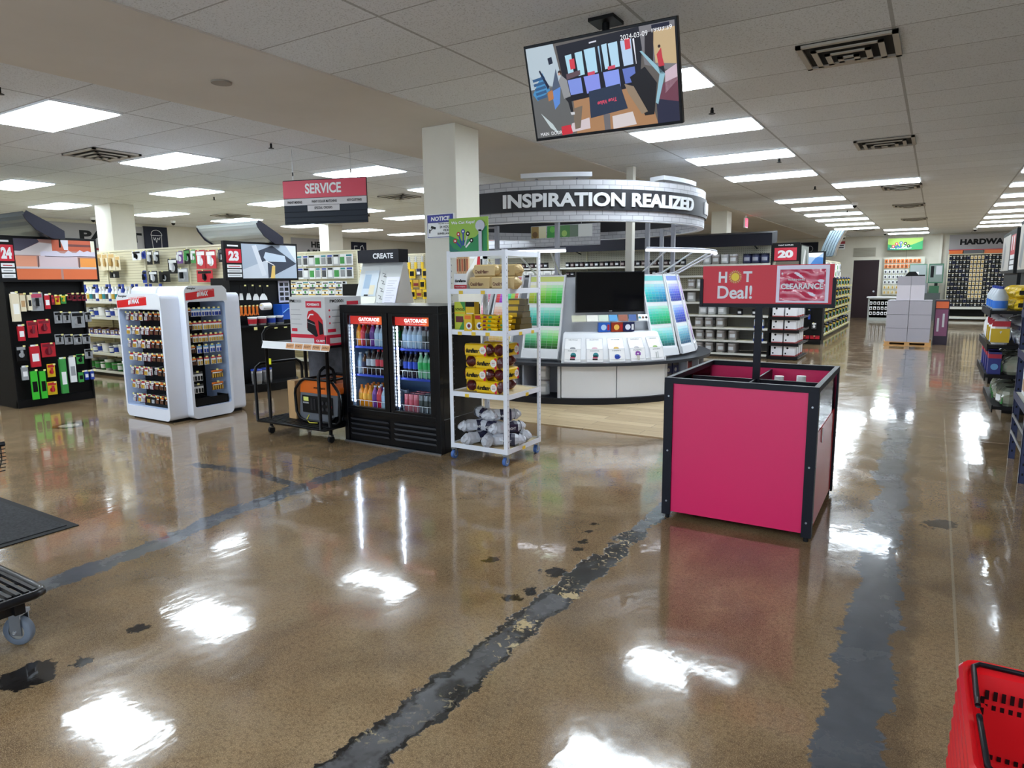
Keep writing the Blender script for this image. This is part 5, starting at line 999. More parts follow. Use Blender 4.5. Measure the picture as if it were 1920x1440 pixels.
def fill(fr,x0,x1,z,y,kinds,step,where,group,deep=1,gap=0,dy=.2,maxn=999):
    x=x0+step/2; i=0
    while x<x1 and i<maxn:
        if random.random()>=gap:
            k=kinds[(i*7+int(z*10))%len(kinds)] if len(kinds)>1 else kinds[0]
            for d in range(deep): k[0].put(fr.p(x+jit(.006),y+d*dy,z+.001),fr.rz+jit(.06),'%s %s, %s from left%s'%(k[1],where,nth(i+1),'' if d==0 else ', behind'),group)
            i+=1
        x+=step
ordz=['lowest','second','third','fourth','fifth','sixth','seventh','top']
# --- canopies
def canopy(label,fr,L,z,m1,endcap=True):
    t=thing('shelf_canopy',label,'canopy',fr.p(0,0,z),fr.rz); prof=[(0,0),(-.14,.0),(-.32,.10),(-.42,.22),(-.44,.27)]; f=MB()
    n=14; pts=[]
    for i in range(n+1):
        s=i/n*(len(prof)-1); k=min(int(s),len(prof)-2); q=s-k; pts.append((prof[k][0]+(prof[k+1][0]-prof[k][0])*q,prof[k][1]+(prof[k+1][1]-prof[k][1])*q+(.008 if i%2 else 0)))
    f.add([(0,a,b) for a,b in pts]+[(L,a,b) for a,b in pts],[(i,i+1,n+2+i,n+1+i) for i in range(n)],m1); f.add([(0,a,b+.02) for a,b in pts]+[(L,a,b+.02) for a,b in pts],[(i,n+1+i,n+2+i,i+1) for i in range(n)],m1); obj('curved_sheet',f,t)
    if endcap:
        for x in (0,L-.02): f=MB(); f.prism([(a,b-.02) for a,b in prof]+[(-.40,.30),(-.1,.14),(0,.08)],x,x+.02,mat((40,40,52),.5),'x'); obj('end_plate',f,t)
    f=MB()
    for x in (.15,L/2,L-.15): f.tube([(x,.0,-.12),(x,.0,.0),(x,-.12,.0)],.012,BLACK)
    obj('bracket',f,t)
CORR=mat((96,104,112),.35,.6,name='corrugated_metal')
# --- header boards for end displays
def header_board(t,w,z0,z1,num,art,numw=.22,x0=0,y=-.03):
    f=MB(); f.box(x0,x0+w,y-.03,y+.03,z0,z1,BLACK); hb=obj('header_board',f,t,bevel=.004); p=PL((x0,y-.031,z0)); h=z1-z0
    f=MB(); f.rect(p,.025,numw-.01,h*.45,h*.80,mat((206,30,52),.4),.001); f.text(p,num,numw/2+.007,h*.50,h*.25,M('white'),w=numw*.6,bold=.06,align='c',lift=.002)
    for i in range(3): f.rect(p,.03,numw-.015,h*(.09+.115*i),h*(.175+.115*i),M('white'),.001); f.rect(p,.05,numw-.04,h*(.12+.115*i),h*(.14+.115*i),M('red') if i==2 else M('grey'),.0016)
    f.rect(p,.05,numw-.05,h*.86,h*.90,M('white'),.001); obj('aisle_number',f,hb)
    f=MB(); art(f,(p[0]+Vector((numw,0,.03)),p[1],p[2]),w-numw-.03,h-.06); obj('printed_picture',f,hb); return hb
def art_bricks(f,p,w,h):
    B1,B2,B3=mat((214,108,62),.5),mat((222,150,120),.5),mat((206,186,190),.5); MO=mat((196,190,196),.5)
    f.rect(p,0,w,0,h,mat((176,130,120),.5),.0006); f.art(p,[(0,h),(0,h*.70),(w*.07,h*.70),(w*.3,h*.93),(w*.28,h)],mat((70,66,84),.5),.001); f.art(p,[(w*.07,h*.70),(w*.30,h*.92),(w*.45,h*.9),(w*.45,h*.6),(0,h*.6),(0,h*.7)],mat((206,196,196),.5),.0014)
    f.rect(p,w*.45,w,h*.72,h,mat((190,90,60),.5),.001); f.rect(p,w*.62,w*.95,h*.84,h*.9,mat((110,60,56),.5),.0013); f.art(p,[(w*.56,h),(w*.66,h),(w*.65,h*.75),(w*.60,h*.75)],mat((216,216,226),.5),.0018); f.rect(p,w*.95,w,h*.6,h,mat((226,220,200),.5),.0016)
    R=random.Random(3); f.art(p,[(w*.3,h*.58)]+[(w*(.3+.7*i/14),h*(.66+R.uniform(0,.1))) for i in range(15)]+[(w,h*.58)],mat((206,200,214),.5),.002)
    f.rect(p,0,w*.25,h*.32,h*.58,B2,.0016); f.rect(p,w*.28,w*.76,h*.32,h*.59,B3,.0022); f.rect(p,w*.79,w,h*.32,h*.55,mat((232,150,70),.5),.0022); f.rect(p,0,w,h*.27,h*.32,MO,.0018); f.rect(p,0,w*.53,h*.0,h*.26,B1,.0022); f.rect(p,w*.56,w,0,h*.26,B1,.0022)
    f.line(p,[(w*.26,h*.3),(w*.27,h*.58)],.01,mat((80,60,60),.6),.003); f.line(p,[(w*.775,h*.3),(w*.78,h*.56)],.012,mat((90,70,66),.6),.003); f.line(p,[(w*.35,h*.585),(w*.6,h*.575),(w*.8,h*.60),(w,h*.59)],.008,mat((60,56,66),.6),.003)
def art_roller(f,p,w,h):
    f.rect(p,0,w,0,h,mat((172,184,200),.5),.0006); f.art(p,[(w*.28,h*.8),(w*.55,h*.98),(w,h*.45),(w*.45,0),(w*.38,.0)],mat((52,60,76),.5),.001); f.art(p,[(0,h*.25),(w*.45,h*.55),(w*.45,0),(0,0)],mat((206,212,222),.5),.0014)
    f.art(p,[(w*.18,h*.95),(w*.26,h*.98),(w*.42,h*.1),(w*.34,h*.06)],mat((220,224,232),.5),.0018); f.art(p,[(w*.38,h*.62),(w*.42,h*.78),(w*.78,h*.68),(w*.80,h*.5),(w*.44,h*.5)],mat((190,204,220),.5),.0024); f.line(p,[(w*.42,h*.52),(w*.56,h*.40),(w*.57,h*.36)],.012,M('white'),.003); f.art(p,[(w*.53,h*.38),(w*.585,h*.38),(w*.57,0),(w*.49,0)],mat((232,196,110),.5),.003); f.art(p,[(w*.8,h),(w,h),(w,h*.5)],mat((214,218,226),.5),.002)
def art_plain(c1,c2):
    def a(f,p,w,h): f.rect(p,0,w,0,h,mat(c1,.5),.0006); f.art(p,[(0,0),(w,0),(w,h*.6),(w*.4,h*.4),(0,h*.7)],mat(c2,.5),.001); f.art(p,[(w*.2,h),(w*.5,h),(w*.6,h*.6),(w*.3,h*.5)],mat((220,224,230),.5),.0014)
    return a
# generic hanging goods: bounding box in local x,z
def goods(fr,lst,y,where,group):
    for i,(x0,x1,z0,z1,c1,c2) in enumerate(lst):
        w,h=x1-x0,z1-z0; f=MB(); R=random.Random(i*5+int(z0*97)); dd=.02+.03*R.random()
        if h>w*2.1: f.box(-w*.42,w*.42,-dd,0,-h,-.02,M(c1)); f.box(-w*.3,w*.3,-dd*.6,-dd*.2,-.02,0,M(c2)); q=PL((-w/2,-dd,-h)); f.rect(q,w*.2,w*.8,h*.25,h*.6,M(c2))
        else: f.box(-w/2,w/2,-.004,0,-h,0,M(c1)); q=PL((-w/2,-.0045,-h)); f.rect(q,w*.08,w*.92,h*.72,h*.92,M(c2)); f.disc(q,w*.5,h*.38,min(w,h)*.28,M('silver' if c1 in('grey','black') else c2),.002,n=12); f.cyl((0,-dd*.8,-h*.75),(0,-dd*.8,-h*.3),min(w,h)*.14,M('black' if c1=='grey' else c2),8)
        o=obj('hanging_package',f,loc=fr.p((x0+x1)/2,y,z1),rz=fr.rz+jit(.05)); cn={'dgrey':'dark grey','lime':'lime green','kraft':'brown','sky':'light blue'}
        tag(o,'%s and %s hanging package %s, %s in reading order'%(cn.get(c1,c1),cn.get(c2,c2),where,nth(i+1)),'package',group)
def hooks(t,lst,y=-.06,tagged=True):
    for (x0,x1,z0,z1,*r) in lst:
        o=hook(t,((x0+x1)/2,y+.05,z1-.008),0,1.1)
# ===== end display 24
E24=Fr(-9.65,3.78,PI/2); t=thing('end_display','black end-of-aisle display 24 hung with red, grey and lime packages','end display',E24.p(0,0,0),E24.rz)
f=MB(); f.box(0,.92,.03,.5,0,1.62,BLACK); f.box(0,.92,0,.03,0,.1,BLACK); f.box(0,.02,-.02,.03,0,1.6,BLACK); f.box(.90,.92,-.02,.03,0,1.6,BLACK); obj('cabinet',f,t)
header_board(t,1.16,1.57,2.13,'24',art_bricks,.19,-.05,-.03)
L24=[ (0.02,0.12,1.09,1.45,'cream','paper'),(0.12,0.19,1.21,1.43,'cream','kraft'),(0.20,0.25,1.22,1.43,'cream','black'),(0.25,0.39,1.21,1.44,'grey','pink'),(0.40,0.47,1.23,1.42,'red','white'),(0.48,0.52,1.28,1.40,'maroon','red'),(0.53,0.59,1.28,1.40,'yellow','red'),(0.60,0.66,1.29,1.40,'green','yellow'),(0.68,0.73,1.33,1.42,'maroon','black'),(0.74,0.79,1.32,1.42,'maroon','black'),(0.80,0.85,1.32,1.42,'maroon','black'),(0.86,0.91,1.32,1.41,'maroon','black'),(0.06,0.14,0.85,1.05,'red','white'),(0.18,0.29,0.88,1.09,'red','maroon'),(0.30,0.44,0.92,1.10,'red','maroon'),(0.50,0.59,1.04,1.19,'grey','black'),(0.60,0.69,1.04,1.18,'grey','black'),(0.70,0.86,0.97,1.18,'grey','black'),(0.87,0.95,1.04,1.17,'grey','black'),(0.48,0.58,0.77,0.90,'grey','black'),(0.59,0.69,0.76,0.89,'grey','black'),(0.70,0.80,0.75,0.88,'grey','black'),(0.81,0.91,0.75,0.88,'grey','black'),(0.03,0.14,0.60,0.79,'black','grey'),(0.16,0.29,0.51,0.79,'red','white'),(0.31,0.47,0.62,0.80,'red','maroon'),(0.48,0.57,0.13,0.60,'green','white'),(0.60,0.69,0.26,0.61,'white','grey'),(0.71,0.80,0.49,0.62,'green','black'),(0.82,0.92,0.55,0.68,'grey','black'),(0.05,0.13,0.36,0.54,'grey','white'),(0.14,0.23,0.10,0.48,'lime','black'),(0.24,0.32,0.10,0.47,'lime','black'),(0.35,0.44,0.36,0.53,'yellow','red'),(0.33,0.44,0.13,0.30,'yellow','red'),(0.70,0.77,0.25,0.40,'green','black'),(0.78,0.84,0.27,0.40,'blue','white'),(0.85,0.90,0.27,0.40,'blue','white') ]
goods(E24,L24,-.06,'on end display 24','goods on display 24'); hooks(t,L24)
A24=Fr(-16.8,4.25); gondola('long cream shelving run behind end display 24',A24,6.65,2.08,(.12,.45,.8,1.2),.47,SLATW)
C24=Fr(-11.2,4.4,0); canopy('grey corrugated canopy with dark end plates above display 24',C24,1.85,2.12,CORR)
HP=[Kind('garden_tool','tool',MB().box(-.05,.05,-.02,0,-.32,-.02,M('orange')).box(-.02,.02,-.03,-.02,-.3,-.1,M('black'))),Kind('boxed_tool','tool',MB().box(-.06,.06,-.05,0,-.22,0,M('grey')).box(-.05,.05,-.052,-.05,-.2,-.12,M('yellow'))),Kind('saw_package','tool',MB().prism([(-.08,0),(.08,0),(.03,-.2)],-.03,0,M('orange')))]
for r,z in enumerate((1.5,1.15,.8,.5)):
    for i in range(7): HP[(r+i)%3].put(A24.p(6.55-i*.17,-.40,z),jit(.1),'hanging tool left of display 24, %s row down, %s from the display'%(nth(r+1),nth(i+1)),'tools left of display 24')
# ===== run 23
A23=Fr(-14.6,6.42); g23=gondola('cream slatwall shelving run hung with paint brushes between displays 24 and 23',A23,5.9,2.08,(.09,.385,.69,.99,1.255),.42,SLATW)
L23=[(a+14.6,b+14.6,c,d,e,g) for a,b,c,d,e,g in [ (-12.39,-12.22,1.78,2.07,'cream','wood'),(-12.21,-12.04,1.77,2.06,'cream','wood'),(-12.01,-11.82,1.77,2.06,'cream','wood'),(-11.80,-11.65,1.77,2.01,'cream','wood'),(-12.03,-11.71,1.64,1.75,'black','black'),(-11.28,-11.01,1.92,2.07,'white','black'),(-10.99,-10.88,1.94,2.06,'blue','blue'),(-10.86,-10.70,1.84,2.06,'black','white'),(-10.65,-10.51,1.85,2.05,'black','white'),(-11.02,-10.91,1.55,1.75,'blue','black'),(-10.84,-10.60,1.55,1.74,'black','white'),(-10.28,-10.04,1.69,1.92,'black','white'),(-10.55,-10.26,1.56,1.73,'black','black'),(-10.03,-9.88,1.84,2.03,'purple','white'),(-9.85,-9.69,1.83,2.05,'black','green'),(-9.67,-9.55,1.84,2.04,'green','white'),(-9.54,-9.32,1.75,2.03,'red','white'),(-9.30,-9.06,1.75,2.02,'red','white'),(-10.04,-9.78,1.56,1.77,'grey','white'),(-9.55,-9.17,1.55,1.73,'red','black'),(-9.0,-8.86,1.84,2.03,'black','dgrey'),(-12.9,-12.6,1.75,2.03,'cream','wood'),(-13.4,-13.1,1.75,2.03,'cream','wood') ]]
goods(A23,L23,-.12,'on the cream slatwall','brushes and tools on the slatwall'); hooks(g23,L23)
def tub(r,h,c,l_,lid): return Kind('plastic_tub','tub',[('tub_body',MB().lathe([(.001,0),(r*.88,0),(r,h*.92)],M(c),14),[('label',MB().lathe([(r*.92+.002,h*.2),(r*.98+.002,h*.75)],M(l_),14))]),('lid',MB().lathe([(r*1.04,h*.9),(r*1.04,h),(.001,h)],M(lid),14))])
def spray(c,l_,cap,h=.24,r=.035): return Kind('spray_bottle','bottle',[('bottle_body',MB().lathe([(.001,0),(r,0),(r,h*.62),(r*.4,h*.8),(r*.4,h*.85)],M(c),12),[('label',MB().lathe([(r+.001,h*.15),(r+.001,h*.5)],M(l_),12))]),('trigger_cap',MB().box(-.03,.012,-.012,.012,h*.85,h,M(cap)))])
SPK=[(spray('white','teal','white'),'white spray bottle'),(spray('white','gold','white'),'gold-labelled spray bottle'),(spray('blue','white','blue',.28),'blue cleaner bottle'),(spray('white','dgrey','black'),'white bottle with dark label')]
TUK=[(tub(.06,.14,'white','blue','white'),'white tub with blue label'),(tub(.07,.16,'white','white','white'),'plain white tub'),(tub(.05,.12,'blue','white','white'),'blue tub')]
TUG=[(tub(.06,.13,'green','white','white'),'green tub'),(tub(.075,.18,'white','green','white'),'large white pail'),(tub(.06,.13,'grey','green','green'),'grey tub')]
BXK=[(Kind('product_carton','carton',prod_box(.12,.1,.1,'brown','blue','white')),'small brown and blue carton'),(Kind('product_carton','carton',prod_box(.1,.1,.08,'white','purple','blue')),'small white and purple carton')]
for z,k,st,n in ((1.255,SPK,.10,0),(.99,TUK,.17,0),(.69,BXK,.13,0),(.385,TUK,.17,0),(.09,TUG,.18,0)):
    fill(A23,1.9,4.3,z,-.33,k,st,'on the %s brush aisle shelf'%ordz[(1.255,.99,.69,.385,.09)[::-1].index(z)],'goods on the brush aisle shelves',2,0,.16)
canopy('pale corrugated canopy above display 23',Fr(-9.5,6.75),1.4,2.10,mat((206,216,222),.3,.5))
E23=Fr(-8.2,5.9,PI/2); t=thing('end_display','black curved-base end-of-aisle display 23 hung with paint tools','end display',E23.p(0,0,0),E23.rz)
f=MB(); f.box(0,1.05,.03,.45,0,1.6,BLACK); f.prism([(0.0,.03)]+[(.0+1.05*i/10,-.25*math.sin(PI*i/10)**.5) for i in range(11)]+[(1.05,.03)],0,.11,BLACK,'z'); f.prism([(0,.03)]+[(1.05*i/10,-.2*math.sin(PI*i/10)**.5) for i in range(11)]+[(1.05,.03)],.915,.94,BLACK,'z'); obj('cabinet',f,t)
header_board(t,1.24,1.565,2.10,'23',art_roller,.27,-.09,-.0)
f=MB(); 
for i in range(4): f.box(.15+i*.17,.2+i*.17,-.235,-.228,.885,.925,TAG)
obj('price_tag',f,t)
S23=[(0.08,0.14,1.29,1.50),(0.19,0.27,1.29,1.50),(0.30,0.40,1.28,1.49),(0.41,0.54,1.28,1.49)]
for i,(a,b_,c,d) in enumerate(S23):
    s=thing('putty_knife','black-handled putty knife on display 23, %s from the left, %s widest'%(nth(i+1),nth(4-i)),'putty knife',E23.p((a+b_)/2,-.05,d),E23.rz); w=b_-a
    f=MB(); f.box(-.014,.014,-.02,0,-.11,0,BLACK); obj('handle',f,s); f=MB(); f.prism([(-.02,-.11),(.02,-.11),(w*.45,-.16),(w*.5,-.2),(-w*.5,-.2),(-w*.45,-.16)],-.008,-.002,M('white')); obj('blade_card',f,s)
OK_=Kind('orange_scraper','scraper',[('handle',MB().box(-.012,.012,-.02,0,-.09,0,M('orange'))),('head',MB().prism([(-.012,-.09),(.012,-.09),(.028,-.14),(.015,-.14),(0,-.115),(-.015,-.14),(-.028,-.14)],-.015,-.002,M('orange')))])
for i in range(6): OK_.put(E23.p(.03+i*.064,-.05,1.22),E23.rz,'orange plastic scraper on display 23, %s from the left'%nth(i+1),'orange scrapers on display 23')
hooks(t,S23+[(i*.064,.06+i*.064,1.08,1.22) for i in range(6)])
f=MB(); f.cyl((-.07,0,0),(.07,0,0),.05,M('white'),18); f.cyl((.0701,0,0),(.0712,0,0),.035,M('grey'),14); f.cyl((.0713,0,0),(.072,0,0),.018,BLACK,10); tag(obj('tape_roll',f,loc=E23.p(.455,-.12,1.2),rz=E23.rz),'white paper tape roll hanging on display 23','tape roll')
for i,(x,c) in enumerate(((.23,'red'),(.39,'maroon'),(.55,'blue'),(.70,'navy'))): tub(.062,.12,'white',c,'white').put(E23.p(x,-.10,.941),E23.rz,'white filler tub with a %s label on display 23, %s from the left'%(c,nth(i+1)))
f=MB(); f.box(0,.24,0,.2,0,.22,mat((30,86,190),.35)); f.tube([(.02,-.002,.1),(.1,-.02,.16),(.22,-.002,.12)],.006,M('sky')); tag(obj('blue_tarp_pack',f,loc=E23.p(.70,-.16,1.0),rz=E23.rz),'bright blue packed tarp on the right of display 23','package')
f=MB(); f.box(0,.2,-.01,0,0,.32,mat((190,190,206),.4)); q=PL((0,-.01,0)); 
for i in range(4):
    for j in range(2): f.rect(q,.02+j*.09,.09+j*.09,.03+i*.07,.08+i*.07,BLACK if (i+j)%2 else M('dgrey'),.001)
tag(obj('swatch_chart',f,loc=E23.p(.80,.02,1.24),rz=E23.rz),'pale chart of small dark pictures on display 23','chart')
BKT=[tub(.075,.21,'white','grey','blue')]
for i,x in enumerate((.24,.41)): BKT[0].put(E23.p(x,-.1,.112),E23.rz,'white bucket with a blue lid on the curved base of display 23, %s'%('left','right')[i])
# ===== run 22
A22=Fr(-15.5,8.98); g22=gondola('cream shelving run hung with housewares behind display 23',A22,6.7,2.08,(.12,.5,.9,1.3),.42,SLATW)
WPK=[Kind('packaged_hardware','package',MB().box(-.07,.07,-.02,0,-.2,0,M(c)).box(-.05,.05,-.03,-.02,-.17,-.05,M(d)).box(-.06,.06,-.021,-.02,-.04,-.01,M(e))) for c,d,e in (('white','grey','teal'),('white','dgrey','blue'),('silver','white','black'),('white','green','white'))]
for r,z in enumerate((2.03,1.80,1.55)):
    for i in range(14): WPK[(i*3+r)%4].put(A22.p(6.6-i*.16,-.13 if r<2 else -.3,z),jit(.15),'white package on the housewares run, %s row down, %s from its end'%(nth(r+1),nth(i+1)),'packages on the housewares run')
CPK=[(Kind('white_carton','carton',prod_box(.15,.12,.12,'white','dgrey','green')),'white patterned carton'),(Kind('white_carton','carton',prod_box(.17,.12,.1,'white','gold','black')),'white and gold carton')]
fill(A22,4.4,6.6,1.301,-.36,CPK,.17,'on the housewares run shelf at chest height','cartons on the housewares run'); fill(A22,4.4,6.6,1.42,-.34,CPK,.17,'stacked in the second layer on the housewares run','cartons on the housewares run')
f=MB(); f.box(0,.5,0,.4,0,1.5,BLACK); tag(obj('grey_display_stand',f,loc=(-8.75,8.5,0)),'black end stand closing the housewares run','stand')  # plain black box in the shared powder coat colour
# ===== run 21
A21=Fr(-15.4,11.45); g21=gondola('cream pegboard run hung with yellow tools behind the CREATE kiosk',A21,7.3,2.10,(.12,.5,.9),.42,PEGW)
YK=[Kind('yellow_tool_package','package',MB().box(-.08,.08,-.03,0,-.2,0,M('yellow')).box(-.05,.05,-.04,-.03,-.15,-.05,M('black'))),Kind('hanging_screwdriver','tool',MB().box(-.02,.02,-.02,0,-.12,0,M('silver')).box(-.03,.03,-.03,0,-.26,-.12,M('yellow'))),Kind('yellow_tool_package','package',MB().box(-.07,.07,-.03,0,-.16,0,M('gold')).box(-.06,.06,-.035,-.03,-.13,-.07,M('maroon'))),Kind('blue_tool_package','package',MB().box(-.05,.05,-.03,0,-.14,0,M('navy')).box(-.04,.04,-.035,-.03,-.12,-.06,M('white')))]
for r,z in enumerate((2.06,1.8,1.57,1.36)):
    for i in range(16): YK[(1 if (r==0 and i>5) else (0,2,0,3)[(i+r)%4])].put(A21.p(7.2-i*.18-(.1 if r%2 else 0),-.1,z),jit(.1),'yellow tool hanging on the pegboard run, %s row down, %s from its end'%(nth(r+1),nth(i+1)),'yellow tools on the pegboard run')
# ===== run 20 (paint)
A20=Fr(-9.3,13.9); zs20=(.08,.33,.575,.82,1.07,1.33,1.59,1.80)
g20=gondola('long paint can shelving run under a black canopy at aisle 20',A20,6.64,2.14,zs20,.45,PEGW,edge=mat((206,206,200),.5)); g20b=g20
f=MB(); f.box(4.3,6.6,-.035,-.022,.1,1.33,PEGD); obj('grey_peg_panel',f,g20)
t=thing('shelf_canopy','long black canopy along the top of the aisle 20 paint run','canopy',A20.p(0,0,2.13)); f=MB(); f.add([(0,-.02,.08),(6.66,-.02,.08),(6.66,-.5,.0),(0,-.5,.0),(0,-.02,.29),(6.66,-.02,.29),(6.66,-.5,.23),(0,-.5,.23)],[(0,3,2,1),(4,5,6,7),(0,1,5,4),(1,2,6,5),(2,3,7,6),(3,0,4,7)],mat((22,22,34),.55)); obj('valance',f,t)
f=MB()
for x in (.5,2.5,4.5,6.3): f.tube([(x,-.03,-.03),(x,-.2,.0),(x,-.3,.03)],.012,BLACK)
obj('bracket',f,t)
SIL=[(K_S,'silver gallon paint can'),(K_S2,'silver gallon paint can with a brown label')]; QT=[(K_Q,'dark quart can'),(K_Q2,'maroon-labelled quart can')]
for z,xs in ((.08,(5.35,5.55,5.77,6.0)),(.33,(5.35,5.55,5.77,6.0)),(.575,(5.33,5.53,5.75)),(.82,(5.4,5.58,5.78))):
    for i,x in enumerate(xs):
        for d in range(2): (K_S2 if z<.8 else K_S).put(A20.p(x-.02,-.36+d*.19,z+.001),jit(.3),'silver paint can on the %s aisle 20 shelf, %s from left%s'%(ordz[zs20.index(z)],nth(i+1),', back row' if d else ''),'gallons right of the paint desk')
BG=Kind('blue_white_bag','bag',MB().box(-.085,.085,-.06,.06,0,.17,M('white')).box(-.086,.086,-.061,.061,.0,.05,M('blue')).box(-.05,.05,-.062,-.06,.06,.12,M('gold')).box(-.08,.08,-.061,-.06,.13,.16,M('sky')))
for z in (.33,.575): BG.put(A20.p(6.47,-.35,z),0,'blue and white bag at the right end of the %s paint run shelf'%ordz[zs20.index(z)])
for i in range(2): K_Q.put(A20.p(6.1+i*.28,-.36,.821),0,'dark quart can with white print on the fourth shelf of the paint run, %s'%('left','right')[i])
for z,w in ((1.07,'fifth'),(1.33,'sixth')): fill(A20,3.9,5.4,z,-.36,SIL,.19,'on the %s paint shelf'%w,'gallons on the upper paint shelves',1,.35)
fill(A20,5.35,6.1,1.80,-.36,SIL,.17,'on the top paint shelf','top shelf gallons',1); fill(A20,6.12,6.6,1.80,-.36,[(K_D,'dark gallon paint can')],.16,'at the right of the top paint shelf','top shelf gallons')
fill(A20,2.3,4.75,1.59,-.38,QT,.118,'on the seventh paint shelf','quart cans on the paint run'); fill(A20,2.3,5.0,1.80,-.38,QT,.118,'on the top paint shelf','quart cans on the paint run')
fill(A20,.1,1.9,1.80,-.38,QT,.118,'on the top left paint shelf','quart cans on the paint run')
PB=[(Kind('white_sample_box','box',MB().box(-.1,.1,-.05,.05,0,.15,M('white')).box(-.06,.06,-.052,-.05,.03,.1,M('silver')).box(-.085,-.04,-.053,-.05,.03,.06,M('red'))),'white sample box with a pale print')]
fill(A20,.2,2.2,1.59,-.36,PB,.22,'on the seventh paint shelf','white boxes on the paint run')
for z in (1.33,1.07): fill(A20,1.2,3.9,z,-.36,QT+SIL[:1],.2,'on the %s shelf behind the desk'%('sixth' if z>1.2 else 'fifth'),'cans behind the paint desk',1,.2)
# end shelf with white boxes
E20=Fr(-2.66,13.42); t=thing('end_display','black wire end rack of aisle 20 stacked with white cartons','end display',E20.p(0,0,0))
f=MB(); f.box(0,.03,.08,1.0,0,1.35,BLACK); f.box(0,.5,.95,.98,0,1.35,BLACK); obj('back_panel',f,t)
WCK=MB(); WCK.box(-.1,.1,-.09,.09,0,.2,mat((226,226,230),.45)); WCK.box(-.101,.101,-.091,.091,0,.03,mat((160,60,60),.5)); WCK.cyl((-.03,-.092,.165),(-.03,-.089,.165),.02,BLACK,10); WCK.box(-.075,-.05,-.092,-.09,.05,.08,BLACK); WCK=Kind('white_carton','carton',WCK)
for r,z in enumerate((.06,.31,.555,.80)):
    f=MB(); f.box(.03,.56,0,1.0,z-.035,z-.005,BLACK); f.box(.03,.57,-.01,0,z-.05,z+.01,BLACK); 
    for k in range(8): f.tube([(.56,.05+k*.12,z-.03),(.6,.05+k*.12,z-.01),(.6,.05+k*.12,z+.02)],.006,STEEL,5)
    obj('shelf',f,t)
    for d in range(4):
        for c in range(2): WCK.put(E20.p(.15+c*.225+.03,.12+d*.23,z-.004),jit(.03),'white carton on the aisle 20 end rack, %s shelf, %s column, %s back'%(ordz[r],('left','right')[c],nth(d+1)),'white cartons on the end rack')
f=MB(); f.box(0,.5,.05,.08,1.83,2.17,BLACK); hb=obj('header_board',f,t); q=PL((0,.049,1.83)); f=MB(); f.rect(q,.06,.45,.02,.25,mat((206,34,60),.4)); f.text(q,'20',.255,.065,.14,M('white'),w=.27,bold=.06,align='c',lift=.002); f.text(q,'PAINT SUPPLIES',.255,.285,.022,M('white'),w=.26,align='c',bold=.03); obj('aisle_number',f,hb)
f=MB(); f.box(.49,.52,.08,.95,1.6,2.13,BLACK); f.box(0,.03,.05,.08,1.3,1.83,BLACK); q=PL((.521,.1,1.62),(0,1,0)); f.rect(q,.0,.82,0,.49,mat((150,156,150),.5)); f.art(q,[(.1,0),(.3,.0),(.5,.4),(.35,.45)],M('white'),.002); f.art(q,[(.5,.0),(.7,.1),(.6,.49)],mat((60,64,60),.5),.002); obj('side_header',f,t)
# aisle 17 end display + long run
E17=Fr(-2.72,17.0); t=thing('end_display','black end display of aisle 17 with a blue tarp picture above','end display',E17.p(0,0,0)); f=MB(); f.box(.08,.55,.05,.4,0,1.6,BLACK); f.box(.08,.56,-.12,.05,0,.09,BLACK); obj('cabinet',f,t)
f=MB(); f.box(0,.55,.0,.04,1.78,2.12,BLACK); hb=obj('header_board',f,t); q=PL((0,-.001,1.78)); f=MB(); f.rect(q,.16,.5,.03,.31,mat((150,170,196),.4)); f.art(q,[(.22,.03),(.5,.03),(.5,.2),(.36,.22),(.28,.12)],mat((60,110,170),.4),.002); f.art(q,[(.18,.31),(.5,.31),(.36,.2),(.2,.22)],M('white'),.002); f.text(q,'17',.01,.12,.15,M('red'),w=.13,bold=.06,lift=.003); obj('printed_picture',f,hb)
L17=[(.12,.2,.6,.95,'black','silver'),(.24,.32,.5,.8,'black','blue'),(.36,.5,.85,1.05,'grey','black'),(.34,.44,.35,.5,'dgrey','white'),(.12,.22,1.1,1.3,'black','grey'),(.36,.48,1.15,1.35,'grey','white'),(.12,.3,.12,.2,'red','maroon'),(.32,.52,.12,.2,'red','maroon')]
goods(E17,L17,-.02,'on the aisle 17 end display','goods on display 17'); hooks(t,L17,-.02)
A17=Fr(-2.75,17.5,PI/2); g17=gondola('long shelving run facing the aisle toward the dark door',A17,7.3,2.0,(.1,.45,.72,1.0,1.3),.42,PEGW,edge=mat((196,190,130),.5))
RK=[(spray('dgrey','green','black',.24,.04),'green-labelled dark bottle'),(spray('white','blue','blue',.24,.04),'blue-labelled white bottle'),(tub(.06,.2,'black','grey','black'),'black canister'),(tub(.06,.17,'yellow','black','yellow'),'yellow canister')]
for z in (.1,.45,.72,1.0,1.3): fill(A17,.1,7.2,z,-.34,RK,.19,'on the %s shelf toward the dark door'%ordz[(.1,.45,.72,1.0,1.3).index(z)],'goods on the run toward the door')
for r,z in enumerate((1.95,1.75)):
    for i in range(18): WPK[(i+r)%4].put(A17.p(.2+i*.39,-.08,z),PI/2,'hanging package above the shelves toward the door, %s row, %s from the front'%(nth(r+1),nth(i+1)),'packages above the run toward the door')
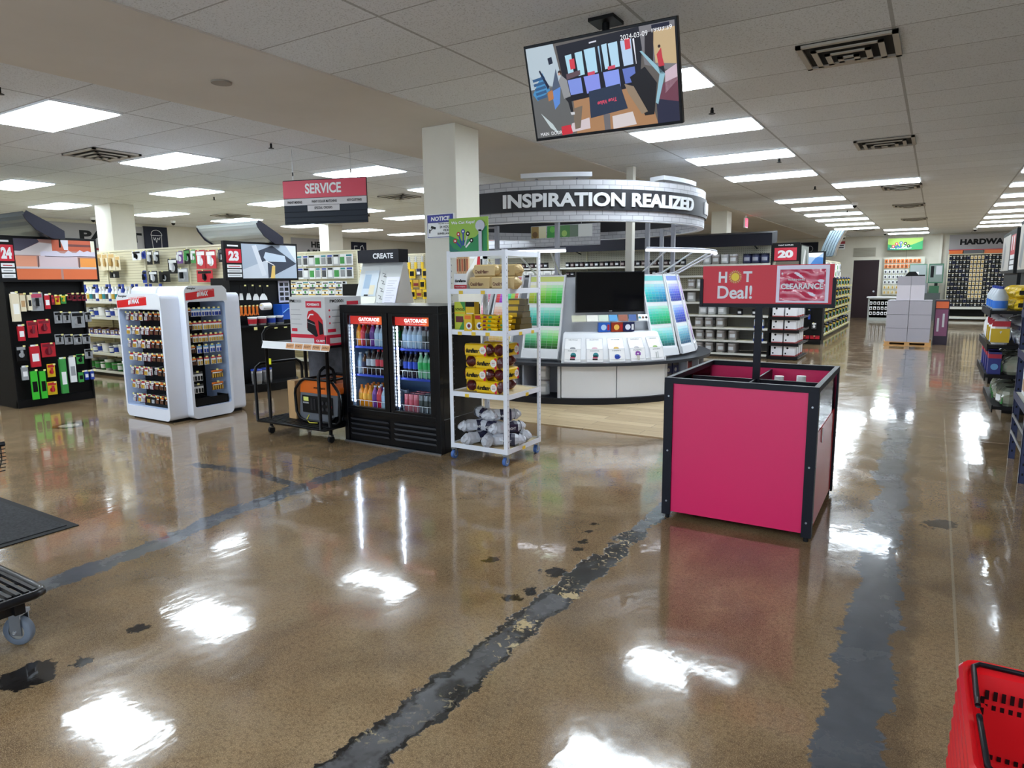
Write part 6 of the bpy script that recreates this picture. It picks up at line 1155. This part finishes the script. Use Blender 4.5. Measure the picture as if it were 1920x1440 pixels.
# silver canopy end
t=thing('shelf_canopy','bent shiny metal canopy end standing high near the aisle 17 display','canopy',(-2.36,18.6,2.05)); f=MB(); pts=[(0,0),(.04,.02),(.10,.25),(.2,.5),(.26,.62)]; f.add([(x-.2,0,z) for x,z in pts]+[(x+.12,0,z) for x,z in pts]+[(x-.2,.5,z) for x,z in pts]+[(x+.12,.5,z) for x,z in pts],[(i,5+i,6+i,i+1) for i in range(4)]+[(5+i,15+i,16+i,6+i) for i in range(4)]+[(10+i,11+i,16+i,15+i) for i in range(4)]+[(i,i+1,11+i,10+i) for i in range(4)],mat((150,166,176),.2,.85)); obj('curved_sheet',f,t)
for k in range(5): f=MB(); x=-.14+k*.06; f.add([(x+a,-.004,z) for a,z in pts]+[(x+.012+a,-.004,z) for a,z in pts],[(i,5+i,6+i,i+1) for i in range(4)],mat((70,84,96),.3,.6)); obj('groove',f,t)
# ===== left wall graphics
def wallsign(y0,y1,z0,z1,m,txt=None,label='',th=.02,tc='black',tx=None):
    f=MB(); f.box(XL,XL+th,y0,y1,z0,z1,m); o=obj('wall_banner' if txt else 'wall_plaque',f); tag(o,label,'sign'); return o
o=wallsign(7.2,10.35,2.4,2.98,GREYW,'PAINT','long grey wall banner reading PAINT above the far left shelves'); f=MB(); f.text(PL((XL+.021,8.45,2.58),(0,1,0)),'PAINT',0,0,.24,BLACK,w=1.5,bold=.05); f.box(XL+.02,XL+.03,7.2,10.3,2.36,2.41,mat((140,30,40),.5)); obj('lettering',f,o)
o=wallsign(10.0,10.62,2.36,3.0,mat((28,30,46),.5),None,'black square wall plaque with a white outline of a dripping paint pail',.05); f=MB(); q=PL((XL+.052,10.0,2.36),(0,1,0)); 
f.line(q,[(.17,.42),(.19,.50),(.25,.55),(.33,.56),(.41,.53),(.46,.46),(.46,.42)],.012,M('white'),.001); f.line(q,[(.17,.42),(.46,.42)],.01,M('white'),.001); f.line(q,[(.18,.41),(.21,.06)],.01,M('white'),.001); f.line(q,[(.45,.41),(.44,.06)],.01,M('white'),.001); f.line(q,[(.22,.38),(.25,.3),(.28,.37),(.31,.24),(.34,.36),(.38,.31),(.41,.38)],.01,M('white'),.001); obj('outline_drawing',f,o)
o=wallsign(14.7,16.9,2.36,2.95,GREYW,'HEATING','grey wall banner reading HEATING & PLUMBING behind a pillar'); f=MB(); f.text(PL((XL+.021,15.5,2.66),(0,1,0)),'HEATING',0,0,.2,BLACK,w=1.3,bold=.05); f.text(PL((XL+.021,15.3,2.41),(0,1,0)),'& PLUMBING',0,0,.19,BLACK,w=1.5,bold=.05); obj('lettering',f,o)
o=wallsign(17.3,18.0,2.4,2.92,mat((28,30,46),.5),None,'black square wall plaque with white pipe outlines',.05); f=MB(); q=PL((XL+.052,17.3,2.4),(0,1,0)); f.line(q,[(.1,.1),(.1,.38),(.25,.38)],.02,M('white')); f.line(q,[(.1,.24),(.22,.24)],.02,M('white')); f.line(q,[(.4,.1),(.4,.36),(.5,.42),(.56,.3),(.56,.1)],.02,M('white')); obj('outline_drawing',f,o)
# ===== back wall things
f=MB(); f.box(-3.36,-3.06,YB-.02,YB,2.6,2.9,M('white')); q=PL((-3.36,YB-.02,2.6)); f.rect(q,0,.3,.2,.3,mat((160,40,50),.4)); f.rect(q,.04,.26,.12,.17,M('dgrey')); f.rect(q,.04,.26,.04,.09,M('dgrey')); tag(obj('wall_notice',f),'small red and white notice high on the back wall left of the grille','sign')
sg=thing('key_cutting_banner','green We Cut Keys banner hanging near the back wall','sign',(-1.6,28.7,2.50)); f=MB(); f.box(0,1.1,0,.02,0,.42,KG); o=obj('board',f,sg); f=MB(); keys_sign(f,PL((0,0,0)),1.1,.42,False); obj('printed_artwork',f,o); f=MB()
for x in (.2,.9): f.cyl((x,.01,.42),(x,.01,.55),.004,STEEL,5)
obj('hanging_wire',f,sg)
f=MB(); f.cyl((-1.0,28.72,1.5),(-.98,28.7,2.5),.004,BLACK,5); tag(obj('power_cord',f),'thin black cord hanging below the green banner','cord')
kd=thing('key_counter','grey key counter with a white top left of the carton pallet','counter',(-2.02,27.4,0)); f=MB(); f.box(0,1.0,0,.6,0,.8,mat((160,164,160),.5)); f.box(.05,.8,-.0,.01,.1,.75,mat((150,156,150),.5)); obj('cabinet',f,kd); f=MB(); f.box(-.05,1.1,-.05,.65,.8,.84,WHITE); obj('countertop',f,kd)
SG=Kind('small_card_item','package',MB().box(-.04,.04,-.02,0,0,.11,M('white')).box(-.02,.02,-.025,-.02,.02,.08,M('black')))
for r in range(3):
    for i in range(7): SG.put((-1.92+i*.12,27.39,.2+r*.18),0,'small card on the key counter front, %s row down, %s from the left'%(nth(3-r),nth(i+1)),'cards on the key counter')
kw=thing('key_board','pale pegboard of brass and silver keys on the back wall right of the door','key board',(-1.7,28.98,.85)); f=MB(); f.box(0,1.3,0,.03,0,1.4,mat((206,206,190),.6)); obj('board',f,kw)
KK=Kind('key_card','key card',MB().box(-.05,.05,-.02,0,0,.13,M('cream')).box(-.02,.02,-.025,-.02,.02,.1,M('gold'))); KK2=Kind('key_card','key card',MB().box(-.05,.05,-.02,0,0,.13,M('white')).box(-.025,.025,-.025,-.02,.02,.1,M('dgrey'))); KK3=Kind('key_card','key card',MB().box(-.05,.05,-.02,0,0,.13,M('orange')).box(-.025,.025,-.025,-.02,.02,.1,M('brown')))
for r in range(7):
    for i in range(9): (KK3 if r>4 else KK if r<2 or i>5 else KK2).put((-1.62+i*.13,28.96,.9+r*.19),0,'key card on the back wall key board, %s row down, %s from left'%(nth(7-r),nth(i+1)),'cards on the key board')
km=thing('key_machine','grey key cutting machine stand with green printed panels right of the key board','key machine',(-.35,28.2,0)); f=MB(); f.box(-.5,.5,0,.7,0,.95,mat((70,76,76),.5)); obj('cabinet',f,km)
f=MB(); f.box(-.5,.05,.3,.36,1.3,1.98,mat((90,130,110),.5)); f.box(.1,.55,.3,.36,1.3,1.98,mat((60,110,84),.5)); q=PL((-.5,.299,1.3)); f.rect(q,.03,.52,.04,.64,mat((150,160,160),.4)); f.rect(q,.1,.3,.1,.4,M('white'),.002); f.rect(q,.3,.5,.2,.3,M('black'),.002); f.rect(q,.63,1.02,.04,.64,mat((120,134,128),.4)); f.rect(q,.66,.76,.2,.6,M('black'),.002); f.rect(q,.82,1.0,.3,.6,M('silver'),.002); f.box(-.4,-.3,.3,.34,.95,1.3,BLACK); f.box(.3,.4,.3,.34,.95,1.3,BLACK); obj('printed_panel',f,km)
f=MB(); f.box(-.45,.1,.1,.5,.95,1.3,mat((120,124,128),.4)); f.cyl((-.1,.1,1.1),(-.1,.04,1.1),.06,BLACK,12); f.box(.15,.45,.1,.5,.95,1.2,mat((40,90,60),.5)); obj('machine_head',f,km)
# ===== stacked pallet of grey cartons
PX,PY=-.90,17.4; t=thing('wooden_pallet','low wooden pallet under the grey cartons in the aisle','pallet',(PX,PY,0)); PWD=mat((186,140,86),.7)
for i in range(3): f=MB(); f.box(.0+i*.39,.10+i*.39,0,.9,.02,.07,PWD); obj('stringer',f,t)
f=MB()
for i in range(6): f.box(-.02,.90,i*.155,.11+i*.155,.07,.088,PWD); f.box(-.02,.9,i*.155,.11+i*.155,.0,.02,PWD)
obj('deck_boards',f,t)
GC=mat((156,152,160),.5,name='grey_carton',coat=.1); CK1=MB(); CK1.box(0,.425,0,.43,0,.303,GC); CK1.box(.001,.424,-.0008,0,.296,.303,mat((110,108,116),.6)); CK1=Kind('grey_carton','carton',CK1)
for r in range(3):
    for c in range(2):
        for d in range(2): CK1.put((PX+.005+c*.433+jit(.003),PY+.01+d*.44,.089+r*.305),0,'large grey carton on the pallet, %s layer up, %s column, %s'%(nth(r+1),('left','right')[c],'back' if d else 'front'))
CK2=MB(); CK2.box(0,.262,0,.3,0,.335,mat((196,190,198),.5)); CK2.box(0,.262,-.0008,0,.335*1-.001,.335,GC); CK2=Kind('pale_carton','carton',CK2); CK3=Kind('grey_carton','carton',MB().box(0,.262,0,.3,0,.195,GC))
for c in range(2): CK2.put((PX+.17+c*.267,PY+.06,1.006),0,'pale carton in the upper narrow stack on the pallet, %s'%('left','right')[c]); CK3.put((PX+.17+c*.267,PY+.06,1.342),0,'smaller grey carton topping the pallet stack, %s'%('left','right')[c])
f=MB(); f.prism([(0,0),(.28,0),(.20,.10),(.08,.10)],0,.25,BLACK,'y'); tag(obj('black_range_hood',f,loc=(PX+.30,PY+.06,1.538)),'black tapered range hood sample on top of the pallet cartons','range hood')
sp=thing('seed_stand','dark stand with orange and purple cards beside the pallet','stand',(.02,18.0,0)); f=MB(); f.box(0,.28,0,.6,0,1.0,mat((50,44,56),.5)); obj('cabinet',f,sp); f=MB(); q=PL((0,-.001,0)); f.rect(q,.02,.26,.82,.97,mat((206,96,50),.4)); f.rect(q,.02,.26,.2,.8,mat((120,70,100),.5)); f.rect(q,.06,.1,.3,.6,M('silver'),.002); f.rect(q,.16,.2,.4,.7,M('silver'),.002); obj('card_panel',f,sp)
# ===== hardware wall
hw=thing('hardware_wall_rack','wide black pegboard rack of small hardware under the HARDWARE banner','wall rack',(.30,28.95,0)); f=MB(); f.box(0,3.4,0,.05,.1,2.3,mat((24,24,26),.6)); obj('back_panel',f,hw)
for z in (.12,.46): f=MB(); f.box(0,3.4,-.45,0,z-.03,z,BEIGE); f.box(0,3.4,-.47,-.45,z-.07,z+.01,SHELFW); obj('shelf',f,hw)
for x in (.0,1.22,2.44): f=MB(); f.box(x,x+.04,-.03,0,.1,2.3,BEIGE); obj('upright',f,hw)
f=MB(); f.box(0,3.4,-.03,0,2.28,2.31,BEIGE); f.box(.02,.42,-.05,-.03,2.31,2.43,mat((226,110,30),.4)); f.box(.45,1.0,-.05,-.03,2.31,2.43,mat((90,90,94),.4)); f.box(1.05,1.6,-.05,-.03,2.31,2.43,mat((226,110,30),.4)); f.box(0,3.4,-.03,0,2.43,2.46,mat((190,30,44),.4)); obj('header_strip',f,hw)
HB=[Kind('hardware_card','package',MB().box(-.04,.04,-.02,0,-.12,0,M(c)).box(-.035,.035,-.025,-.02,-.02,.0,M('cream')).box(-.02,.02,-.026,-.02,-.1,-.04,M(d))) for c,d in (('black','dgrey'),('black','silver'),('cream','gold'),('navy','black'))]
n=0
for r in range(12):
    for i in range(16):
        x=.08+i*.105; z=2.24-r*.15; k=2 if 5<i<10 and r<10 else (i+r)%2 if (i*7+r*3)%5 else 3
        HB[k].put((.30+x,28.93,z),0,'hardware card on the black wall rack, %s row down, %s from the left'%(nth(r+1),nth(i+1)),'cards on the hardware wall')
f=MB(); f.box(.3,3.9,28.98,29.0,2.46,2.98,GREYW); o=tag(obj('wall_banner',f),'grey wall banner reading HARDWARE over the black rack','sign'); f=MB(); f.text(PL((.62,28.979,2.62)),'HARDWARE',0,0,.20,BLACK,w=1.55,bold=.06); obj('lettering',f,o)
o=wallsign(0,0,0,0,BLACK) if False else None
f=MB(); f.box(-5.0,-4.0,YB-.05,YB,2.2,2.9,mat((28,30,40),.5)); q=PL((-5,YB-.051,2.2)); f.disc(q,.7,.45,.12,mat((150,150,156),.5)); f.disc(q,.7,.45,.10,mat((28,30,40),.5),.002); f.line(q,[(.7,.0),(.7,.33)],.02,mat((150,150,156),.5)); tag(obj('wall_plaque',f),'dark back wall plaque with a thin light bulb outline','sign')
# ===== right-hand racks
def right_header(y0,y1,z0,z1,num,lab,col):
    t=thing('end_display',lab,'end display',(.925,y1,0),-PI/2); L=y1-y0; f=MB(); f.box(0,L,.02,.5,0,z0,BLACK); f.box(0,L,-.2,.02,0,.1,BLACK); f.box(0,L,-.2,.02,.55,.57,BLACK); obj('cabinet',f,t)
    f=MB(); f.box(0,L,-.03,.03,z0,z1,BLACK); hb=obj('header_board',f,t); q=PL((0,-.031,z0)); f=MB(); f.rect(q,.05,L*.62,.04,z1-z0-.05,mat(col,.4)); f.art(q,[(.2,.1),(.5,.05),(.7,.4),(.4,.5)],M('grey'),.002); obj('printed_picture',f,hb)
    f=MB(); f.rect(q,L*.68,L-.04,(z1-z0)*.42,z1-z0-.08,mat((206,30,52),.4)); f.text(q,num,L*.83,(z1-z0)*.52,.2,M('white'),w=L*.2,bold=.05,align='c',lift=.003)
    for k in range(3): f.rect(q,L*.68,L-.06,.05+k*.075,.11+k*.075,M('white'))
    obj('aisle_number',f,hb); return t
right_header(11.7,13.9,1.56,2.18,'11','black end display with a red number panel, farther of two on the right',(190,186,180))
right_header(9.2,11.2,1.56,2.22,'10','black end display with a tall pale picture panel, nearer of two on the right',(206,200,190))
gondola('shelving run behind the farther right end display',Fr(1.45,12.8),2.7,2.0,(.12,.5,.9,1.3),.42,PEGW,dark=True)
gondola('shelving run behind the nearer right end display',Fr(1.45,10.2),2.7,2.0,(.12,.5,.9,1.3),.42,PEGW,dark=True)
t=thing('display_rack','black tiered rack crowded with bags and jugs on the right edge','rack',(.46,7.75,0))
for z in (.30,.60,.88,1.20):
    f=MB(); f.box(.08 if z<.5 else 0,1.0,0,1.35,z-.03,z,BLACK); f.box(-.01 if z>.5 else .07,0 if z>.5 else .08,0,1.35,z-.06,z+.01,BLACK); obj('shelf',f,t)
for x,y in ((.35,.05),(.35,1.3),(.95,.05),(.95,1.3)): f=MB(); f.box(x,x+.04,y-.02,y+.02,0,1.5,BLACK); obj('post',f,t)
jg=Kind('detergent_jug','jug',[('jug_body',MB().lathe([(.001,0),(.055,0),(.06,.02),(.06,.13),(.03,.19),(.022,.2)],mat((196,206,216),.4),12),[('label',MB().lathe([(.0612,.02),(.0612,.09)],mat((50,120,220),.4),12))]),('cap',MB().cyl((0,0,.2),(0,0,.225),.022,M('blue'),10))])
for i in range(4): jg.put((.53+.0*i,7.9+i*.3,1.2),i,'white jug with blue label on the top right-rack tier, %s from the front'%nth(i+1),'jugs on the right rack')
def lumpy(w,d,h,m,seed,extra=None):
    R=random.Random(seed); f=MB(); n=12; K=6; vs=[]
    for k in range(K+1):
        s=(.75,.95,1,1,.95,.85,.5)[k]
        for i in range(n): a=2*PI*i/n; c,q=math.cos(a),math.sin(a); e=s*(1+R.uniform(-.08,.08)); p=(abs(c)**4+abs(q)**4)**.25; vs.append((w/2*c/p*e,d/2*q/p*e,h*k/K*(1+R.uniform(-.03,.03))))
    f.add(vs,[(k*n+i,k*n+(i+1)%n,(k+1)*n+(i+1)%n,(k+1)*n+i) for k in range(K) for i in range(n)]+[tuple(range(K*n,K*n+n)),tuple(range(n))[::-1]],m)
    if extra: 
        for e in extra: f.box(*e[:6],M(e[6]))
    return f
YB_=[Kind('yellow_bag','bag',lumpy(.18,.2,.11,M('yellow'),5,[(-.06,.06,-.108,-.1,.03,.07,'black')])),Kind('white_bag','bag',lumpy(.22,.28,.11,mat((206,210,218),.3,coat=.4),8,[(-.115,-.108,-.1,.1,.02,.06,'navy')])),Kind('yellow_print_bag','bag',lumpy(.16,.12,.24,M('white'),9,[(-.075,.07,-.062,-.055,.02,.15,'yellow'),(-.07,.07,-.062,-.055,.17,.22,'red')])),Kind('clear_plastic_bag','bag',lumpy(.2,.26,.17,mat((150,156,140),.15,coat=.8),11,[(-.102,-.096,-.05,.05,.04,.1,'white'),(-.10,-.094,-.09,-.05,.02,.08,'green')]))]
for i in range(4):
    for k in range(2): YB_[0].put((.72,7.9+i*.3,1.201+k*.115),i*.4,'yellow bag on the top right-rack tier, %s from the front, %s'%(nth(i+1),('lower','upper')[k]),'yellow bags on the right rack')
for i in range(4):
    YB_[2].put((.55,7.88+i*.3,.881),jit(.2),'yellow-printed white bag on the second right-rack tier, %s from the front'%nth(i+1),'printed bags on the right rack')
    for k in range(2): YB_[1].put((.78,7.9+i*.3,.881+k*.12),jit(.2),'folded white bag on the second right-rack tier, %s from the front, %s'%(nth(i+1),('lower','upper')[k]),'white bags on the right rack')
    YB_[3].put((.70,7.9+i*.3,.601),jit(.5),'crinkled clear bag on the third right-rack tier, %s from the front'%nth(i+1),'clear bags on the right rack'); YB_[3].put((.68,7.9+i*.3,.301),jit(.5),'crinkled clear bag on the lowest right-rack tier, %s from the front'%nth(i+1),'clear bags on the right rack')
BLB=MB(); BLB.box(0,.10,0,.16,0,.21,mat((40,46,130),.4)); BLB.box(-.001,.101,-.001,.161,.15,.19,mat((190,30,60),.4)); q=PL((0,-.001,0)); BLB.disc(q,.05,.07,.03,M('sky'),.001)
BLB=Kind('blue_red_carton','carton',BLB)
for i in range(4): BLB.put((.475,7.8+i*.31,.601),0,'blue and red carton on the third right-rack tier, %s from the front'%nth(i+1),'blue cartons on the right rack')
t=thing('bolt_together_rack','blue-black perforated steel rack at the right edge of the floor','rack',(.62,6.08,0)); PBm=mat((38,48,88),.4,.2,name='blue_steel_post')
for x,y,h_ in ((0,0,1.34),(0,.82,1.34),(1.5,0,1.34),(1.5,.82,1.34)):
    f=MB(); f.box(x,x+.045,y,y+.004,0,h_,PBm); f.box(x,x+.004,y,y+.045,0,h_,PBm)
    for k in range(17): f.box(x+.016,x+.028,y-.0006,y,.06+k*.075,.078+k*.075,mat((14,14,18),.6)); f.box(x-.0006,x,y+.016,y+.028,.06+k*.075,.078+k*.075,mat((180,184,190),.5))
    obj('perforated_post',f,t)
for z in (.22,.36,.55,.9,1.22):
    f=MB(); 
    if z<.5: f.box(0,.006,.04,.82,z,z+.03,mat((120,122,124),.4,.5)) ; obj('cross_brace',f,t); continue
    f.box(0,1.5,0,.86,z,z+.02,mat((190,190,180),.6)); f.box(-.004,0,0,.86,z-.03,z+.03,PBm); obj('shelf',f,t)
SHK=[Kind('flat_carton','carton',MB().box(0,.05,0,.3,0,.28,mat((206,200,186),.5)).box(-.001,0,.02,.28,.02,.2,M('white')).box(-.001,.051,0,.04,0,.28,M('blue'))),Kind('flat_carton','carton',MB().box(0,.08,0,.3,0,.25,M('white')).box(-.001,0,.03,.27,.03,.12,mat((190,150,120),.5)))]
for i in range(6): SHK[i%2].put((.66+.13*i,6.2,.571),0,'upright carton on the low shelf of the blue rack, %s from the left'%nth(i+1),'boxed panels on the blue rack'); SHK[(i+1)%2].put((.66+.13*i,6.55,.571),0,'upright carton at the back of the blue rack low shelf, %s from left'%nth(i+1),'boxed panels on the blue rack'); SHK[i%2].put((.68+.13*i,6.3,.921),0,'upright carton on the middle shelf of the blue rack, %s from the left'%nth(i+1),'boxed panels on the blue rack')
# ---------------------------------------------------------------- camera
cd=bpy.data.cameras.new('camera'); cam=bpy.data.objects.new('camera',cd); COL.objects.link(cam)
cd.sensor_width=36; cd.lens=1265/1920*36; cd.clip_start=.05; cd.clip_end=100
Rw=((0.84928982,-0.07111236,-0.52311551),(0.52783059,0.13330445,0.83882346),(-0.01008291,0.98852059,-0.15074939))
m=Matrix(((Rw[0][0],Rw[0][1],-Rw[0][2],0),(Rw[1][0],Rw[1][1],-Rw[1][2],0),(Rw[2][0],Rw[2][1],-Rw[2][2],1.52),(0,0,0,1)))
cam.matrix_world=m; SC.camera=cam
# ---------------------------------------------------------------- daylight from the shop front behind the camera
w=bpy.data.worlds.new('world'); SC.world=w; w.use_nodes=True; w.node_tree.nodes['Background'].inputs[0].default_value=(.75,.87,1,1); w.node_tree.nodes['Background'].inputs[1].default_value=1.6
ld=bpy.data.lights.new('daylight','AREA'); ld.shape='RECTANGLE'; ld.size=10.5; ld.size_y=2.3; ld.energy=620; ld.color=(.86,.93,1.0)
lo=bpy.data.objects.new('daylight',ld); COL.objects.link(lo); lo.location=(-2.95,YF+.05,1.35); lo.rotation_euler=(PI/2,0,0); lo.rotation_euler=Matrix(((1,0,0),(0,0,1),(0,-1,0))).transposed().to_euler() if False else (-PI/2,PI,0)
vs=SC.view_settings; SC.display_settings.display_device='sRGB'; vs.view_transform='Standard'; vs.look='None'; vs.gamma=1; vs.use_curve_mapping=False; vs.exposure=1.1
